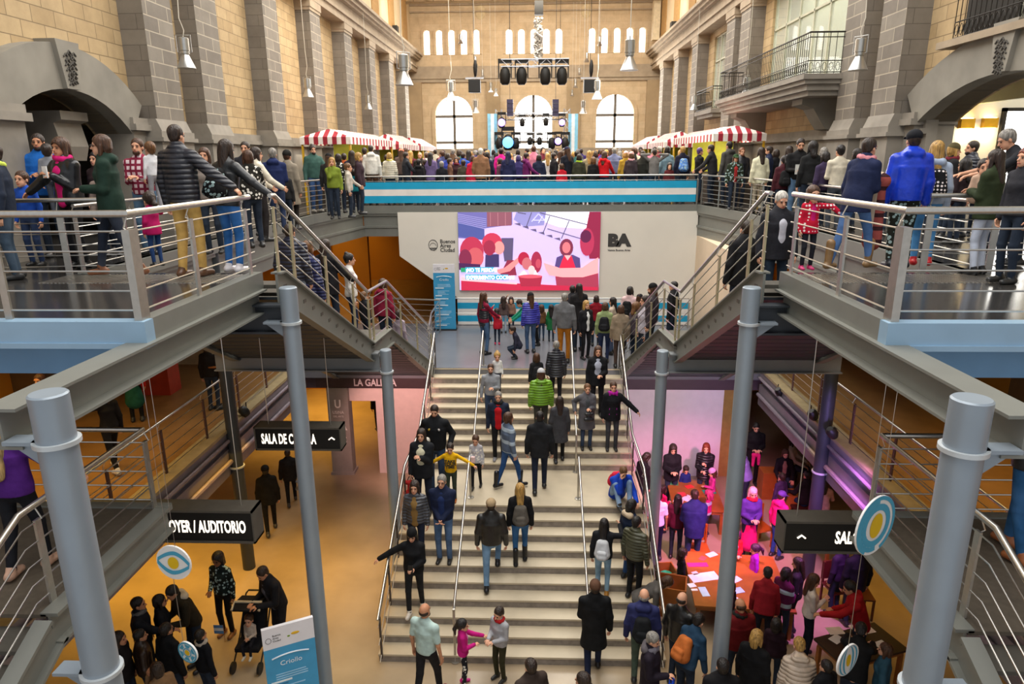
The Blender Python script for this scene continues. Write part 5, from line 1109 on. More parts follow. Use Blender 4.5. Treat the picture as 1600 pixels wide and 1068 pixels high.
# -- cloth, hair and skin materials
SKINS = {'l': '#D9A283', 'm': '#C48A68', 'd': '#9A6647'}
def skin(k): return plain('skin_'+k, SKINS[k], 0.55, 0, 0.05, 14, 0, spec=0.35)
HAIRS = {'black': '#1C1614', 'dark': '#2E2018', 'brown': '#4A2E1C', 'lightbrown': '#6A4728', 'blond': '#B08848', 'red': '#7A3216', 'grey': '#8A857E', 'white': '#C9C4BA', 'pink': '#D9A9B4'}
def hair_mat(k):
    m = plain('hair_'+k, HAIRS.get(k, k), 0.42, 0, 0.55, 26, 0.9)
    for n in m.node_tree.nodes:
        if n.type == 'MAPPING': n.inputs['Scale'].default_value = (2.2, 2.2, 0.28)
    return m
def cloth(col, kind='plain'):
    key = ('cloth', col, kind)
    if key in MATS: return MATS[key]
    m, nt, b = new_mat('cloth_%s_%s' % (kind, col.strip('#'))); c = hexc(col)
    b.inputs['Roughness'].default_value = {'leather': 0.35, 'puffer': 0.38, 'shiny': 0.25}.get(kind, 0.8)
    b.inputs['Specular IOR Level'].default_value = 0.5 if kind in ('leather', 'puffer', 'shiny') else 0.2
    v = coords(nt); nz = node(nt, 'ShaderNodeTexNoise', Scale=9.0, Detail=4.0); nt.links.new(v, nz.inputs['Vector'])
    r = nt.nodes.new('ShaderNodeValToRGB'); e = r.color_ramp.elements
    e[0].color = tuple(x*0.80 for x in c[:3])+(1,); e[1].color = tuple(min(1, x*1.18+0.004) for x in c[:3])+(1,); e[0].position = 0.3; e[1].position = 0.7
    nt.links.new(nz.outputs['Fac'], r.inputs['Fac']); out = r.outputs['Color']; hgt = nz.outputs['Fac']; st, dist = 0.35, 0.03
    def mix(fac, colour):
        mx = nt.nodes.new('ShaderNodeMix'); mx.data_type = 'RGBA'; nt.links.new(fac, mx.inputs['Factor']); nt.links.new(out, mx.inputs['A']); mx.inputs['B'].default_value = hexc(colour); return mx.outputs['Result']
    def thresh(sock, t):
        g = node(nt, 'ShaderNodeMath', operation='GREATER_THAN'); g.inputs[1].default_value = t; nt.links.new(sock, g.inputs[0]); return g.outputs[0]
    if kind == 'puffer':
        sp = nt.nodes.new('ShaderNodeSeparateXYZ'); nt.links.new(v, sp.inputs[0])
        mu = node(nt, 'ShaderNodeMath', operation='MULTIPLY'); mu.inputs[1].default_value = 52.0; nt.links.new(sp.outputs['Z'], mu.inputs[0])
        sn = node(nt, 'ShaderNodeMath', operation='SINE'); nt.links.new(mu.outputs[0], sn.inputs[0]); ab = node(nt, 'ShaderNodeMath', operation='ABSOLUTE'); nt.links.new(sn.outputs[0], ab.inputs[0])
        ad = node(nt, 'ShaderNodeMath', operation='ADD'); nt.links.new(ab.outputs[0], ad.inputs[0]); nt.links.new(nz.outputs['Fac'], ad.inputs[1]); hgt = ad.outputs[0]; st, dist = 0.7, 0.02
    elif kind in ('plaid', 'check'):
        for axis, frq in (('Z', 70.0), ('X', 70.0)):
            sp = nt.nodes.new('ShaderNodeSeparateXYZ'); nt.links.new(v, sp.inputs[0])
            mu = node(nt, 'ShaderNodeMath', operation='MULTIPLY'); mu.inputs[1].default_value = frq if kind == 'check' else 38.0; nt.links.new(sp.outputs[axis], mu.inputs[0])
            sn = node(nt, 'ShaderNodeMath', operation='SINE'); nt.links.new(mu.outputs[0], sn.inputs[0])
            out = mix(thresh(sn.outputs[0], 0.3 if kind == 'check' else 0.55), '#8A2A44' if kind == 'check' else ('#3A1E22' if axis == 'Z' else '#D8C2A8'))
    elif kind in ('dots', 'floral', 'spots'):
        vo = node(nt, 'ShaderNodeTexVoronoi', Scale=22.0 if kind == 'dots' else 17.0); nt.links.new(v, vo.inputs['Vector'])
        if kind == 'dots': vo.inputs['Randomness'].default_value = 0.25
        lt = node(nt, 'ShaderNodeMath', operation='LESS_THAN'); lt.inputs[1].default_value = 0.32 if kind == 'dots' else 0.38; nt.links.new(vo.outputs['Distance'], lt.inputs[0])
        out = mix(lt.outputs[0], {'dots': '#F2E6E4', 'floral': '#9FB8B8', 'spots': '#E8E4DA'}[kind])
    elif kind == 'hstripe':
        sp = nt.nodes.new('ShaderNodeSeparateXYZ'); nt.links.new(v, sp.inputs[0]); mu = node(nt, 'ShaderNodeMath', operation='MULTIPLY'); mu.inputs[1].default_value = 24.0; nt.links.new(sp.outputs['Z'], mu.inputs[0])
        sn = node(nt, 'ShaderNodeMath', operation='SINE'); nt.links.new(mu.outputs[0], sn.inputs[0]); out = mix(thresh(sn.outputs[0], 0.6), '#A9B7C4')
    elif kind == 'denim':
        n2 = node(nt, 'ShaderNodeTexNoise', Scale=3.0, Detail=2.0); nt.links.new(v, n2.inputs['Vector']); g = nt.nodes.new('ShaderNodeValToRGB'); g.color_ramp.elements[0].position = 0.45; g.color_ramp.elements[1].position = 0.75
        nt.links.new(n2.outputs['Fac'], g.inputs['Fac']); mx = nt.nodes.new('ShaderNodeMix'); mx.data_type = 'RGBA'; nt.links.new(g.outputs['Color'], mx.inputs['Factor']); nt.links.new(out, mx.inputs['A']); mx.inputs['B'].default_value = tuple(min(1, x*1.5+0.03) for x in c[:3])+(1,); out = mx.outputs['Result']
    nt.links.new(out, b.inputs['Base Color'])
    bp = node(nt, 'ShaderNodeBump', Strength=st, Distance=dist); nt.links.new(hgt, bp.inputs['Height']); nt.links.new(bp.outputs['Normal'], b.inputs['Normal'])
    MATS[key] = m; return m
M_EYE, M_LIP = plain('eye_dark', '#1A120E', 0.3), plain('lips', '#A85B50', 0.5)

def ik(a, b, l1, l2, pole):
    """middle joint of a two-bone limb"""
    a, b, pole = np.array(a, float), np.array(b, float), np.array(pole, float); d = b-a; D = np.linalg.norm(d); Dm = (l1+l2)*0.995
    if D > Dm: b = a+d/D*Dm; d = b-a; D = Dm
    D = max(D, abs(l1-l2)+0.02); t = d/np.linalg.norm(d); x = (D*D+l1*l1-l2*l2)/(2*D); y = math.sqrt(max(l1*l1-x*x, 0)); p = pole-t*np.dot(pole, t); p = p/(np.linalg.norm(p)+1e-9)
    return a+t*x+p*y, b
# wrist targets in units of a 1.72 m body, relative to the shoulder: (outward, forward, up)
ARMS = {'down': (0.07, 0.03, -0.53), 'back': (0.06, -0.10, -0.52), 'swing': (0.06, 0.16, -0.50), 'rail': (0.10, 0.34, -0.38), 'railside': (0.42, 0.12, -0.36), 'front': (-0.10, 0.26, -0.28), 'chest': (-0.13, 0.22, -0.14),
        'phone': (-0.06, 0.27, -0.10), 'pocket': (0.08, 0.10, -0.42), 'clasp': (-0.16, 0.20, -0.42), 'up': (0.06, 0.10, 0.45), 'head': (-0.02, -0.05, 0.17), 'reach': (0.02, 0.48, -0.22), 'reachlow': (0.0, 0.42, -0.40), 'hip': (0.14, -0.02, -0.36), 'carry': (-0.12, 0.25, -0.22), 'out': (0.45, 0.15, -0.18), 'face': (-0.10, 0.17, 0.06), 'knee': (0.02, 0.36, -0.34), 'side': (0.50, 0.02, -0.30), 'lift': (0.12, 0.40, 0.02)}
def person(name, H=1.70, sex='f', kid=False, sk='l', hair='brown', style='long', top='#333333', tk='plain', cut='jacket', bot='#26303F', bk='plain', skirt=None, shoe='#2A2A2A', armL='down', armR='down', step=0.0, dz=0.0, lean=0.0, yaw=0.0, nod=0.0, sit=0.0, crouch=0.0, bulk=1.0, hood=False, beard=False, glasses=False, scarf=None, hat=None, shirt=None, short=False, turn=0.0, h=0.014, boots=False, hood_col=None, extras=()):
    """one standing, walking, bending or sitting figure facing +Y, feet at the origin; returns its root"""
    s = H/1.72; root = empty(name, (0, 0, 0)); male = sex == 'm'
    hs = s*(1.0 if not kid else min(1.35, 0.92/s+0.06 if s > 0.5 else 1.55)); hs = min(hs, 1.0) if not kid else max(0.80, min(hs, 1.35*s+0.0)) if False else (1.0*s if not kid else 0.84+0.08*s)
    sw = (0.185 if male else 0.158)*s*(0.93 if kid else 1); hw = 0.09*s
    pel = np.array((0, 0, 0.93*s)); Lt, Ls = 0.43*s, 0.42*s
    if sit: pel = np.array((0, -0.05*s, sit+0.10*s))
    if crouch: pel = np.array((0, -0.16*s*crouch, 0.93*s-0.42*s*crouch))
    # legs
    legs = []
    for i, sg in ((0, -1), (1, 1)):
        hip = pel+np.array((sg*hw, 0, 0))
        if sit: ft = np.array((sg*0.11*s, pel[1]+0.42*s, 0.085*s)); pole = (sg*0.15, 0.6, 1.0)
        else:
            f = step if sg > 0 else -step; ft = np.array((sg*0.095*s, f*0.5, 0.085*s+(dz if sg > 0 else 0))); pole = (sg*0.08, 1, 0.05)
        kn, ft2 = ik(hip, ft, Lt, Ls, pole); legs.append((hip, kn, ft2))
    # spine: lean forwards about the pelvis
    RL = rot_z(turn) @ rot_x(-lean)
    up = lambda v: pel+RL @ np.array(v)
    waist, chest, neck0 = up((0, 0, 0.17*s)), up((0, 0.0, 0.36*s)), up((0, -0.01*s, 0.53*s))
    hc = up((0, 0.015*s, 0.655*s)); hc = neck0+(hc-neck0)*(0.142*s)/np.linalg.norm(hc-neck0)*(1.0 if not kid else 0.8+0.25*hs/s*0.6)
    RH = rot_z(yaw+turn) @ rot_x(-nod-lean*0.55)
    hd = lambda v: hc+RH @ (np.array(v)*hs)
    shs = [up((-sw, -0.005*s, 0.452*s)), up((sw, -0.005*s, 0.452*s))]
    arms = []
    for sg, a, sh in ((-1, armL, shs[0]), (1, armR, shs[1])):
        o, f, u = ARMS[a] if isinstance(a, str) else a
        Rt = rot_z(turn); tgt = sh+Rt @ np.array((sg*o*s, f*s, u*s))
        pole = Rt @ np.array((sg*0.5, -0.8, -0.5)) if a not in ('head', 'up', 'out') else Rt @ np.array((sg*1.0, 0.0, 0.2))
        el, wr = ik(sh, tgt, 0.285*s, 0.255*s, pole); arms.append((sh, el, wr))
    fine = min(h, 0.011)
    # ---- body (skin), one continuous surface
    B = Field(0.022*s)
    B.ell(hd((0, -0.012, 0.035)), np.array((0.074, 0.092, 0.092))*hs, RH).ell(hd((0, 0.03, -0.045)), np.array((0.056, 0.060, 0.066))*hs, RH).ell(hd((0, 0.062, -0.088)), np.array((0.026, 0.022, 0.022))*hs, RH)
    B.cone(hd((0, 0.082, 0.012)), hd((0, 0.106, -0.026)), 0.010*hs, 0.0145*hs, k=0.008).cone(hd((-0.04, 0.07, 0.032)), hd((0.04, 0.07, 0.032)), 0.014*hs, 0.014*hs, k=0.012)
    for sg in (-1, 1):
        B.ell(hd((sg*0.076, -0.012, -0.012)), np.array((0.011, 0.020, 0.031))*hs, RH, k=0.006)
        B.ell(hd((sg*0.033, 0.098, 0.006)), np.array((0.019, 0.016, 0.012))*hs, RH, k=0.012, cut=True)
    B.cone(neck0-np.array((0, 0, 0.03*s)), hd((0, -0.015, -0.06)), 0.052*s, 0.048*hs)
    B.cone(pel, waist, 0.105*s, 0.09*s).cone(waist, chest, 0.09*s, 0.10*s).cone(shs[0], shs[1], 0.042*s, 0.042*s).cone(chest, neck0, 0.09*s, 0.05*s)
    for (hip, kn, ft) in legs: B.cone(hip, kn, 0.062*s, 0.042*s).cone(kn, ft, 0.042*s, 0.03*s)
    hands = []
    for sg, (sh, el, wr) in zip((-1, 1), arms):
        B.cone(sh, el, 0.036*s, 0.033*s).cone(el, wr, 0.034*s, 0.023*s)
        fd = wr-el; fd = fd/(np.linalg.norm(fd)+1e-9); hands.append((sg, wr, fd))
    V, Q = B.mesh(h if h > 0.016 else 0.0125); parts = [(V, Q, 0)]
    # hands: palm, four unequal curled fingers, a thumb from the side of the palm
    for sg, wr, fd in hands:
        Hn = Field(0.006); inn = np.cross(fd, (0, 0, 1)); inn = inn/(np.linalg.norm(inn)+1e-6) if np.linalg.norm(inn) > 0.2 else np.array((0, 1.0, 0))
        wide = np.array((0, 1.0, 0))-fd*fd[1]
        if np.linalg.norm(wide) < 0.4: wide = np.array((-sg*1.0, 0, 0))-fd*(-sg*fd[0])
        wide = wide/np.linalg.norm(wide); pal = np.cross(fd, wide); pal = pal*(-sg if pal[0]*sg > 0 else sg) if abs(pal[0]) > 0.3 else (pal if pal[2] < 0 else -pal)
        if abs(pal[0]) > 0.3 and pal[0]*sg > 0: pal = -pal
        q = s*(1.0 if not kid else 1.05); pc = wr+fd*0.05*q
        Hn.cone(wr-fd*0.03*q, wr+fd*0.02*q, 0.022*q, 0.024*q)
        for t in (-0.026, -0.009, 0.009, 0.026): Hn.cone(wr+fd*0.02*q+wide*t*0.7*q, wr+fd*0.085*q+wide*t*q, 0.0135*q, 0.0115*q)
        if h < 0.018:
            for t, ln in ((0.030, 0.066), (0.010, 0.074), (-0.010, 0.069), (-0.029, 0.054)):
                k0 = wr+fd*0.088*q+wide*t*q; k1 = k0+(fd*0.88+pal*0.47)*ln*0.5*q; k2 = k1+(fd*0.45+pal*0.89)*ln*0.5*q
                Hn.cone(k0, k1, 0.0092*q, 0.0085*q, k=0.003).cone(k1, k2, 0.0085*q, 0.0072*q, k=0.003)
            t0 = wr+fd*0.030*q+wide*0.024*q; t1 = t0+(wide*0.75+fd*0.6+pal*0.25)*0.040*q; t2 = t1+(fd*0.8+wide*0.25+pal*0.5)*0.032*q
            Hn.cone(t0, t1, 0.0125*q, 0.0105*q).cone(t1, t2, 0.0100*q, 0.0080*q)
        else: Hn.cone(wr+fd*0.08*q, wr+fd*0.135*q+pal*0.03*q, 0.024*q, 0.018*q); Hn.cone(wr+fd*0.03*q+wide*0.02*q, wr+fd*0.08*q+wide*0.045*q, 0.012*q, 0.01*q)
        parts.append(Hn.mesh(0.0062 if h < 0.018 else 0.012)+(0,))
    # eyes, brows, lips
    mats = [skin(sk), M_EYE, M_LIP, hair_mat('dark' if hair in ('black', 'dark') else hair if hair not in ('pink',) else 'brown')]
    if h < 0.02:
        E = Field(0.001); Bw = Field(0.003)
        for sg in (-1, 1): E.ell(hd((sg*0.033, 0.077, 0.006)), np.array((0.0135, 0.010, 0.0085))*hs, RH); Bw.cone(hd((sg*0.018, 0.088, 0.030)), hd((sg*0.05, 0.078, 0.031)), 0.0045*hs, 0.0038*hs)
        parts.append(E.mesh(0.0045)+(1,)); parts.append(Bw.mesh(0.004)+(3,))
        parts.append(Field(0.004).cone(hd((-0.020, 0.086, -0.060)), hd((0.020, 0.086, -0.060)), 0.0075*hs, 0.0075*hs).mesh(0.0045)+(2,))
    me = mesh_from(parts, 'body', mats); o = bpy.data.objects.new('body', me); COL.objects.link(o); o.parent = root
    def part(nm, V, Q, mat, par=root):
        me = mesh_from([(V, Q, 0)], nm, [mat]); o = bpy.data.objects.new(nm, me); COL.objects.link(o); o.parent = par; return o
    # ---- hair or hat
    Hf = Field(0.02*hs); nomesh = False
    if style in ('short', 'bob', 'long', 'xlong', 'pony', 'bun', 'curly', 'updo'):
        g = 1.03 if style == 'short' else 1.10
        if style == 'curly': g = 1.22
        Hf.ell(hd((0, -0.022, 0.047)), np.array((0.083*g, 0.098*g, 0.092*g))*hs, RH)
        if style == 'short': Hf.ell(hd((0, -0.055, -0.005)), np.array((0.068, 0.05, 0.075))*hs, RH)
        if style in ('bob', 'long', 'xlong', 'curly'):
            ln = {'bob': -0.10, 'long': -0.26, 'xlong': -0.46, 'curly': -0.12}[style]*(1 if not kid else 0.8)
            back = neck0+RH @ np.array((0, -0.075*s, 0)); e_ = hd((0, -0.075, -0.02)); bo = RH @ np.array((0, -0.085 if style == 'xlong' else -0.05, 0)); tip = np.array((e_[0]+bo[0], e_[1]+bo[1], e_[2]+ln*hs)) if style != 'bob' else hd((0, -0.06, -0.10))
            Hf.cone(e_, tip, 0.085*hs, 0.060*hs, (RH[0, 1], RH[1, 1], RH[2, 1], 1.6))
            for sg in (-1, 1):
                a = hd((sg*0.07, -0.01, 0.0)); b_ = hd((sg*0.075, 0.0, -0.10)) if style == 'bob' else hd((sg*0.085, 0.0, ln*0.85))
                Hf.cone(a, b_, 0.032*hs, 0.026*hs)
        if style == 'pony': Hf.ell(hd((0, -0.06, 0.0)), np.array((0.066, 0.05, 0.07))*hs, RH).cone(hd((0, -0.11, 0.03)), hd((0, -0.15, -0.05)), 0.03*hs, 0.035*hs).cone(hd((0, -0.15, -0.05)), hd((0, -0.14, -0.17)), 0.035*hs, 0.015*hs)
        if style in ('bun', 'updo'): Hf.ell(hd((0, -0.06, 0.0)), np.array((0.066, 0.05, 0.07))*hs, RH).ell(hd((0, -0.06 if style == 'bun' else -0.10, 0.135 if style == 'bun' else 0.06)), np.array((0.042, 0.042, 0.038))*hs, RH, k=0.008)
        Hf.ell(hd((0, 0.09, -0.032)), np.array((0.071, 0.094, 0.100))*hs, RH, k=0.010, cut=True)
    elif style == 'bald':
        Hf.ell(hd((0, -0.035, 0.0)), np.array((0.081, 0.075, 0.055))*hs, RH); Hf.ell(hd((0, 0.085, -0.02)), np.array((0.07, 0.085, 0.12))*hs, RH, k=0.01, cut=True); Hf.ell(hd((0, -0.02, 0.125)), np.array((0.09, 0.10, 0.085))*hs, RH, k=0.01, cut=True)
    else: nomesh = True
    if not nomesh and not hat or (hat and style in ('long', 'xlong', 'bob', 'short', 'pony')):
        V, Q = Hf.mesh(fine if h < 0.02 else 0.018)
        if len(Q): part('hair', V, Q, hair_mat(hair))
    if hat:
        kind, hc_ = hat; K = Field(0.012)
        K.ell(hd((0, -0.018, 0.06)), np.array((0.092, 0.108, 0.088 if kind != 'beanie' else 0.10))*hs, RH)
        if kind == 'cap': K.cone(hd((-0.02, 0.10, 0.055)), hd((-0.02, 0.155, 0.035)), 0.055*hs, 0.05*hs, (RH[0, 2], RH[1, 2], RH[2, 2], 6.0)).cone(hd((0.02, 0.10, 0.055)), hd((0.02, 0.155, 0.035)), 0.055*hs, 0.05*hs, (RH[0, 2], RH[1, 2], RH[2, 2], 6.0))
        zc = hd((0, 0, 0.03)); nrm = RH[:, 2]
        K.ell(hd((0, 0.03, -0.08)), np.array((0.13, 0.17, 0.105))*hs, RH, k=0.005, cut=True)
        V, Q = K.mesh(fine if h < 0.02 else 0.018); part('cap' if kind == 'cap' else 'hat', V, Q, cloth(hc_, 'plain'))
    if beard: V, Q = Field(0.01).ell(hd((0, 0.052, -0.078)), np.array((0.054, 0.047, 0.044))*hs, RH).ell(hd((0, 0.09, -0.045)), np.array((0.03, 0.02, 0.028))*hs, RH, k=0.004, cut=True).mesh(fine); part('beard', V, Q, hair_mat(hair))
    if glasses:
        G = MB()
        for sg in (-1, 1): G.tube([hd((sg*0.034+0.022*math.cos(t), 0.100, 0.004+0.018*math.sin(t))) for t in np.linspace(0, 2*PI, 11)], 0.0028, 5, False).tube([hd((sg*0.056, 0.098, 0.008)), hd((sg*0.08, 0.0, 0.0))], 0.0026, 5)
        go = G.build('glasses', M_EYE); go.parent = root
    # ---- top: torso and sleeves
    bk_ = bulk; add = {'shirt': 0.012, 'jacket': 0.026, 'puffer': 0.042, 'coat': 0.034, 'long': 0.036}[cut]*s*bk_
    T = Field(0.055*s); fw = RL[:, 1]; flat = (fw[0], fw[1], fw[2], 1.42)
    wm, cm = (0.130, 0.148) if male else (0.112, 0.130)
    hem = {'shirt': -0.02, 'jacket': -0.05, 'puffer': -0.06, 'coat': -0.14, 'long': -0.36}[cut]*s
    hipr = (0.138 if male else 0.142)*s
    wst = (1.0 if cut == 'shirt' and not male else 1.03)
    T.cone(up((0, 0, 0.03*s)), waist, hipr+add, wm*s*bk_*wst+add, flat).cone(waist, chest, wm*s*bk_*wst+add, cm*s*bk_+add, flat).cone(chest, up((0, 0, 0.40*s)), cm*s*bk_+add*0.7, (cm-0.045)*s+add*0.5, flat)
    T.cone(shs[0], shs[1], 0.044*s+add*0.45, 0.044*s+add*0.45, k=0.05*s).cone(up((-0.085*s, -0.01*s, 0.475*s)), neck0+RL @ np.array((-0.02*s, 0, 0.0)), 0.045*s+add*0.3, 0.052*s+add*0.2).cone(up((0.085*s, -0.01*s, 0.475*s)), neck0+RL @ np.array((0.02*s, 0, 0.0)), 0.045*s+add*0.3, 0.052*s+add*0.2)
    if not male and not kid: T.ell(up((0, 0.075*s, 0.32*s)), np.array((0.115, 0.06, 0.07))*s, RL)
    if sit or crouch: T.cone(up((0, 0, -0.10*s)), up((0, 0, 0.06*s)), hipr+add, hipr+add, flat); hem = -0.04*s
    elif cut in ('coat', 'long'): T.cone(pel+np.array((0, 0, hem-0.15*s)), up((0, 0, 0.03*s)), hipr+add+0.035*s*(1.7 if cut == 'long' else 1), hipr+add, (0, 1, 0, 1.25))
    else: T.cone(up((0, 0, hem-0.16*s)), up((0, 0, 0.02*s)), hipr+add*1.1, hipr+add, flat)
    hn = RL[:, 2] if cut not in ('coat', 'long') else np.array((0, 0, 1.0))
    clip = lambda X, Y, Z: np.where(np.abs(X-pel[0])+np.abs(Y-pel[1]) < 0.6*s, (hem-((X-pel[0])*hn[0]+(Y-pel[1])*hn[1]+(Z-pel[2])*hn[2])), -9.0)
    wrs = [w for _, _, w in arms]
    def clip2(X, Y, Z):
        d = clip(X, Y, Z)
        for sg, (sh, el, wr) in zip((-1, 1), arms):
            for p0, p1 in ((sh, el), (el, wr)):
                ba = p1-p0; hh = np.clip(((X-p0[0])*ba[0]+(Y-p0[1])*ba[1]+(Z-p0[2])*ba[2])/float(ba@ba), 0, 1)
                rr = np.sqrt((X-p0[0]-hh*ba[0])**2+(Y-p0[1]-hh*ba[1])**2+(Z-p0[2]-hh*ba[2])**2); d = np.where(rr < 0.075*s, -9.0, d)
        return d
    for sg, (sh, el, wr) in zip((-1, 1), arms):
        ra, rb, rc = 0.047*s+add*0.55, 0.041*s+add*0.6, 0.033*s+add*0.45
        if short: T.cone(sh, sh+(el-sh)*0.75, ra, rb*1.05)
        else: T.cone(sh, el, ra, rb, k=0.03*s).cone(el, wr+(wr-el)*0.02, rb, rc, k=0.02*s)
    if hood: T.cone(neck0+RL @ np.array((-0.06*s, -0.075*s, -0.01*s)), neck0+RL @ np.array((0.06*s, -0.075*s, -0.01*s)), 0.06*s, 0.06*s, k=0.03*s)
    if cut in ('jacket', 'puffer', 'coat', 'long'): T.cone(neck0+RL @ np.array((0, 0, -0.03*s)), neck0+RL @ np.array((0, 0.0, 0.02*s)), 0.066*s+add*0.3, 0.060*s+add*0.3)
    nm = {'shirt': 'shirt', 'jacket': 'jacket', 'puffer': 'jacket', 'coat': 'coat', 'long': 'coat'}[cut]
    V, Q = T.mesh(h, clip2)
    to = part(nm, V, Q, cloth(top, tk))
    if hood and hood_col: V, Q = Field(0.02).cone(neck0+RL @ np.array((-0.07*s, -0.075*s, 0.0)), neck0+RL @ np.array((0.07*s, -0.075*s, 0.0)), 0.066*s, 0.066*s).cone(neck0+RL @ np.array((-0.075*s, -0.06*s, 0.01*s)), neck0+RL @ np.array((-0.07*s, 0.03*s, -0.02*s)), 0.04*s, 0.03*s).cone(neck0+RL @ np.array((0.075*s, -0.06*s, 0.01*s)), neck0+RL @ np.array((0.07*s, 0.03*s, -0.02*s)), 0.04*s, 0.03*s).mesh(h); part('hood', V, Q, cloth(hood_col, 'plain'))
    if shirt:   # open front showing an inner garment
        col_, w_ = shirt if isinstance(shirt, tuple) else (shirt, 0.055)
        I = Field(0.02); fr = lambda w: (w*s*bk_+add)/1.42
        fh, fwst, fc = fr(hipr/s/bk_), fr(wm*1.03), fr(cm); dd = 0.022*s
        for (z0_, y0_), (z1_, y1_) in (((-0.03, fh), (0.17, fwst)), ((0.17, fwst), (0.36, fc)), ((0.36, fc), (0.46, fc*0.72))):
            I.cone(up((0, y0_-(w_/2.2-0.020)*s, z0_*s)), up((0, y1_-(w_/2.2-0.020)*s, z1_*s)), w_*s, w_*s*(0.8 if z1_ > 0.4 else 1), (fw[0], fw[1], fw[2], 2.2))
        if not male and not kid: I.ell(up((0, 0.083*s, 0.32*s)), np.array((w_*1.15, 0.060+add/s*0.3, 0.07))*s, RL)
        V, Q = I.mesh(fine); part('shirt', V, Q, cloth(col_, 'plain'))
    if scarf:
        sc, lg_ = scarf if isinstance(scarf, tuple) else (scarf, 0.0); K = Field(0.02)
        for a in range(8):
            t0, t1 = 2*PI*a/8, 2*PI*(a+1)/8; K.cone(neck0+RL @ np.array((0.082*math.cos(t0), 0.015+0.078*math.sin(t0), 0.012+0.012*math.sin(2*t0)))*s, neck0+RL @ np.array((0.082*math.cos(t1), 0.015+0.078*math.sin(t1), 0.012+0.012*math.sin(2*t1)))*s, 0.036*s, 0.036*s)
        for sg in ((-1, 1) if lg_ else ()): K.cone(neck0+RL @ np.array((sg*0.075, 0.075, -0.02))*s, up((sg*0.07*s, (cm*s+add)/1.35, 0.48*s-lg_*s)), 0.032*s, 0.030*s, (fw[0], fw[1], fw[2], 2.0))
        V, Q = K.mesh(fine); part('scarf', V, Q, cloth(sc, 'plain'))
    # ---- trousers or skirt, shoes
    L = Field(0.03*s); q = 1.0 if male else 0.94
    L.cone(pel+np.array((0, 0, -0.02*s)), pel+RL @ np.array((0, 0, 0.07*s)), 0.128*s, 0.122*s, (0, 1, 0, 1.25))
    for (hip, kn, ft) in legs: L.cone(hip, kn, 0.086*s*q*bk_**0.5, 0.060*s*q).cone(kn, ft+np.array((0, 0, 0.0)), 0.060*s*q, 0.047*s*q, k=0.015*s)
    V, Q = L.mesh(h); part('trousers', V, Q, cloth(bot, bk))
    if skirt:
        K = Field(0.05*s); ln = skirt[1]*s
        if sit: [K.cone(hip, kn, 0.11*s, 0.09*s) for hip, kn, ft in legs]
        else: K.cone(pel+np.array((0, 0, -ln)), pel+np.array((0, 0, 0.06*s)), 0.20*s, 0.13*s, (0, 1, 0, 1.15))
        V, Q = K.mesh(h); part('skirt', V, Q, cloth(skirt[0], 'plain'))
    Rt = rot_z(0)
    for sg, (hip, kn, ft) in zip((-1, 1), legs):
        g0 = ft[2]-0.085*s; K = Field(0.02*s)
        K.cone((ft[0], ft[1]-0.045*s, g0+0.045*s), (ft[0]+sg*0.012*s, ft[1]+0.13*s, g0+0.032*s), 0.046*s, 0.038*s).cone((ft[0], ft[1]-0.02*s, g0+0.05*s), (ft[0], ft[1], g0+(0.11 if not boots else 0.34)*s), 0.046*s, 0.046*s if not boots else 0.056*s)
        V, Q = K.mesh(fine if h < 0.02 else h, lambda X, Y, Z: (g0+0.002-Z)+0*X+0*Y); part('boot' if boots else 'shoe', V, Q, cloth(shoe, 'leather'))
    root['_s'] = s
    info = dict(neck=neck0, chest=chest, waist=waist, pel=pel, hand=[hands[0][1]+hands[0][2]*0.07*s, hands[1][1]+hands[1][2]*0.07*s], sh=shs, RL=RL, s=s, up=up, hd=hd, back=(cm*s*bk_+add)/1.42)
    return root, info
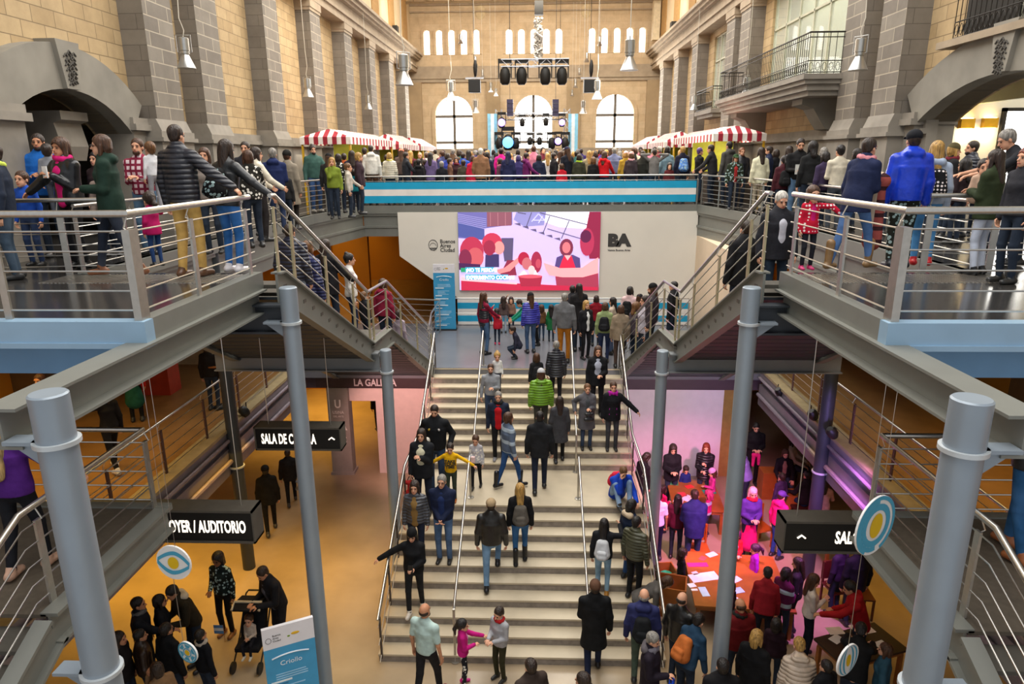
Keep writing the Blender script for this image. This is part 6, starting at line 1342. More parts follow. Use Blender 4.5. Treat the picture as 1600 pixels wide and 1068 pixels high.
# ------------------------------------------------------------------ the people of the photograph
LEV = {'U': UZ, 'L': LZ, 'G': GZ, 'P': 4.45, 'U1': UZ}
def side_stair_z(y):
    if y < 8.75: return UZ
    if y < 12.1: return UZ-(UZ-5.02)*math.ceil((y-8.75)/3.35*12-0.001)/12 if False else UZ-(UZ-5.02)*min(12, math.floor((y-8.75)/3.35*12)+1)/12
    if y < 13.2: return 5.02
    return max(LZ, 5.02-(5.02-LZ)*min(12, math.floor((y-13.2)/3.55*12)+1)/12)
NPEOPLE = 0
class Who: pass
def cast(where, head_dir, label, H=None, name='person', **kw):
    """WHERE: ('f', x, y, level[, head y]) feet pixel; ('h', x, y, level, H) head-top pixel and height; ('y', x, y, Y) head-top pixel at depth Y on the upper floor; ('s', x, y, Y) on a side stair"""
    global NPEOPLE
    k = where[0]; lev = None
    if k == 'f':
        p = foot_stair(where[1], where[2]) if where[3] == 'S' else atz(where[1], where[2], LEV[where[3]])
        if len(where) > 4: H = aty(where[1], where[4], p[1])[2]-p[2]
        z = p[2]; hx = None
    elif k == 'h':
        H = where[4]; z = LEV[where[3]]; p = atz(where[1], where[2], z+H); hx = p
    elif k == 'S':   # head pixel on the great stair at depth Y
        p = aty(where[1], where[2], where[3]); z = stair_z(where[3]); H = H or p[2]-z; hx = p
    elif k == 's':
        p = aty(where[1], where[2], where[3]); z = side_stair_z(where[3]); H = H or p[2]-z; hx = p
    else:
        p = aty(where[1], where[2], where[3]); z = UZ; H = H or p[2]-z; hx = p
    kid = kw.get('kid', False) or H < 1.42; kw['kid'] = kid
    if not kid and kw.get('cut') != 'shirt': kw.setdefault('bulk', 1.12)
    Hb = H
    if kw.get('sit') or kw.get('crouch') or kw.get('lean', 0) > 0.2: Hb = kw.pop('body', 1.68 if not kid else max(H, 1.15))
    else: kw.pop('body', None)
    Hb = max(0.75, min(Hb, 1.95)); D = max(2.0, math.hypot(p[0]-CAM[0], p[1])); px = Hb*F_PX/D
    kw.setdefault('h', 0.0115 if px > 160 else 0.0135 if px > 95 else 0.017 if px > 62 else 0.021)
    a = math.radians(head_dir)
    if k == 'f' and where[3] == 'S':
        fy = [p[1]+sg*kw.get('step', 0)*0.5*math.cos(a) for sg in (-1, 1)]; zl, zr = stair_z(fy[0]), stair_z(fy[1])
        z = zl; kw['dz'] = zr-zl; Hb = max(0.75, Hb+p[2]-zl)
    root, inf = person(name, H=Hb, **kw)
    R = rot_z(a); loc = np.array((p[0], p[1], z))
    if hx is not None:
        off = R @ inf['hd']((0, -0.01, 0)); loc[0] -= off[0]; loc[1] -= off[1]
    root.location = loc; root.rotation_euler = (0, 0, a); tag(root, label, 'person')
    w = Who(); w.root, w.inf, w.loc, w.a, w.label = root, inf, loc, a, label; NPEOPLE += 1; return w
def worn(w, kind, col, label, ck='plain', col2=None):
    """a bag carried by a person: a thing of its own, standing where the body wears it"""
    i, s = w.inf, w.inf['s']; up = i['up']; c = cloth(col, ck); c2 = cloth(col2 if col2 and col2 != 'L' else '#1A1A1A', 'plain'); nm = {'pack': 'backpack', 'bag': 'handbag', 'tote': 'shopping_bag', 'string': 'drawstring_bag', 'child': 'child'}.get(kind, kind)
    r = empty(nm, w.loc, w.a, label, 'bag' if kind != 'pack' else 'backpack'); r.rotation_euler = (0, 0, w.a)
    def part(nm2, V, Q, m):
        me = mesh_from([(V, Q, 0)], nm2, [m]); o = bpy.data.objects.new(nm2, me); COL.objects.link(o); o.parent = r
    if kind in ('pack', 'string'):
        bz = -i['back']; F = Field(0.04); wd = 0.11 if kind == 'pack' else 0.10
        F.cone(up((-0.05*s, bz-0.08*s, 0.14*s)), up((-0.045*s, bz-0.06*s, 0.36*s)), wd*s, 0.075*s).cone(up((0.05*s, bz-0.08*s, 0.14*s)), up((0.045*s, bz-0.06*s, 0.36*s)), wd*s, 0.075*s)
        V, Q = F.mesh(0.014); part('pack_body', V, Q, c)
        if kind == 'pack': V, Q = Field(0.03).cone(up((-0.045*s, bz-0.17*s, 0.12*s)), up((0.045*s, bz-0.17*s, 0.12*s)), 0.065*s, 0.065*s).cone(up((-0.045*s, bz-0.16*s, 0.2*s)), up((0.045*s, bz-0.16*s, 0.2*s)), 0.055*s, 0.055*s).mesh(0.013); part('front_pocket', V, Q, c)
        for sg in (-1, 1):
            b = MB(); b.tube([up((sg*0.09*s, bz-0.02*s, 0.12*s)), up((sg*0.10*s, bz-0.0*s, 0.30*s)), up((sg*0.105*s, -0.02*s, 0.505*s)), up((sg*0.11*s, -bz*0.8, 0.42*s)), up((sg*0.13*s, -bz*0.85, 0.30*s)), up((sg*0.15*s, 0.0, 0.16*s))], 0.014*s if kind == 'pack' else 0.007*s, 6)
            o = b.build('strap', c2, None, True); o.parent = r
    elif kind in ('bag', 'tote'):
        side = 1; hp = i['hand'][1 if col2 != 'L' else 0]; wd, hg = (0.13, 0.11) if kind == 'bag' else (0.15, 0.19)
        V, Q = Field(0.02).cone(hp+np.array((-wd*0.6*s, 0.02, -0.15*s-hg*s)), hp+np.array((wd*0.6*s, 0.02, -0.15*s-hg*s)), 0.055*s, 0.055*s).cone(hp+np.array((-wd*0.55*s, 0.02, -0.12*s)), hp+np.array((wd*0.55*s, 0.02, -0.12*s)), 0.04*s, 0.04*s).cone(hp+np.array((0, 0.02, -0.15*s-hg*s)), hp+np.array((0, 0.02, -0.13*s)), 0.07*s, 0.06*s, (0, 1, 0, 1.5)).mesh(0.013); part('bag_body', V, Q, c)
        b = MB(); b.tube([hp+np.array((-wd*0.5*s, 0.02, -0.12*s)), hp+np.array((-0.03*s, 0.01, -0.01)), hp+np.array((0.03*s, 0.01, -0.01)), hp+np.array((wd*0.5*s, 0.02, -0.12*s))], 0.009*s, 6); o = b.build('strap', c2, None, True); o.parent = r
    return r
def held(w, nm, cat, label, col, side=1, size=(0.04, 0.006, 0.075), off=(0, 0.03, 0.02)):
    hp = w.inf['hand'][1 if side > 0 else 0]+np.array(off)*w.inf['s']
    b = MB(); b.box(hp[0]-size[0], hp[0]+size[0], hp[1]-size[1], hp[1]+size[1], hp[2]-size[2], hp[2]+size[2]); o = b.build(nm, cloth(col, 'leather')); o.location = w.loc; o.rotation_euler = (0, 0, w.a); return tag(o, label, cat)
M = 'm'
# ---- upper platform, near left
a = cast(('f', 303, 432, 'U', 195), -14, 'man in black quilted puffer jacket and tan trousers, hand on the left platform rail', sex=M, style='short', hair='dark', top='#20212A', tk='puffer', cut='puffer', bot='#C09A55', shoe='#5A3A22', armR='railside', armL='down', step=0.12, bulk=1.05)
cast(('f', 192, 433, 'U', 212), 112, 'woman in long dark green coat with glasses, walking along the left platform', style='bob', hair='brown', top='#1D3329', cut='coat', bot='#1B2230', bk='denim', shoe='#7A4A2C', glasses=True, step=0.5, armL='front', armR='down', hood=True)
b = cast(('f', 128, 418, 'U', 217), 165, 'curly haired woman in shiny black jacket and magenta scarf holding a phone', style='curly', hair='brown', top='#15161A', tk='shiny', cut='puffer', bot='#17181C', shirt=('#C8186E', 0.07), scarf=('#C8186E', 0.0), armL='chest', armR='railside', sk='m')
held(b, 'phone', 'phone', 'white phone in the hand of the woman with magenta scarf', '#E8E8E8', -1)
c = cast(('y', 352, 219, 8.9), -20, 'long haired woman in black jacket with yellow patches and bright blue jeans', style='long', hair='dark', top='#17181A', tk='leather', cut='jacket', bot='#2D66A8', bk='denim', shoe='#E6E2E6', armR='railside', armL='pocket', lean=0.12)
worn(c, 'pack', '#141416', 'black backpack with yellow patches on the woman in bright blue jeans', 'floral')
cast(('y', 32, 268, 9.4), 178, 'boy in royal blue sweater behind the short railing on the left platform', H=1.28, sex=M, style='short', hair='brown', top='#1F4FB4', cut='shirt', bot='#2A3A5A', kid=True)
d = cast(('y', 57, 209, 10.3), 200, 'bearded man in blue zip jacket carrying a small child in grey', sex=M, style='short', hair='dark', beard=True, top='#1F66B8', cut='jacket', armL='carry', armR='carry', sk='m')
cast(('y', 72, 226, 10.05), 20, 'small child in grey jacket carried by the bearded man in blue', H=1.0, body=1.0, sex=M, kid=True, style='short', hair='dark', top='#8A8C92', cut='jacket', bot='#4A4E58').root.location.z = 7.55
cast(('y', 213, 217, 10.6), 186, 'man in red checked shirt carrying a toddler on the left platform', sex=M, style='short', hair='brown', beard=True, top='#E2CDD2', tk='check', cut='shirt', armL='carry', armR='carry', bot='#5A7896', bk='denim')
cast(('y', 233, 224, 10.35), 60, 'toddler in white top held by the man in the checked shirt', H=0.95, sex=M, kid=True, style='short', hair='lightbrown', top='#D9D9DC', cut='shirt', bot='#9A9AA0').root.location.z = 7.62
e_ = cast(('f', 248, 416, 'U', 306), 60, 'little girl in a magenta coat by the left platform rail', style='pony', hair='dark', top='#B5145E', cut='coat', bot='#1F3E70', bk='denim', kid=True, armR='lift')
cast(('y', 148, 238, 10.9), 170, 'dark haired woman half hidden behind the green coat', style='bob', hair='black', top='#3A2A2A', cut='jacket')
cast(('y', 155, 250, 10.4), 200, 'small child with pale hair half hidden behind the green coat', H=1.35, sex=M, style='short', hair='lightbrown', top='#8A7A70', cut='jacket', kid=True)
cast(('y', -14, 226, 8.3), 120, 'person in navy jacket with lime collar cut by the left frame edge', sex=M, style='short', hair='dark', top='#222A3A', cut='jacket', bot='#3A4A5A', bk='denim', scarf='#C8D85A')
cast(('y', 318, 232, 10.6), 190, 'brown haired woman in grey top behind the black puffer jacket', style='bob', hair='brown', top='#8A8078', cut='shirt')
cast(('y', 382, 222, 13.2), 185, 'dark haired man whose face shows behind the stair head group', sex=M, style='short', hair='dark', top='#2A2A30', cut='jacket')
cast(('y', 386, 236, 11.3), 40, 'brown haired woman in black and white spotted cardigan', style='bob', hair='brown', top='#26241F', tk='spots', cut='jacket', armR='rail')
cast(('y', 399, 231, 12.2), -45, 'dark haired woman in cream jacket leaning on the upper corridor rail', style='bob', hair='dark', top='#DCD3BF', cut='jacket', armR='rail', armL='rail', bot='#2E2A2A')
cast(('y', 425, 232, 13.6), 15, 'man in navy hooded jacket seen from behind on the left corridor', sex=M, style='short', hair='grey', top='#1E2A55', cut='jacket', hood=True, bot='#22304E', bk='denim', armR='front')
cast(('y', 448, 236, 14.2), -10, 'person in grey coat and dark knitted hat on the left corridor', hat=('beanie', '#1D1B18'), style='short', top='#8A8070', cut='long', bot='#2A2420', sk='m')
cast(('y', 441, 250, 14.0), 10, 'small dark haired child between the navy and the grey coat', H=1.25, kid=True, style='short', hair='black', top='#2A2A2A', cut='jacket')
f = cast(('f', 496, 331, 'U', 227), -140, 'bearded man with topknot in teal green jacket holding the corridor rail', sex=M, style='bun', hair='dark', beard=True, top='#3A5A52', cut='jacket', bot='#34507A', bk='denim', armL='rail', armR='down', shoe='#B5B0A8')
rowL = [(513, 241, 17.8, 'person in black knitted hat beside the striped stall', dict(hat=('beanie', '#161616'), top='#2A2A2A', sex=M), 0), (518, 246, 16.8, 'blond girl with hand to her face and lime jacket', dict(style='long', hair='blond', top='#7A8A2E', armR='face', H=1.45), 190), (528, 241, 18.6, 'person in black and white flowered jacket near the stall', dict(style='bob', hair='dark', top='#26241F', tk='spots'), 0),
 (537, 240, 19.5, 'man with dark hair and orange collar near the stall', dict(sex=M, style='short', hair='dark', top='#B5562A'), 10), (543, 254, 17.2, 'boy in pale grey hoodie at the corridor rail', dict(H=1.3, kid=True, sex=M, style='short', hair='lightbrown', top='#C4BCB0', armL='rail'), -80), (553, 265, 18.6, 'small child in turquoise jacket at the banner end', dict(H=1.12, kid=True, style='short', hair='dark', top='#1F8A9A'), 0), (549, 236, 18.9, 'woman with long dark hair and dark shawl beside the stall', dict(style='long', hair='dark', top='#2A2530', cut='coat'), 20), (560, 239, 18.2, 'blond woman in dark plum coat turning to the hall', dict(style='bob', hair='blond', top='#3A2A32', cut='coat'), -80)]
for x, y, Y_, lb, kw, hd_ in rowL:
    kw = dict(kw); kw.setdefault('cut', 'jacket'); cast(('y', x, y, Y_), hd_, lb, **kw)
# ---- row behind the striped banner
rowB = [(569, 231, 22.6, 'man in maroon sweater beside the white hoodie', dict(sex=M, style='short', hair='dark', top='#4A1E20', cut='shirt'), 10), (579, 227, 22.2, 'man in white hooded sweatshirt seen from behind at the banner', dict(sex=M, style='short', hair='dark', top='#E0DCD2', hood=True, bot='#4A3222'), 5), (608, 239, 22.3, 'blond person in cream puffer jacket with yellow scarf', dict(style='bob', hair='blond', top='#CFC6B0', tk='puffer', cut='puffer', scarf='#C8B848'), 0), (627, 233, 24.0, 'person in coral pink cap in the crowd', dict(hat=('cap', '#E0705A'), top='#5A4A44', sex=M), 0), (634, 238, 22.4, 'person in charcoal jacket leaning at the banner rail', dict(sex=M, style='short', hair='dark', top='#2A2C32', armR='rail'), -60),
 (656, 238, 23.4, 'bald man in dark jacket and white tee facing the camera', dict(sex=M, style='bald', hair='brown', top='#26221F', shirt=('#E6E2DA', 0.05)), 180), (654, 256, 22.3, 'child with dark hood in front of the bald man', dict(H=1.38, kid=True, style='short', hair='black', top='#1F1D1F', hood=True), 0), (664, 257, 22.6, 'child in black jacket beside the hooded child', dict(H=1.36, kid=True, style='short', hair='dark', top='#222022'), 20), (672, 239, 22.6, 'woman with long dark hair in lavender coat', dict(style='long', hair='black', top='#6A5A82', cut='coat'), 0), (690, 236, 24.0, 'man in navy jacket looking left before the left window', dict(sex=M, style='short', hair='brown', top='#3A3E66'), 60), (699, 240, 23.4, 'person in bright blue jacket before the left window', dict(style='bob', hair='dark', top='#3A4AA8'), 0), (690, 255, 22.3, 'grey haired person in black coat bending low at the banner rail', dict(H=1.3, sex=M, style='short', hair='grey', top='#1B1C22', kid=True), 0), (703, 252, 22.6, 'dark haired child turned right by the banner rail', dict(H=1.4, kid=True, style='short', hair='dark', top='#6A4A3A'), -80), (713, 246, 23.2, 'woman with dark hair and burgundy scarf facing the camera', dict(style='long', hair='dark', top='#3A2228', scarf='#6A2030'), 180), (723, 239, 24.0, 'man in royal blue top seen from behind', dict(sex=M, style='short', hair='dark', top='#2A4AA0'), 0), (724, 256, 22.4, 'short dark haired child in olive brown jacket', dict(H=1.34, kid=True, sex=M, style='short', hair='dark', top='#4A4436'), 0),
 (739, 244, 22.3, 'person in bright red coat with brown hair at the banner', dict(style='bob', hair='brown', top='#C21E3C', cut='coat', H=1.48), 10), (751, 232, 22.2, 'white haired man in brown coat seen from behind', dict(sex=M, style='short', hair='white', top='#8A6448', cut='coat', bulk=1.1), -5), (761, 238, 23.2, 'dark haired person in navy behind the brown coat', dict(style='bob', hair='black', top='#1E2238'), 0), (783, 237, 24.0, 'child in hot pink top raised above the crowd', dict(H=1.72, style='short', hair='black', top='#D81E8A'), 0), (781, 252, 22.6, 'woman with dark hair and rosy scarf looking left', dict(style='bob', hair='dark', top='#5A3A48', scarf='#C87890', H=1.38), 60), (794, 237, 22.3, 'woman with very long blue lit hair and dark coat', dict(style='long', hair='#15183F', top='#23264A', cut='coat'), -10), (823, 239, 22.3, 'woman in burgundy and violet hooded jacket looking right', dict(style='short', hair='dark', top='#6A1E5A', hood=True, armR='rail'), -70), (810, 243, 23.4, 'person with violet lit hood in the second row', dict(style='bob', hair='#3A2E6A', top='#3A3468'), 0), (842, 242, 22.4, 'person in dark navy coat with pale hair clip', dict(style='bob', hair='dark', top='#23283F', cut='coat'), 5), (856, 240, 23.6, 'blond woman in white top in the second row', dict(style='long', hair='blond', top='#D8D2CC'), 0), (866, 239, 22.4, 'person in black jacket looking right at the banner', dict(sex=M, style='short', hair='dark', top='#1E1C20'), -70), (878, 236, 22.9, 'girl with brown hair and speckled cardigan beside the navy cap', dict(style='long', hair='brown', top='#B5A898', tk='spots'), -60), (886, 230, 22.3, 'tall man in navy cap and black jacket with orange band', dict(sex=M, hat=('cap', '#1A1C3A'), beard=True, top='#1A1C26', cut='jacket', bulk=1.1), 40), (878, 262, 22.1, 'small child in red shirt at the banner rail', dict(H=1.2, kid=True, style='short', hair='brown', top='#C81E2E'), 0),
 (905, 244, 22.3, 'dark haired person in olive jacket with lime collar', dict(style='bob', hair='dark', top='#3A3A2A', scarf='#A8C83A', H=1.5), 0), (921, 236, 23.0, 'woman with long blond hair in beige jacket', dict(style='long', hair='blond', top='#9A8E70'), 0), (927, 253, 22.2, 'girl with light brown hair and black jacket at the rail', dict(style='bob', hair='lightbrown', top='#1D1C1D', H=1.4, kid=True), 10), (945, 237, 22.2, 'woman in red hooded sweatshirt reaching along the rail', dict(style='long', hair='brown', top='#D2141E', hood=True, armR='reachlow', bot='#2A3650'), -35), (960, 231, 24.0, 'man in blue grey jacket before the right window', dict(sex=M, style='short', hair='grey', top='#6A7090'), 0), (978, 237, 22.8, 'person in pale pink hat and mustard jacket', dict(hat=('beanie', '#E6B8B8'), style='bob', hair='blond', top='#A88A2E'), 0), (987, 238, 22.4, 'second person in pale pink hat with pink backpack strap', dict(hat=('beanie', '#E2B0AC'), style='bob', hair='lightbrown', top='#3A3034', scarf='#D8A0A8'), -30), (1005, 236, 22.6, 'person in dark olive jacket left of the raised elbows', dict(sex=M, style='short', hair='dark', top='#2A2A24'), -40), (1023, 233, 22.4, 'man in grey sweater holding both hands behind his head', dict(sex=M, style='short', hair='dark', top='#7A7672', cut='shirt', armL='head', armR='head'), 0), (1043, 229, 22.9, 'dark haired person in pale denim jacket', dict(style='bob', hair='black', top='#7A94A0'), 10), (1046, 262, 22.0, 'little girl in dark red dress looking over the banner', dict(H=1.2, kid=True, style='long', hair='black', top='#5A1E22'), 180), (1067, 229, 22.4, 'blond person in navy with a flowered blue backpack', dict(style='short', hair='blond', top='#1E1E30'), 5),
 (1094, 231, 22.6, 'person with violet hair and black tee with yellow print', dict(sex=M, style='short', hair='#5A3A7A', top='#141416', cut='shirt', short=True, armR='front', armL='front'), -75), (1111, 226, 21.3, 'man in dark suit jacket leaning on the right corridor rail', dict(sex=M, style='short', hair='dark', top='#2A2A2C', armL='rail', armR='rail', lean=0.15, body=1.74), 55), (1140, 221, 20.6, 'tall man in grey hooded jacket beside the right stall', dict(sex=M, style='short', hair='black', top='#4A4844', hood=True, bulk=1.08), 30), (1150, 243, 19.3, 'boy in green cap and camouflage jacket at the right rail', dict(H=1.46, sex=M, hat=('cap', '#2E4A2A'), top='#2A3424', tk='floral', shirt='#A02A2A'), 180), (1160, 231, 19.8, 'bearded ginger man in black leather jacket facing the camera', dict(sex=M, style='short', hair='#7A4A2A', beard=True, top='#1E1F24', tk='leather'), 185), (1190, 231, 18.2, 'woman in cream coat and cream trousers seen from behind', dict(style='long', hair='dark', top='#DAD6B8', cut='coat', bot='#B8AE98'), 10), (1202, 229, 19.0, 'man in navy jacket turning left behind the cream coat', dict(sex=M, style='short', hair='dark', top='#222A44', beard=True), 70), (1213, 234, 19.4, 'dark haired person in black beside the navy jacket', dict(style='bob', hair='dark', top='#1A1A1E'), 20), (1234, 229, 18.6, 'dark haired woman in grey jacket by the right plinth', dict(style='long', hair='dark', top='#8A8A90'), 0), (1226, 246, 15.4, 'child in maroon jacket with a black backpack', dict(style='pony', hair='black', top='#4A1E26', H=1.42), 0),
 (1252, 217, 15.2, 'man in black sweater reading a white leaflet on the right corridor', dict(sex=M, style='short', hair='dark', beard=True, top='#161618', cut='shirt', armL='front', armR='front', nod=0.25, bot='#5A7898', bk='denim'), 170), (1271, 222, 14.6, 'curly dark haired person in black jacket, back turned', dict(style='curly', hair='black', top='#1C1D1E'), 0), (1290, 238, 14.0, 'dark haired woman in violet top behind the cream sweater', dict(style='bob', hair='black', top='#3A2E4A'), 20), (1288, 231, 16.5, 'grey blond woman far behind the cream sweater', dict(style='bob', hair='grey', top='#8A7A68'), 0), (1314, 227, 13.6, 'man in cream ribbed sweater seen from behind, lime jacket over his arm', dict(sex=M, style='short', hair='black', top='#D6CDB8', cut='shirt', armL='front', bot='#4A5058'), 5)]
BY = {}
for x, y, Y_, lb, kw, hd_ in rowB:
    kw = dict(kw); kw.setdefault('cut', 'jacket'); BY[x] = cast(('y', x, y, Y_), hd_, lb, **kw)
worn(BY[1067], 'pack', '#5A86C8', 'flowered blue backpack on the blond person by the right stall', 'floral')
worn(BY[1226], 'pack', '#141416', 'black backpack on the child in maroon jacket')
held(BY[1252], 'leaflet', 'paper', 'white leaflet held by the man in black sweater', '#DADAD4', 1, (0.07, 0.004, 0.10))
# ---- upper platform, near right
g = cast(('y', 1360, 215, 8.9), -60, 'woman in navy parka and pink scarf with a plaid shawl over her arm', style='short', hair='dark', top='#1B2444', cut='coat', scarf=('#D08890', 0.0), armR='carry', armL='down', bot='#4A6A9A', bk='denim', shoe='#8A6A44', boots=True, lean=0.18, body=1.72, step=0.55)
hp = g.inf['hand'][1]; V, Q = Field(0.04).cone(hp+np.array((-0.10, 0, 0.05)), hp+np.array((0.06, 0.02, 0.0)), 0.09, 0.09).cone(hp+np.array((0, 0.0, 0.0)), hp+np.array((0.02, 0.0, -0.75)), 0.11, 0.13, (0, 1, 0, 1.5)).mesh(0.014)
me = mesh_from([(V, Q, 0)], 'plaid_shawl', [cloth('#9A4A44', 'plaid')]); o = bpy.data.objects.new('plaid_shawl', me); COL.objects.link(o); o.location = g.loc; o.rotation_euler = (0, 0, g.a); tag(o, 'long red and brown plaid shawl hanging from the arm of the navy parka', 'shawl')
cast(('f', 1400, 418, 'U', 205), -5, 'man in shiny royal blue puffer jacket and black cap, back turned', sex=M, hat=('cap', '#12141A'), style='short', hair='dark', top='#123CC8', tk='shiny', cut='puffer', hood=True, bot='#23261F', bk='floral', bulk=1.12, shoe='#20242E')
k_ = cast(('f', 1437, 414, 'U', 222), -15, 'blond woman in pale blue hoodie, tight jeans and red sneakers', style='long', hair='blond', top='#A9B8CE', cut='jacket', hood=True, bot='#4F8FC8', bk='denim', shoe='#C81E28', armR='down')
worn(k_, 'string', '#17171A', 'black drawstring bag with white dots on the blond woman', 'dots')
cast(('y', 1492, 227, 12.4), -100, 'blond woman in olive beret, black coat and maroon scarf', hat=('beanie', '#5A5236'), style='bob', hair='blond', top='#1B1B1D', cut='coat', scarf=('#6A1E2A', 0.4), H=1.6)
cast(('y', 1521, 221, 12.6), 80, 'bearded man in dark puffer jacket looking left near the white room', sex=M, style='short', hair='dark', beard=True, top='#2C303A', tk='puffer', cut='puffer')
cast(('y', 1577, 205, 9.4), 75, 'grey haired man in dark shirt bending left at the right frame edge', sex=M, style='short', hair='grey', top='#23252A', cut='shirt', short=True, lean=0.45, body=1.82, armL='reach', armR='reach', nod=0.2)
cast(('y', 1551, 272, 8.6), 30, 'woman in olive coat and pale jeans holding a child in a beige blanket', style='long', hair='dark', top='#2E3822', cut='coat', bot='#B8C0D0', bk='denim', shoe='#14161A', armL='carry', armR='carry', H=1.48, bulk=1.15)
cast(('y', 1536, 270, 8.9), 160, 'small child in beige blanket carried by the woman in olive coat', H=0.9, kid=True, style='short', hair='dark', top='#C8A890', cut='coat').root.location.z = 7.35
cast(('y', 1601, 262, 8.0), 100, 'red haired person in dark jeans cut by the right frame edge', style='long', hair='red', top='#2A2A30', H=1.5)
cast(('s', 1222, 300, 9.9), 185, 'grey haired man in dark coat stooping at the head of the right stair', sex=M, style='short', hair='white', top='#23242A', cut='coat', shirt='#C8CAD4', nod=0.3, bot='#22303E')
cast(('f', 1258, 421, 'U', 296), 185, 'little girl in red coat with white dots, arm stretched to the rail', style='bob', hair='brown', top='#C41434', tk='dots', cut='coat', bot='#23242C', shoe='#D8387A', kid=True, armL='out', shirt='#C2186A')
for x, y, Y_, lb, kw, hd_ in ((1470, 232, 13.5, 'dark haired person behind the blond ponytail near the arch', dict(style='bob', hair='brown', top='#C8C2BA'), 10), (1402, 244, 13.0, 'dark haired woman hidden behind the royal blue jacket', dict(style='bob', hair='dark', top='#3A3A3E'), 0), (1340, 233, 13.8, 'dark haired person with a fur hood behind the navy parka', dict(style='bob', hair='black', top='#3A3430', hood=True, hood_col='#C8B8A0'), 20), (1550, 246, 12.0, 'dark haired child in the group before the white room', dict(style='short', hair='dark', top='#4A3A3A', H=1.4, kid=True), 30), (1566, 256, 11.2, 'child in grey top before the white room', dict(style='short', hair='dark', top='#B8B0A8', H=1.3, kid=True), 60), (1509, 250, 11.6, 'girl with black hair low beside the dark puffer jacket', dict(style='long', hair='black', top='#2A1E22', H=1.35, kid=True), 20)):
    kw = dict(kw); kw.setdefault('cut', 'jacket'); cast(('y', x, y, Y_), hd_, lb, **kw)
# ---- going down the side stairs
for x, y, Y_, lb, kw, hd_ in ((452, 350, 11.0, 'person in navy quilted jacket highest on the left side stair', dict(style='short', hair='dark', top='#1E2236', tk='puffer', cut='puffer', sex=M, bot='#8A97A8', bk='denim'), -10), (478, 350, 11.9, 'brown haired woman in navy quilted jacket on the left side stair', dict(style='bob', hair='lightbrown', top='#232A58', tk='puffer', cut='puffer'), -30), (508, 374, 12.6, 'woman with long dark hair and dark sweater on the left side stair', dict(style='long', hair='dark', top='#1C1B1E', cut='coat', armR='rail'), -20), (545, 396, 13.5, 'woman with black tied hair and white jumper on the left side stair', dict(style='bun', hair='black', top='#E4E0DA', cut='shirt', bot='#1E2A44', bk='denim'), -70), (567, 428, 14.2, 'fair haired child in dark top on the left side stair', dict(H=1.2, kid=True, sex=M, style='short', hair='lightbrown', top='#23242A'), -40), (598, 436, 14.9, 'brown haired person in burgundy hoodie low on the left side stair', dict(style='bob', hair='brown', top='#8A1E3A', hood=True), -20), (622, 462, 16.0, 'child in teal trousers and pale jacket at the foot of the left side stair', dict(H=1.35, kid=True, style='bob', hair='dark', top='#A89AA8', bot='#1E4A4A'), -30)):
    kw = dict(kw); kw.setdefault('cut', 'jacket'); w = cast(('s', x, y, Y_), hd_, lb, **kw)
for x, y, Y_, lb, kw, hd_ in ((1166, 345, 11.0, 'person in black coat highest on the right side stair', dict(sex=M, style='short', hair='dark', top='#17171A', cut='coat'), 20), (1053, 440, 14.2, 'dark haired person in black jacket on the right half landing', dict(sex=M, style='short', hair='black', top='#1E1D1F'), 60), (1020, 443, 15.8, 'man in black knitted hat low on the right side stair', dict(sex=M, hat=('beanie', '#141414'), top='#3A3238', beard=True), 70), (1008, 462, 16.2, 'person in pale grey jacket at the foot of the right side stair', dict(style='bob', hair='dark', top='#B8B2BC'), 100)):
    kw = dict(kw); kw.setdefault('cut', 'jacket'); w = cast(('s', x, y, Y_), hd_, lb, **kw)
    if x == 1166: worn(w, 'tote', '#B8CCE0', 'pale blue and white bag carried by the person in black on the right side stair', 'floral')
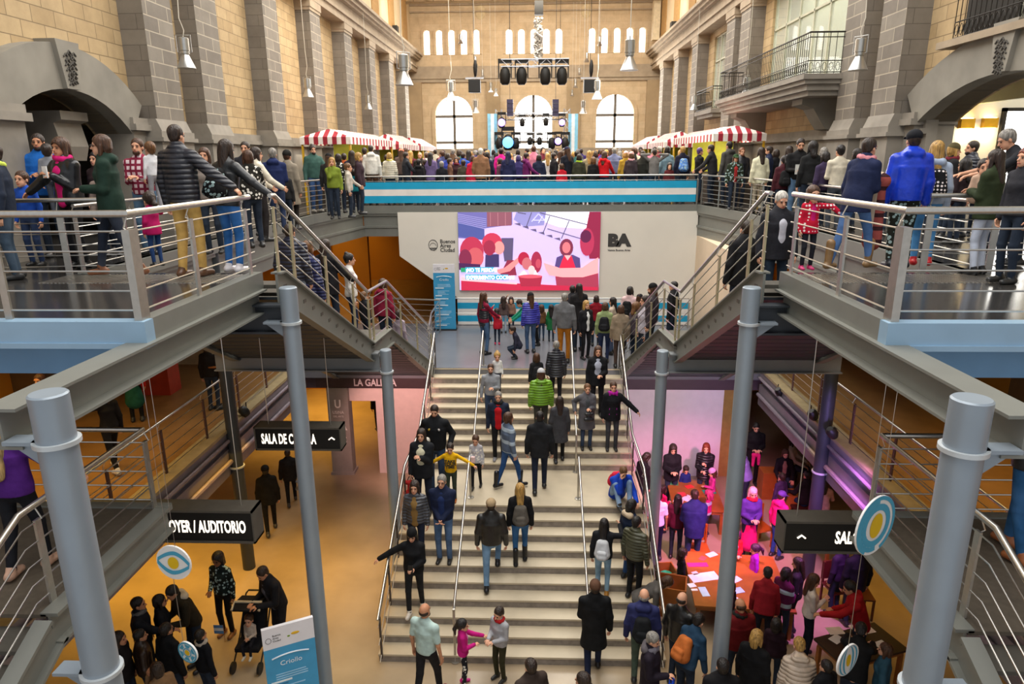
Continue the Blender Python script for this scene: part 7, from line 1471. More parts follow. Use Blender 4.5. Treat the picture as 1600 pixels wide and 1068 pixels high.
# ---- landing before the screen
for x, yf, yh, lb, kw, hd_ in ((757, 553, 457, 'long haired woman in black vest with burgundy sleeves holding a girl by the hand', dict(style='long', hair='brown', top='#7A1230', cut='shirt', bot='#3E5878', bk='denim', armR='reachlow', shoe='#181818'), -50), (777, 538, 484, 'little girl in a red dress with dark hair before the striped cloth', dict(style='pony', hair='black', top='#B81E30', cut='coat', kid=True, shoe='#C81E50', armL='up'), 0), (760, 530, 470, 'boy in black jacket behind the woman with burgundy sleeves', dict(sex=M, style='short', hair='black', top='#2A2A30', kid=True), -20), (829, 551, 458, 'person in violet blue puffer jacket and black knitted hat', dict(hat=('beanie', '#121214'), top='#3A3AA8', tk='puffer', cut='puffer', bot='#3A5272', bk='denim', scarf='#E0DAD0'), 20), (846, 532, 478, 'child in brown jacket beside the violet blue puffer', dict(style='bob', hair='brown', top='#6A4A2E', kid=True, bot='#3A4A60'), 0), (861, 533, 478, 'girl with long dark hair in a green dress', dict(style='long', hair='black', top='#1E6A3A', cut='long', kid=True), 0), (881, 566, 458, 'grey haired man in grey jacket and mustard trousers at the stair head', dict(sex=M, style='short', hair='grey', top='#66676A', bot='#A8681A', armR='down', bulk=1.12), -10), (787, 520, 465, 'child in pale jeans standing at the striped cloth', dict(style='long', hair='dark', top='#5A4A48', kid=True, bot='#9AA8B8', bk='denim'), 10), (893, 545, 446, 'man in dark grey coat behind the grey jacket', dict(sex=M, style='short', hair='black', top='#2E2E34', cut='coat'), 0), (903, 548, 443, 'woman with long black hair in black coat by the middle handrail', dict(style='long', hair='black', top='#1C1A1C', cut='coat'), 20), (914, 560, 470, 'woman with long blond hair in black jacket and white tee', dict(style='long', hair='blond', top='#1C1C20', shirt='#DADADA', bot='#17171A', armL='down'), -150), (943, 566, 473, 'woman in olive jacket with a black backpack at the stair head', dict(style='bob', hair='brown', top='#8A9A6A', bot='#1E2A4A', bk='denim'), -10), (955, 553, 465, 'dark haired woman in beige jacket in the landing queue', dict(style='long', hair='black', top='#B8A898', bot='#4A5A7A', bk='denim'), 70), (967, 574, 477, 'woman with brown hood and taupe coat in the landing queue', dict(style='bob', hair='brown', top='#8A7A66', cut='coat', bot='#4A3A34'), 0), (981, 545, 448, 'dark haired person with black backpack and pink sleeves in the queue', dict(style='bob', hair='black', top='#D8B8B8'), -30), (996, 548, 460, 'person in dark cap with yellow print beside the right stair foot', dict(hat=('cap', '#1A1A1E'), top='#2A2A2E', sex=M), -40), (990, 572, 473, 'curly fair haired person in patterned scarf in the queue', dict(style='curly', hair='lightbrown', top='#4A4048', scarf='#8A8A3A'), -60), (930, 540, 462, 'person in crimson jacket half hidden in the landing queue', dict(style='bob', hair='dark', top='#8A1424'), 0)):
    kw = dict(kw); kw.setdefault('cut', 'jacket'); w = cast(('f', x, yf, 'L', yh), hd_, lb, **kw)
    if x == 943: worn(w, 'pack', '#15161A', 'black backpack on the woman in olive jacket')
    if x == 981: worn(w, 'pack', '#121214', 'black backpack on the person with pink sleeves')
    if x == 757: V, Q = Field(0.03).cone(w.inf['up']((0, 0, -0.02)), w.inf['up']((0, 0, 0.42)), 0.165, 0.15, (0, 1, 0, 1.4)).mesh(0.017); me = mesh_from([(V, Q, 0)], 'vest', [cloth('#1E2028', 'puffer')]); o = bpy.data.objects.new('vest', me); COL.objects.link(o); o.parent = w.root
cast(('h', 812, 473, 'L', 1.25), 95, 'person in teal green top and black trousers bending over to the left', style='short', hair='dark', top='#1E8A6A', cut='shirt', bot='#17171A', lean=0.95, body=1.62, armL='reachlow', armR='reachlow')
cast(('f', 799, 518, 'L', 466), 180, 'dark haired girl with raised hand at the striped cloth', style='bob', hair='dark', top='#8A6A5A', cut='shirt', kid=True, armR='up')
cast(('h', 801, 515, 'L', 0.8), 95, 'child crouching on the landing floor in dark clothes', style='short', hair='dark', top='#2A2A3A', cut='jacket', crouch=1.0, kid=True, body=1.2, lean=0.4)
# ---- on the great stair
for x, yf, yh, lb, kw, hd_ in ((868, 628, 533, 'person in dark navy coat climbing near the stair head', dict(style='short', hair='grey', top='#1C1E2A', tk='puffer', cut='coat', bot='#1A1A22'), 0), (838, 640, 553, 'person in black jacket with brown hair climbing beside the navy coat', dict(style='bob', hair='brown', top='#1F1F22'), 10), (845, 688, 577, 'person in bright green puffer jacket and grey knitted hat', dict(hat=('beanie', '#B5B5B8'), top='#6FA01E', tk='puffer', cut='puffer', hood=True, bot='#3A3A34', sex=M, bulk=1.12), 5), (930, 642, 541, 'woman in grey dress and black jacket coming down with a coat on her arm', dict(style='long', hair='brown', top='#17181B', cut='coat', shirt=('#A8ACBA', 0.085), bot='#1A1A20', armL='front', armR='down'), 180), (915, 698, 600, 'woman in long grey coat with black handbag holding the middle rail', dict(style='short', hair='lightbrown', top='#5A595E', cut='long', shirt=('#4A4D50', 0.06), bot='#2E3E58', bk='denim', armR='hip', armL='carry'), 185), (955, 702, 597, 'person in black coat with a long magenta scarf at the right rail', dict(style='short', hair='brown', top='#121318', cut='coat', scarf=('#B01A9A', 0.45), bot='#3A3C42', armL='railside'), 180),
 (768, 668, 569, 'man in grey sweatshirt holding a small fair haired child', dict(sex=M, style='short', hair='brown', beard=True, top='#94979C', cut='shirt', bot='#3A4A64', bk='denim', armR='down', armL='carry'), 180), (780, 716, 612, 'man in navy jacket over a red hoodie coming down', dict(sex=M, style='short', hair='grey', top='#1E2638', cut='jacket', shirt=('#C0141E', 0.085), bot='#17171A', scarf='#1A1A1A', shoe='#8A8A90'), 180), (795, 762, 645, 'woman in grey striped poncho, blue jeans and tall black boots', dict(style='bob', hair='brown', top='#59667C', tk='hstripe', cut='jacket', bot='#23487A', bk='denim', boots=True, shoe='#15151A', step=0.5, bulk=1.2), -60), (843, 767, 643, 'man in black coat and navy trousers climbing in the middle', dict(sex=M, style='short', hair='black', top='#1D1E21', cut='coat', bot='#1C2438', step=0.35, bulk=1.08), 0), (874, 729, 620, 'woman with long brown hair in dark grey coat climbing', dict(style='long', hair='dark', top='#3E3E42', cut='long', bot='#1A1A1C', shoe='#26262A', step=0.2), 5),
 (684, 768, 632, 'bearded man in black jacket with round yellow and white badges', dict(sex=M, style='short', hair='dark', beard=True, top='#14161A', cut='jacket', bot='#2C4262', bk='denim', armR='pocket', armL='pocket', nod=0.3), 178), (664, 802, 670, 'woman in black hooded coat over a cream top at the left rail', dict(style='long', hair='dark', top='#191B20', cut='coat', hood=True, hood_col='#CFC8BA', shirt=('#D8D2B4', 0.085), bot='#1A1F30', armL='chest'), 175), (706, 782, 694, 'boy in yellow sweater with arms spread, coming down', dict(sex=M, style='short', hair='dark', top='#E5AE0E', cut='shirt', bot='#333C30', shoe='#B5621A', armL='side', armR='side', kid=True, nod=0.25), 180), (745, 762, 682, 'child in grey patterned hoodie holding a snack', dict(style='short', hair='brown', top='#B5B3B8', tk='spots', cut='jacket', bot='#17181C', kid=True, armR='front', nod=0.2, step=0.2), 172), (651, 885, 752, 'woman with long dark hair and leopard top behind the black hat', dict(style='long', hair='dark', top='#45474E', tk='puffer', cut='jacket', shirt=('#8A6A3A', 0.07), bot='#1A2236'), 178), (695, 876, 742, 'man in navy sweater and blue jeans with clasped hands', dict(sex=M, style='short', hair='grey', top='#18213C', cut='jacket', shirt=('#1E2E5A', 0.06), bot='#4A6488', bk='denim', armL='clasp', armR='clasp', glasses=True, bulk=1.1), 176),
 (650, 955, 826, 'person in black hat and black clothes reaching for the left rail', dict(hat=('beanie', '#121214'), style='long', hair='black', top='#131417', cut='jacket', bot='#1E1F22', armR='side', armL='front', shoe='#D8D2C8', nod=0.3, step=0.3), 178), (768, 914, 780, 'man in dark leather jacket and camouflage cap climbing', dict(sex=M, hat=('cap', '#A08A6A'), style='short', hair='dark', top='#1F1D1B', tk='leather', cut='jacket', bot='#6A8AA8', bk='denim', shoe='#16161A', step=0.4, bulk=1.1), 2), (813, 879, 756, 'blond woman in black sweater and jeans climbing with a backpack', dict(style='long', hair='blond', top='#131316', cut='jacket', bot='#2E5C8A', bk='denim', boots=True, shoe='#141416', step=0.2), 4), (940, 926, 811, 'girl with long black hair and pale jeans climbing on the right', dict(style='long', hair='black', top='#191A1E', cut='jacket', bot='#7FA0B8', bk='denim', shoe='#A8742A', armR='lift'), -12), (990, 940, 808, 'man in olive padded vest with black sleeves at the right stair edge', dict(sex=M, style='short', hair='black', top='#4A4A36', tk='puffer', cut='jacket', bot='#16171A', armR='down', nod=0.2), -40), (981, 905, 782, 'dark haired person in navy coat with cream fur hood leaning over the right rail', dict(style='bob', hair='black', top='#1C2840', cut='coat', hood=True, hood_col='#C8B498', bot='#2A4A7A', bk='denim', nod=0.4), -55), (926, 1052, 908, 'man in long black coat and brown cap on the lowest step', dict(sex=M, hat=('beanie', '#5A3E2E'), style='short', hair='dark', top='#101113', cut='long', bot='#16203A', bk='denim', armL='front', shoe='#1A1412', step=0.35, bulk=1.05), 0)):
    kw = dict(kw); kw.setdefault('cut', 'jacket'); w = cast(('f', x, yf, 'S', yh), hd_, lb, **kw); BY[(x, yf)] = w
worn(BY[(813, 879)], 'pack', '#5A544C', 'grey brown backpack on the blond woman on the stair')
worn(BY[(940, 926)], 'pack', '#C9CBCE', 'silver backpack on the girl with black hair on the stair')
worn(BY[(838, 640)], 'pack', '#1C1C20', 'black backpack high on the stair beside the navy coat')
worn(BY[(915, 698)], 'bag', '#15161A', 'black leather handbag of the woman in the long grey coat', 'leather', 'L')
worn(BY[(664, 802)], 'tote', '#B82A2A', 'red bag hanging before the woman in black hooded coat')
held(BY[(745, 762)], 'snack_packet', 'packet', 'white and red packet in the hand of the child in grey', '#E8C8C8', 1, (0.04, 0.03, 0.06))
held(BY[(650, 955)], 'phone', 'phone', 'dark phone in the hand of the person in black hat', '#1A1A1A', -1)
w = BY[(768, 668)]; cast(('f', 779, 660, 'S'), 185, 'small fair haired child in white sitting on the arm of the man in grey', H=0.95, kid=True, style='bun', hair='blond', top='#E4E2DE', cut='shirt', bot='#4A4A54').root.location.z = w.loc[2]+0.82
jc = cast(('S', 971, 738, 12.75), 195, 'man in royal blue jacket sitting on the stair edge, hand at his chin', H=1.25, body=1.74, sex=M, style='short', hair='lightbrown', top='#153FB0', cut='jacket', bot='#7A94B2', bk='denim', sit=0.02, lean=0.42, armL='knee', armR='face', nod=0.2, kid=False)
jc.root.location = (jc.loc[0], 12.72, 1.56)
b = worn(jc, 'pack', '#C81E3A', 'red backpack on the man sitting in royal blue'); b.location = jc.root.location
# yellow sweater lettering
w = BY[(706, 782)]
for k, t in enumerate(('TAKE', 'YOUR', 'TIME')):
    i = w.inf; p = i['up']((0, 0.0, (0.30-0.085*k)*i['s'])); to = text_obj(t, 'print', plain('navy_print', '#2A2A22', 0.7), 0.085, (0, 0, 0), (PI/2, 0, PI), None, 0.002, 1.05, 'CENTER', 0.003); to.parent = w.root; to.location = (p[0], i['back']*1.0+0.012, p[2])
w = BY[(684, 768)]
for sg, c_ in ((-1, '#E0D8D0'), (1, '#C8A83A')):
    i = w.inf; p = i['up']((sg*0.085*i['s'], i['back']*0.92, 0.36*i['s'])); o = MB().ball(p, (0.028, 0.012, 0.028), 10).build('badge', plain('badge_'+c_[1:], c_, 0.5), None, True); o.parent = w.root
# ---- ground floor, foot of the stair
cast(('h', 663, 944, 'G', 1.76), -25, 'balding man in pale mint tee shirt at the foot of the stair', sex=M, style='bald', hair='dark', top='#B5CCC6', cut='shirt', short=True, bot='#1A1A1E', sk='m', step=0.4, beard=True, shoe='#7A1E2A')
cast(('h', 722, 970, 'G', 1.22), -80, 'girl in magenta jacket and blue hairband reaching to a boy', style='pony', hair='black', top='#C2187A', cut='jacket', shirt='#D87AB8', bot='#1E1E26', bk='spots', kid=True, armL='reach', armR='front', shoe='#D81E8A', hat=None)
cast(('h', 780, 950, 'G', 1.36), 140, 'boy in grey and black sweater with red collar facing the girl', sex=M, style='short', hair='dark', top='#A8A8AC', cut='jacket', scarf='#B01E22', bot='#35331F', kid=True, armL='front', armR='front', nod=0.3)
cast(('h', 829, 1030, 'G', 1.70), 30, 'dark haired person in brown coat at the bottom frame edge', sex=M, style='short', hair='dark', top='#3A2E28', cut='coat')
cast(('h', 911, 1052, 'G', 1.66), 60, 'dark haired person just entering at the bottom frame edge', style='bob', hair='dark', top='#2A2424', cut='coat')
# ---- ground floor, left under the gallery
cast(('f', 425, 832, 'G', 728), 25, 'woman in black cap and black coat seen from behind under the chamber hall sign', hat=('cap', '#0F0F10'), style='short', hair='black', top='#121214', cut='coat', bot='#141416', shoe='#3A3A3A', step=0.4)
w = cast(('f', 457, 787, 'G', 703), 20, 'dark figure with a striped bag beside the tall left column', sex=M, style='short', hair='dark', top='#1E1C1C', cut='coat', bot='#161618', step=0.4); worn(w, 'tote', '#8A8274', 'striped bag carried by the dark figure beside the column', 'hstripe')
cast(('f', 357, 990, 'G', 864), 170, 'curly haired woman in flowered blouse and black trousers', style='curly', hair='black', top='#15201F', tk='floral', cut='shirt', bot='#101012', shoe='#8A5A2E', sk='d', glasses=True, armL='down', armR='front', nod=0.2)
w = cast(('h', 410, 884, 'G', 1.76), 140, 'man in dark blazer bending to a pushchair', sex=M, style='short', hair='dark', top='#15151A', cut='jacket', shirt=('#4A4A54', 0.055), bot='#17171C', lean=0.3, body=1.78, nod=0.4, armL='front', armR='front', sk='m')
for x, y, Hh, lb, kw, hd_ in ((214, 934, 1.68, 'man with grey scarf stretching his arm under the left landing', dict(sex=M, style='short', hair='black', top='#1C1E26', scarf='#6A6A6A', armR='reach', sk='m'), -70), (268, 913, 1.74, 'man in olive jacket with white fur collar bending over a pink bag', dict(sex=M, style='short', hair='black', top='#2A2418', hood=True, hood_col='#CFC2AC', lean=0.35, body=1.76, nod=0.3, armL='front', armR='front', sk='m'), 140), (248, 930, 1.6, 'dark haired woman in black beside the man with fur collar', dict(style='bob', hair='black', top='#15161C', sk='m'), -60), (217, 984, 1.52, 'boy in brown leather jacket low on the left', dict(sex=M, style='short', hair='black', top='#2E1E14', tk='leather', sk='m'), -50), (258, 974, 1.64, 'person in black with short black hair, back turned on the left', dict(style='short', hair='black', top='#101114', bulk=1.15, sk='m'), -20), (312, 984, 1.42, 'boy in dark jacket with white collar beside the small star disc', dict(sex=M, style='short', hair='black', top='#0F1118', scarf='#B5A898', sk='m'), -30), (243, 1036, 1.6, 'woman with hand to her face and tan top at the bottom left', dict(style='bob', hair='dark', top='#8A6A4A', armL='face', sk='m'), 60), (184, 988, 1.6, 'dark haired person hidden behind the big left column', dict(style='bob', hair='dark', top='#1A1618', sk='m'), -80)):
    kw = dict(kw); kw.setdefault('cut', 'jacket'); w = cast(('h', x, y, 'G', Hh), hd_, lb, **kw)
    if x == 268: worn(w, 'tote', '#C8A0A8', 'pale pink shopping bag in the left group')
cast(('f', 183, 736, 'L', 606), 60, 'teenager in black sweatshirt with white letters on the left gallery', style='pony', hair='dark', top='#121116', cut='shirt', bot='#141418', shoe='#E2DED8', armL='out', sk='m', step=0.4)
cast(('f', 216, 658, 'L', 545), 20, 'person in red jacket and green skirt on the left gallery', style='bob', hair='dark', top='#B5201A', skirt=('#1E5A4A', 0.42), bot='#141414', sk='m')
cast(('f', 336, 640, 'L', 535), 0, 'person in dark jacket with yellow bag behind the dark left column', style='bob', hair='dark', top='#1E1A18', sk='m')
cast(('h', 60, 585, 'L', 1.62), 180, 'person with lit face far back on the left gallery', style='short', hair='brown', top='#6A4A2E', sk='m')
cast(('f', 594, 672, 'G', 598), 30, 'person in black with a pink backpack by the rosy wall', style='bob', hair='black', top='#141216', cut='coat', bot='#1A1214', sk='m')
w = cast(('f', 50, 893, 'P', 642), 0, 'woman with long blond hair in purple sweater on the lower left landing', style='xlong', hair='#A88A58', top='#4E1E76', cut='jacket', bot='#16181E', shoe='#C8A088', armR='railside', armL='down', step=0.25)
cast(('f', 1583, 868, 'P', 585), 20, 'woman with long dark hair, black jacket and blue jeans on the lower right landing', style='xlong', hair='dark', top='#15161A', tk='leather', cut='jacket', bot='#23507A', bk='denim', shoe='#9A5A32', step=0.3, armL='railside')
# ---- ground floor, craft corner on the right
craft = [(1052, 695, 1.64, 'curly haired woman in black coat standing at the lilac wall', dict(style='curly', hair='dark', top='#17151A', cut='coat', armL='front', armR='front', nod=0.3), 180), (1104, 693, 1.66, 'red haired woman in black puffer coat checking something at the lilac wall', dict(style='long', hair='red', top='#16131A', tk='puffer', cut='coat', armL='chest', armR='front', nod=0.2), 165), (1010, 712, 1.5, 'dark haired woman bending beside the column at the wall', dict(style='bob', hair='dark', top='#1A161A', nod=0.5, lean=0.3, body=1.6), -60), (1158, 700, 1.6, 'person in lavender jacket half behind the big right column', dict(style='short', hair='dark', top='#8A86C8', lean=0.3, body=1.65), 60), (1060, 773, 1.5, 'woman with long dark hair and burgundy top holding a pink folder', dict(style='long', hair='black', top='#5A1430', armR='front'), -20), (1086, 766, 1.74, 'broad man in navy coat seen from behind at the craft table', dict(sex=M, style='short', hair='dark', top='#1C2058', cut='coat', bulk=1.25, bot='#2A3A5A', bk='denim', nod=0.3, lean=0.22, body=1.76, armL='front', armR='front'), 0), (1177, 762, 1.66, 'blond woman in violet jacket, red scarf and hot pink skirt', dict(style='bob', hair='pink', top='#4A2E82', scarf='#D81430', skirt=('#D8186A', 0.55), armL='front', armR='front', bot='#1A1A2A', nod=0.3), 180), (1182, 661, 1.72, 'man in black hooded coat holding pink clothing by the doorway', dict(sex=M, style='short', hair='black', top='#0F0E10', cut='coat', hood=True, armL='front', armR='front', bot='#101012', nod=0.3), 175), (1222, 768, 1.56, 'person in magenta hoodie and violet cap behind the hanging sign', dict(hat=('cap', '#5A3A8A'), style='short', hair='dark', top='#E0187A', hood=True, bot='#1E3E7A', bk='denim', nod=0.3), -60), (1200, 893, 1.5, 'person with dark hair in crimson jacket leaning over the right box', dict(style='short', hair='black', top='#8A1420', lean=0.3, body=1.6, nod=0.3, bot='#1A1A2A'), -20), (1229, 888, 1.5, 'person with black hair and striped magenta sleeves', dict(style='bob', hair='black', top='#5A1442', tk='hstripe', armR='front', nod=0.3), -60), (1248, 872, 1.55, 'woman with long dark hair and dark top holding yellow paper', dict(style='long', hair='dark', top='#221C22', armR='front', nod=0.2), 60), (1272, 898, 1.6, 'girl with long brown hair in white sweater and navy trousers', dict(style='long', hair='brown', top='#D2C6BC', cut='shirt', bot='#121626', armR='chest', nod=0.3), -100), (1330, 908, 1.7, 'person in red hoodie with white drawstrings leaning on the dark table', dict(sex=M, style='short', hair='black', top='#A01218', hood=True, armL='reach', armR='front', lean=0.35, body=1.74, nod=0.2, sk='m'), 75), (1158, 937, 1.72, 'bald man in black and red jacket by the column', dict(sex=M, style='bald', hair='brown', top='#6A1014', bulk=1.2, nod=0.4, sk='m', scarf='#1A1A18'), 10), (1066, 927, 1.72, 'bald man in black leather jacket with his back turned', dict(sex=M, style='bald', hair='dark', top='#1C1A18', tk='leather', nod=0.3, bulk=1.1), -40), (1007, 921, 1.74, 'bald man in navy hoodie with a black and green shoulder bag', dict(sex=M, style='bald', hair='grey', top='#2A2E5A', hood=True, bulk=1.15, bot='#4A5A4E'), -10), (1020, 989, 1.66, 'grey haired man in dark plum coat and checked scarf', dict(sex=M, style='short', hair='grey', top='#1E1622', cut='coat', scarf=('#6A6670', 0.4), hood=True, hood_col='#5A5458', armR='front', nod=0.3), -110), (1092, 962, 1.6, 'dark haired person in blue denim jacket bending to the right', dict(style='short', hair='black', top='#1E3A52', tk='denim', lean=0.4, body=1.68, nod=0.3), -50), (1130, 1030, 1.72, 'person with black hair filling the bottom edge below the column', dict(sex=M, style='short', hair='black', top='#121114', bulk=1.3), 0), (1183, 986, 1.66, 'blond woman in black coat low on the right', dict(style='bob', hair='blond', top='#0F0F12', cut='coat', bulk=1.15, nod=0.3), -40), (1250, 1002, 1.6, 'person in beige puffer jacket with hood, back turned', dict(style='short', hair='blond', top='#C8B4A0', tk='puffer', cut='puffer', hood=True, lean=0.35, body=1.68, bulk=1.1, nod=0.5), -10), (1214, 968, 1.3, 'girl with a pink bow in dark hair low in the craft crowd', dict(style='bob', hair='black', top='#2A1420', kid=True), -30), (1292, 1032, 1.5, 'dark haired boy at the bottom below the hanging leaf disc', dict(sex=M, style='short', hair='black', top='#16161A'), 30), (1345, 985, 1.5, 'person in black leaning over the dark table', dict(style='short', hair='black', top='#101012', lean=0.5, body=1.7, nod=0.4, armL='reach', armR='reach'), -30), (1385, 1006, 1.5, 'brown haired child in blue denim jacket by the big right column', dict(style='bob', hair='brown', top='#23485A', tk='denim'), 60), (1316, 848, 1.5, 'dark figure with pink bag under the hanging sign', dict(style='bob', hair='dark', top='#2A1E34'), 30), (1345, 850, 1.66, 'dark figure in black coat under the right landing', dict(sex=M, style='short', hair='black', top='#111218', cut='coat'), 10), (1029, 768, 1.6, 'person in white tank top with bare arm behind the small right column', dict(style='short', hair='dark', top='#E0DAEA', cut='shirt', short=True, bot='#141A30', sk='m'), 10), (1042, 905, 1.3, 'brown haired person in grey sweater bending behind the navy hoodie', dict(style='bob', hair='brown', top='#5A5652', lean=0.9, body=1.6, nod=0.4), -100), (1222, 740, 1.3, 'person with violet cap sitting in the dim right corner', dict(style='short', hair='dark', top='#3A2A4A', H=1.3, kid=True), 20)]
for x, y, Hh, lb, kw, hd_ in craft:
    kw = dict(kw); kw.setdefault('cut', 'jacket'); kw.pop('H', None); BY[x] = cast(('h', x, y, 'G', Hh), hd_, lb, **kw)
held(BY[1060], 'folder', 'folder', 'bright pink folder held by the woman with burgundy top', '#D81E5A', 1, (0.11, 0.01, 0.14))
worn(BY[1007], 'pack', '#15171A', 'black bag with green panel on the bald man in navy hoodie', 'plain', '#7AC81E')
worn(BY[1092], 'pack', '#B5622A', 'orange backpack with black straps at the bottom right')
worn(BY[1316], 'tote', '#C81E5A', 'pink bag under the hanging sign')
worn(BY[1020], 'tote', '#1E4AC8', 'royal blue bag beside the man with the checked scarf')
V, Q = Field(0.02).cone((-0.05, 0.30, 0.98), (0.07, 0.30, 0.98), 0.05, 0.05).cone((-0.06, 0.30, 0.95), (-0.07, 0.30, 0.72), 0.05, 0.035).cone((0.06, 0.30, 0.95), (0.07, 0.30, 0.68), 0.05, 0.035).mesh(0.014)
me = mesh_from([(V, Q, 0)], 'folded_clothing', [cloth('#D8287A', 'plain')]); o = bpy.data.objects.new('folded_clothing', me); COL.objects.link(o); o.location = BY[1182].loc; o.rotation_euler = (0, 0, BY[1182].a); tag(o, 'small pink garment in the hands of the man in black hood', 'clothing')
# children at the craft tables, people on the benches
for x, y, Hh, lb, kw, hd_ in ((1072, 730, 1.0, 'child in dark blue with orange hood bent over the far craft table', dict(style='short', hair='dark', top='#1E2A6A', nod=0.5, hood=True, hood_col='#C87A2A'), 180), (1029, 726, 1.1, 'child in white and red jacket at the far craft table', dict(style='short', hair='dark', top='#D8C8D0', nod=0.4), -90), (1114, 734, 1.15, 'girl in pale pink knitted hat at the far craft table', dict(hat=('beanie', '#C890C0'), style='bob', hair='brown', top='#C83A8A', armL='front', nod=0.3), 90), (1108, 768, 1.1, 'child in magenta striped jacket leaning over the far craft table', dict(style='bob', hair='#B83A6A', top='#B8206A', tk='hstripe', nod=0.4), 60), (1036, 760, 1.15, 'dark haired girl in hot pink top beside the small right column', dict(style='bob', hair='dark', top='#C8185A', armR='front'), -60), (1067, 860, 1.05, 'little girl in black top with pink sleeves at the large craft table', dict(style='bob', hair='dark', top='#1A181C', skirt=('#3A3434', 0.3), nod=0.3), -80), (1151, 831, 1.15, 'child with curly purple lit hair in red cardigan at the craft table', dict(style='curly', hair='#5A1E4A', top='#C81E2A', shirt='#9AA8B8', armL='front', armR='front', nod=0.3), 180), (1181, 853, 1.1, 'child in bright violet jacket at the side of the large craft table', dict(style='pony', hair='#3A1E3A', top='#A01EC8', nod=0.3), 90), (1141, 910, 1.15, 'child with black hair and orange skirt behind the big right column', dict(style='bob', hair='black', top='#1E1A1E', skirt=('#C8481E', 0.3)), 30)):
    kw = dict(kw); kw.setdefault('cut', 'jacket'); cast(('h', x, y, 'G', Hh), hd_, lb, kid=True, **kw)
for x, y, lb, kw, hd_ in ((1228, 702, 'woman in black sitting with a pink bag on her lap under the gallery', dict(style='bob', hair='brown', top='#121014', shirt='#8A6A5A', nod=0.3), 170), (1240, 684, 'woman with dark hair and white top sitting beside the gallery wall', dict(style='bob', hair='black', top='#C8B8A8', cut='shirt'), -120), (1262, 736, 'dark haired person sitting before the violet column', dict(style='short', hair='black', top='#15131A', bot='#1E3A5A'), 20), (1290, 746, 'girl with long hair in pale pink sweater sitting at the lit counter', dict(style='long', hair='dark', top='#C89A98', cut='shirt', bot='#1A1418'), -20)):
    kw = dict(kw); kw.setdefault('cut', 'jacket'); w = cast(('h', x, y, 'G', 1.30), hd_, lb, body=1.66, sit=0.45, armL='knee', armR='knee', kid=False, **kw)
    q = w.loc; s_ = empty('stool', (q[0], q[1], 0), w.a, {1228: 'dark seat under the woman with the pink bag', 1240: 'dark seat under the woman in white top', 1262: 'dark seat before the violet column', 1290: 'dark seat of the girl in pale pink sweater'}[x], 'stool'); bb = MB().box(-0.24, 0.24, -0.32, 0.14, 0.36, 0.42); o = bb.build('seat', plain('seat_brown', '#3A1C14', 0.5)); o.parent = s_
    for i_ in (-1, 1):
        for j_ in (-0.28, 0.1): o = MB().box(i_*0.2-0.02, i_*0.2+0.02, j_-0.02, j_+0.02, 0, 0.36).build('leg', plain('seat_brown', '#3A1C14', 0.5)); o.parent = s_
    if x == 1228: worn(w, 'bag', '#C8606A', 'rosy pink bag on the lap of the seated woman')
# pushchair with a toddler and a paper flag
p = atz(398, 1030, 0.0); pc = empty('pushchair', (p[0], p[1], 0), 0, 'black pushchair with cream canopy edge beside the blue totem', 'pushchair')
def pcp(b, nm, m): b.v = [(x+p[0], y+p[1], z) for x, y, z in b.v]; return b.build(nm, m, pc, True)
blk = cloth('#15151A', 'plain')
pcp(MB().prism([(-0.25, 0.35), (0.1, 0.32), (0.32, 0.85), (0.22, 0.9), (0.02, 0.45), (-0.25, 0.42)], 'X', -0.2, 0.2), 'seat', blk)
pcp(MB().prism([(0.35, 0.85), (0.28, 1.08), (0.02, 1.14), (-0.12, 1.08), (-0.12, 1.05), (0.02, 1.1), (0.25, 1.04), (0.31, 0.85)], 'X', -0.22, 0.22), 'canopy', blk)
pcp(MB().tube([(-0.23, -0.12, 1.07), (-0.23, 0.02, 1.14), (0.23, 0.02, 1.14), (0.23, -0.12, 1.07)], 0.025, 8), 'canopy_edge', cloth('#C8B89A', 'plain'))
for sx in (-1, 1):
    pcp(MB().tube([(sx*0.23, -0.3, 0.12), (sx*0.23, 0.05, 0.45), (sx*0.23, 0.45, 1.0)], 0.014, 8), 'frame_bar', M_darkmetal); pcp(MB().tube([(sx*0.23, 0.38, 0.12), (sx*0.23, 0.0, 0.42)], 0.014, 8), 'frame_bar', M_darkmetal)
    for yy in (-0.32, 0.38): pcp(MB().tube([(sx*0.23-0.02, yy, 0.1), (sx*0.23+0.02, yy, 0.1)], 0.1, 16), 'wheel', M_black)
pcp(MB().tube([(-0.23, 0.45, 1.0), (-0.2, 0.5, 1.03), (0.2, 0.5, 1.03), (0.23, 0.45, 1.0)], 0.016, 8), 'handle', M_black)
tt = cast(('f', 398, 1030, 'G'), 180, 'toddler in pale top sitting in the pushchair holding a paper flag', H=0.85, body=0.88, kid=True, style='short', hair='brown', top='#C8B8A8', cut='shirt', bot='#1A1A22', shoe='#E2DED4', sit=0.20, armL='front', armR='front', h=0.012)
tt.root.location = (p[0], p[1]-0.05, 0.22)
fl = MB(); fl.box(p[0]-0.30, p[0]-0.295, p[1]-0.33, p[1]-0.325, 0.62, 0.95); r = empty('paper_flag', (p[0]-0.3, p[1]-0.33, 0.62), 0, 'small sky blue and white paper flag held by the toddler', 'flag'); fl.build('stick', M_wood, r)
for k, c_ in enumerate(('#5A86B8', '#E8E6E0', '#5A86B8')): MB().box(p[0]-0.46, p[0]-0.30, p[1]-0.331, p[1]-0.328, 0.78+0.055*k, 0.835+0.055*k).build('flag_stripe', plain('flag_'+c_[1:], c_, 0.6), r)
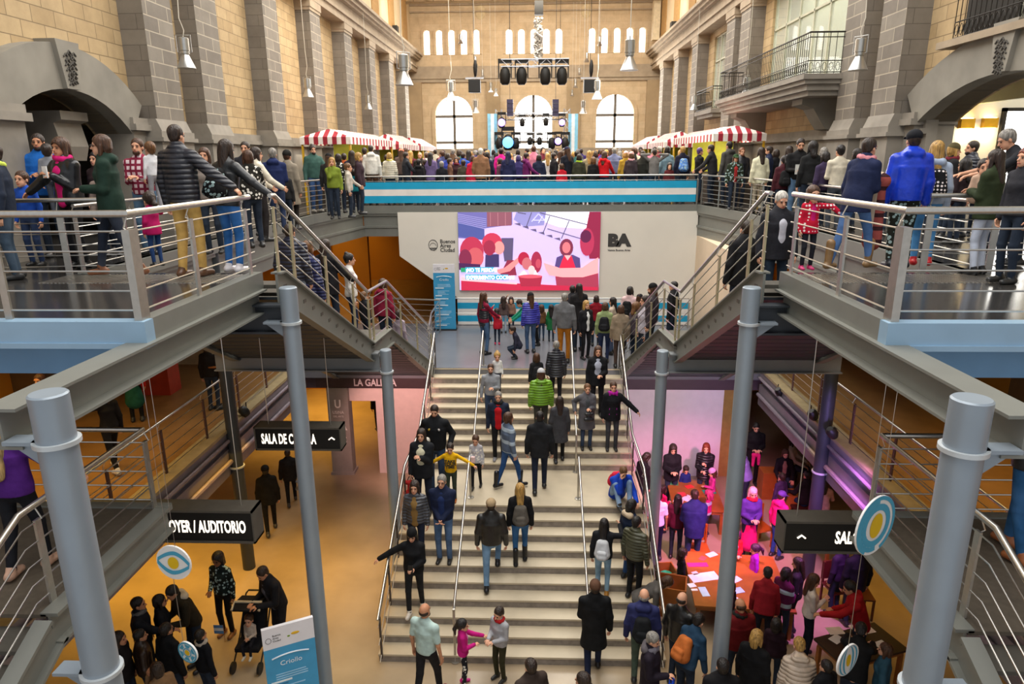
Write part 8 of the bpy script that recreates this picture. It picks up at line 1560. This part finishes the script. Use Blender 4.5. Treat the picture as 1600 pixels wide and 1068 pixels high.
# ---- the packed crowd between the banner and the stage
COATS = [('black', '#17171A'), ('navy', '#1E2440'), ('grey', '#6A6A6E'), ('brown', '#5A4230'), ('olive', '#45462E'), ('burgundy', '#5A1A2A'), ('cream', '#CFC4AE'), ('red', '#B01E2A'), ('violet', '#4A3A78'), ('teal', '#2A5A5A'), ('white', '#DAD6D0'), ('pink', '#C8788E')]
HR = [('dark', 'dark haired'), ('brown', 'brown haired'), ('black', 'black haired'), ('blond', 'blond'), ('grey', 'grey haired')]
rn = random.Random(21); protos = {}; used = {}
zones = ((-7.4, -3.2, 'by the left stalls'), (-3.2, -0.9, 'before the left arched window'), (-0.9, 1.1, 'before the stage'), (1.1, 3.4, 'before the right arched window'), (3.4, 7.4, 'by the right stalls'))
spots = []
for r_ in range(7):
    Y_ = 24.6+r_*1.75
    n_ = 15
    for i in range(n_):
        x = -5.3+10.6*(i+0.5)/n_+rn.uniform(-0.22, 0.22)+(0.35 if r_ % 2 else 0); spots.append((x, Y_+rn.uniform(-0.5, 0.5), r_))
for i, (x, y, r_) in enumerate(spots):
    cn, cc = COATS[(i*5+r_*3) % 12]; hk, hn = HR[(i*3+r_) % 5]; sex = M if rn.random() < 0.5 else 'f'
    key = (cn, hk)
    if key not in protos:
        root, inf = person('person', H=1.70, sex=sex, style='short' if sex == M else rn.choice(['bob', 'long']), hair=hk, top=cc, cut=rn.choice(['jacket', 'coat']), h=0.024); protos[key] = root; o = root
    else: o = copy_tree(protos[key])
    s_ = rn.uniform(0.9, 1.06); o.location = (x, y, UZ); o.scale = (s_, s_, s_); o.rotation_euler = (0, 0, rn.gauss(0, 0.5) if rn.random() > 0.12 else PI+rn.gauss(0, 0.4))
    zn = next(z for a_, b_, z in zones if a_ <= x < b_); row = ('front', 'second', 'third', 'fourth', 'fifth', 'sixth', 'back')[r_]
    lb = f'{hn} person in {cn}, {row} crowd row {zn}'
    tag(o, lb, 'person', 'crowd before the stage')
    NPEOPLE += 1
print('people', NPEOPLE)
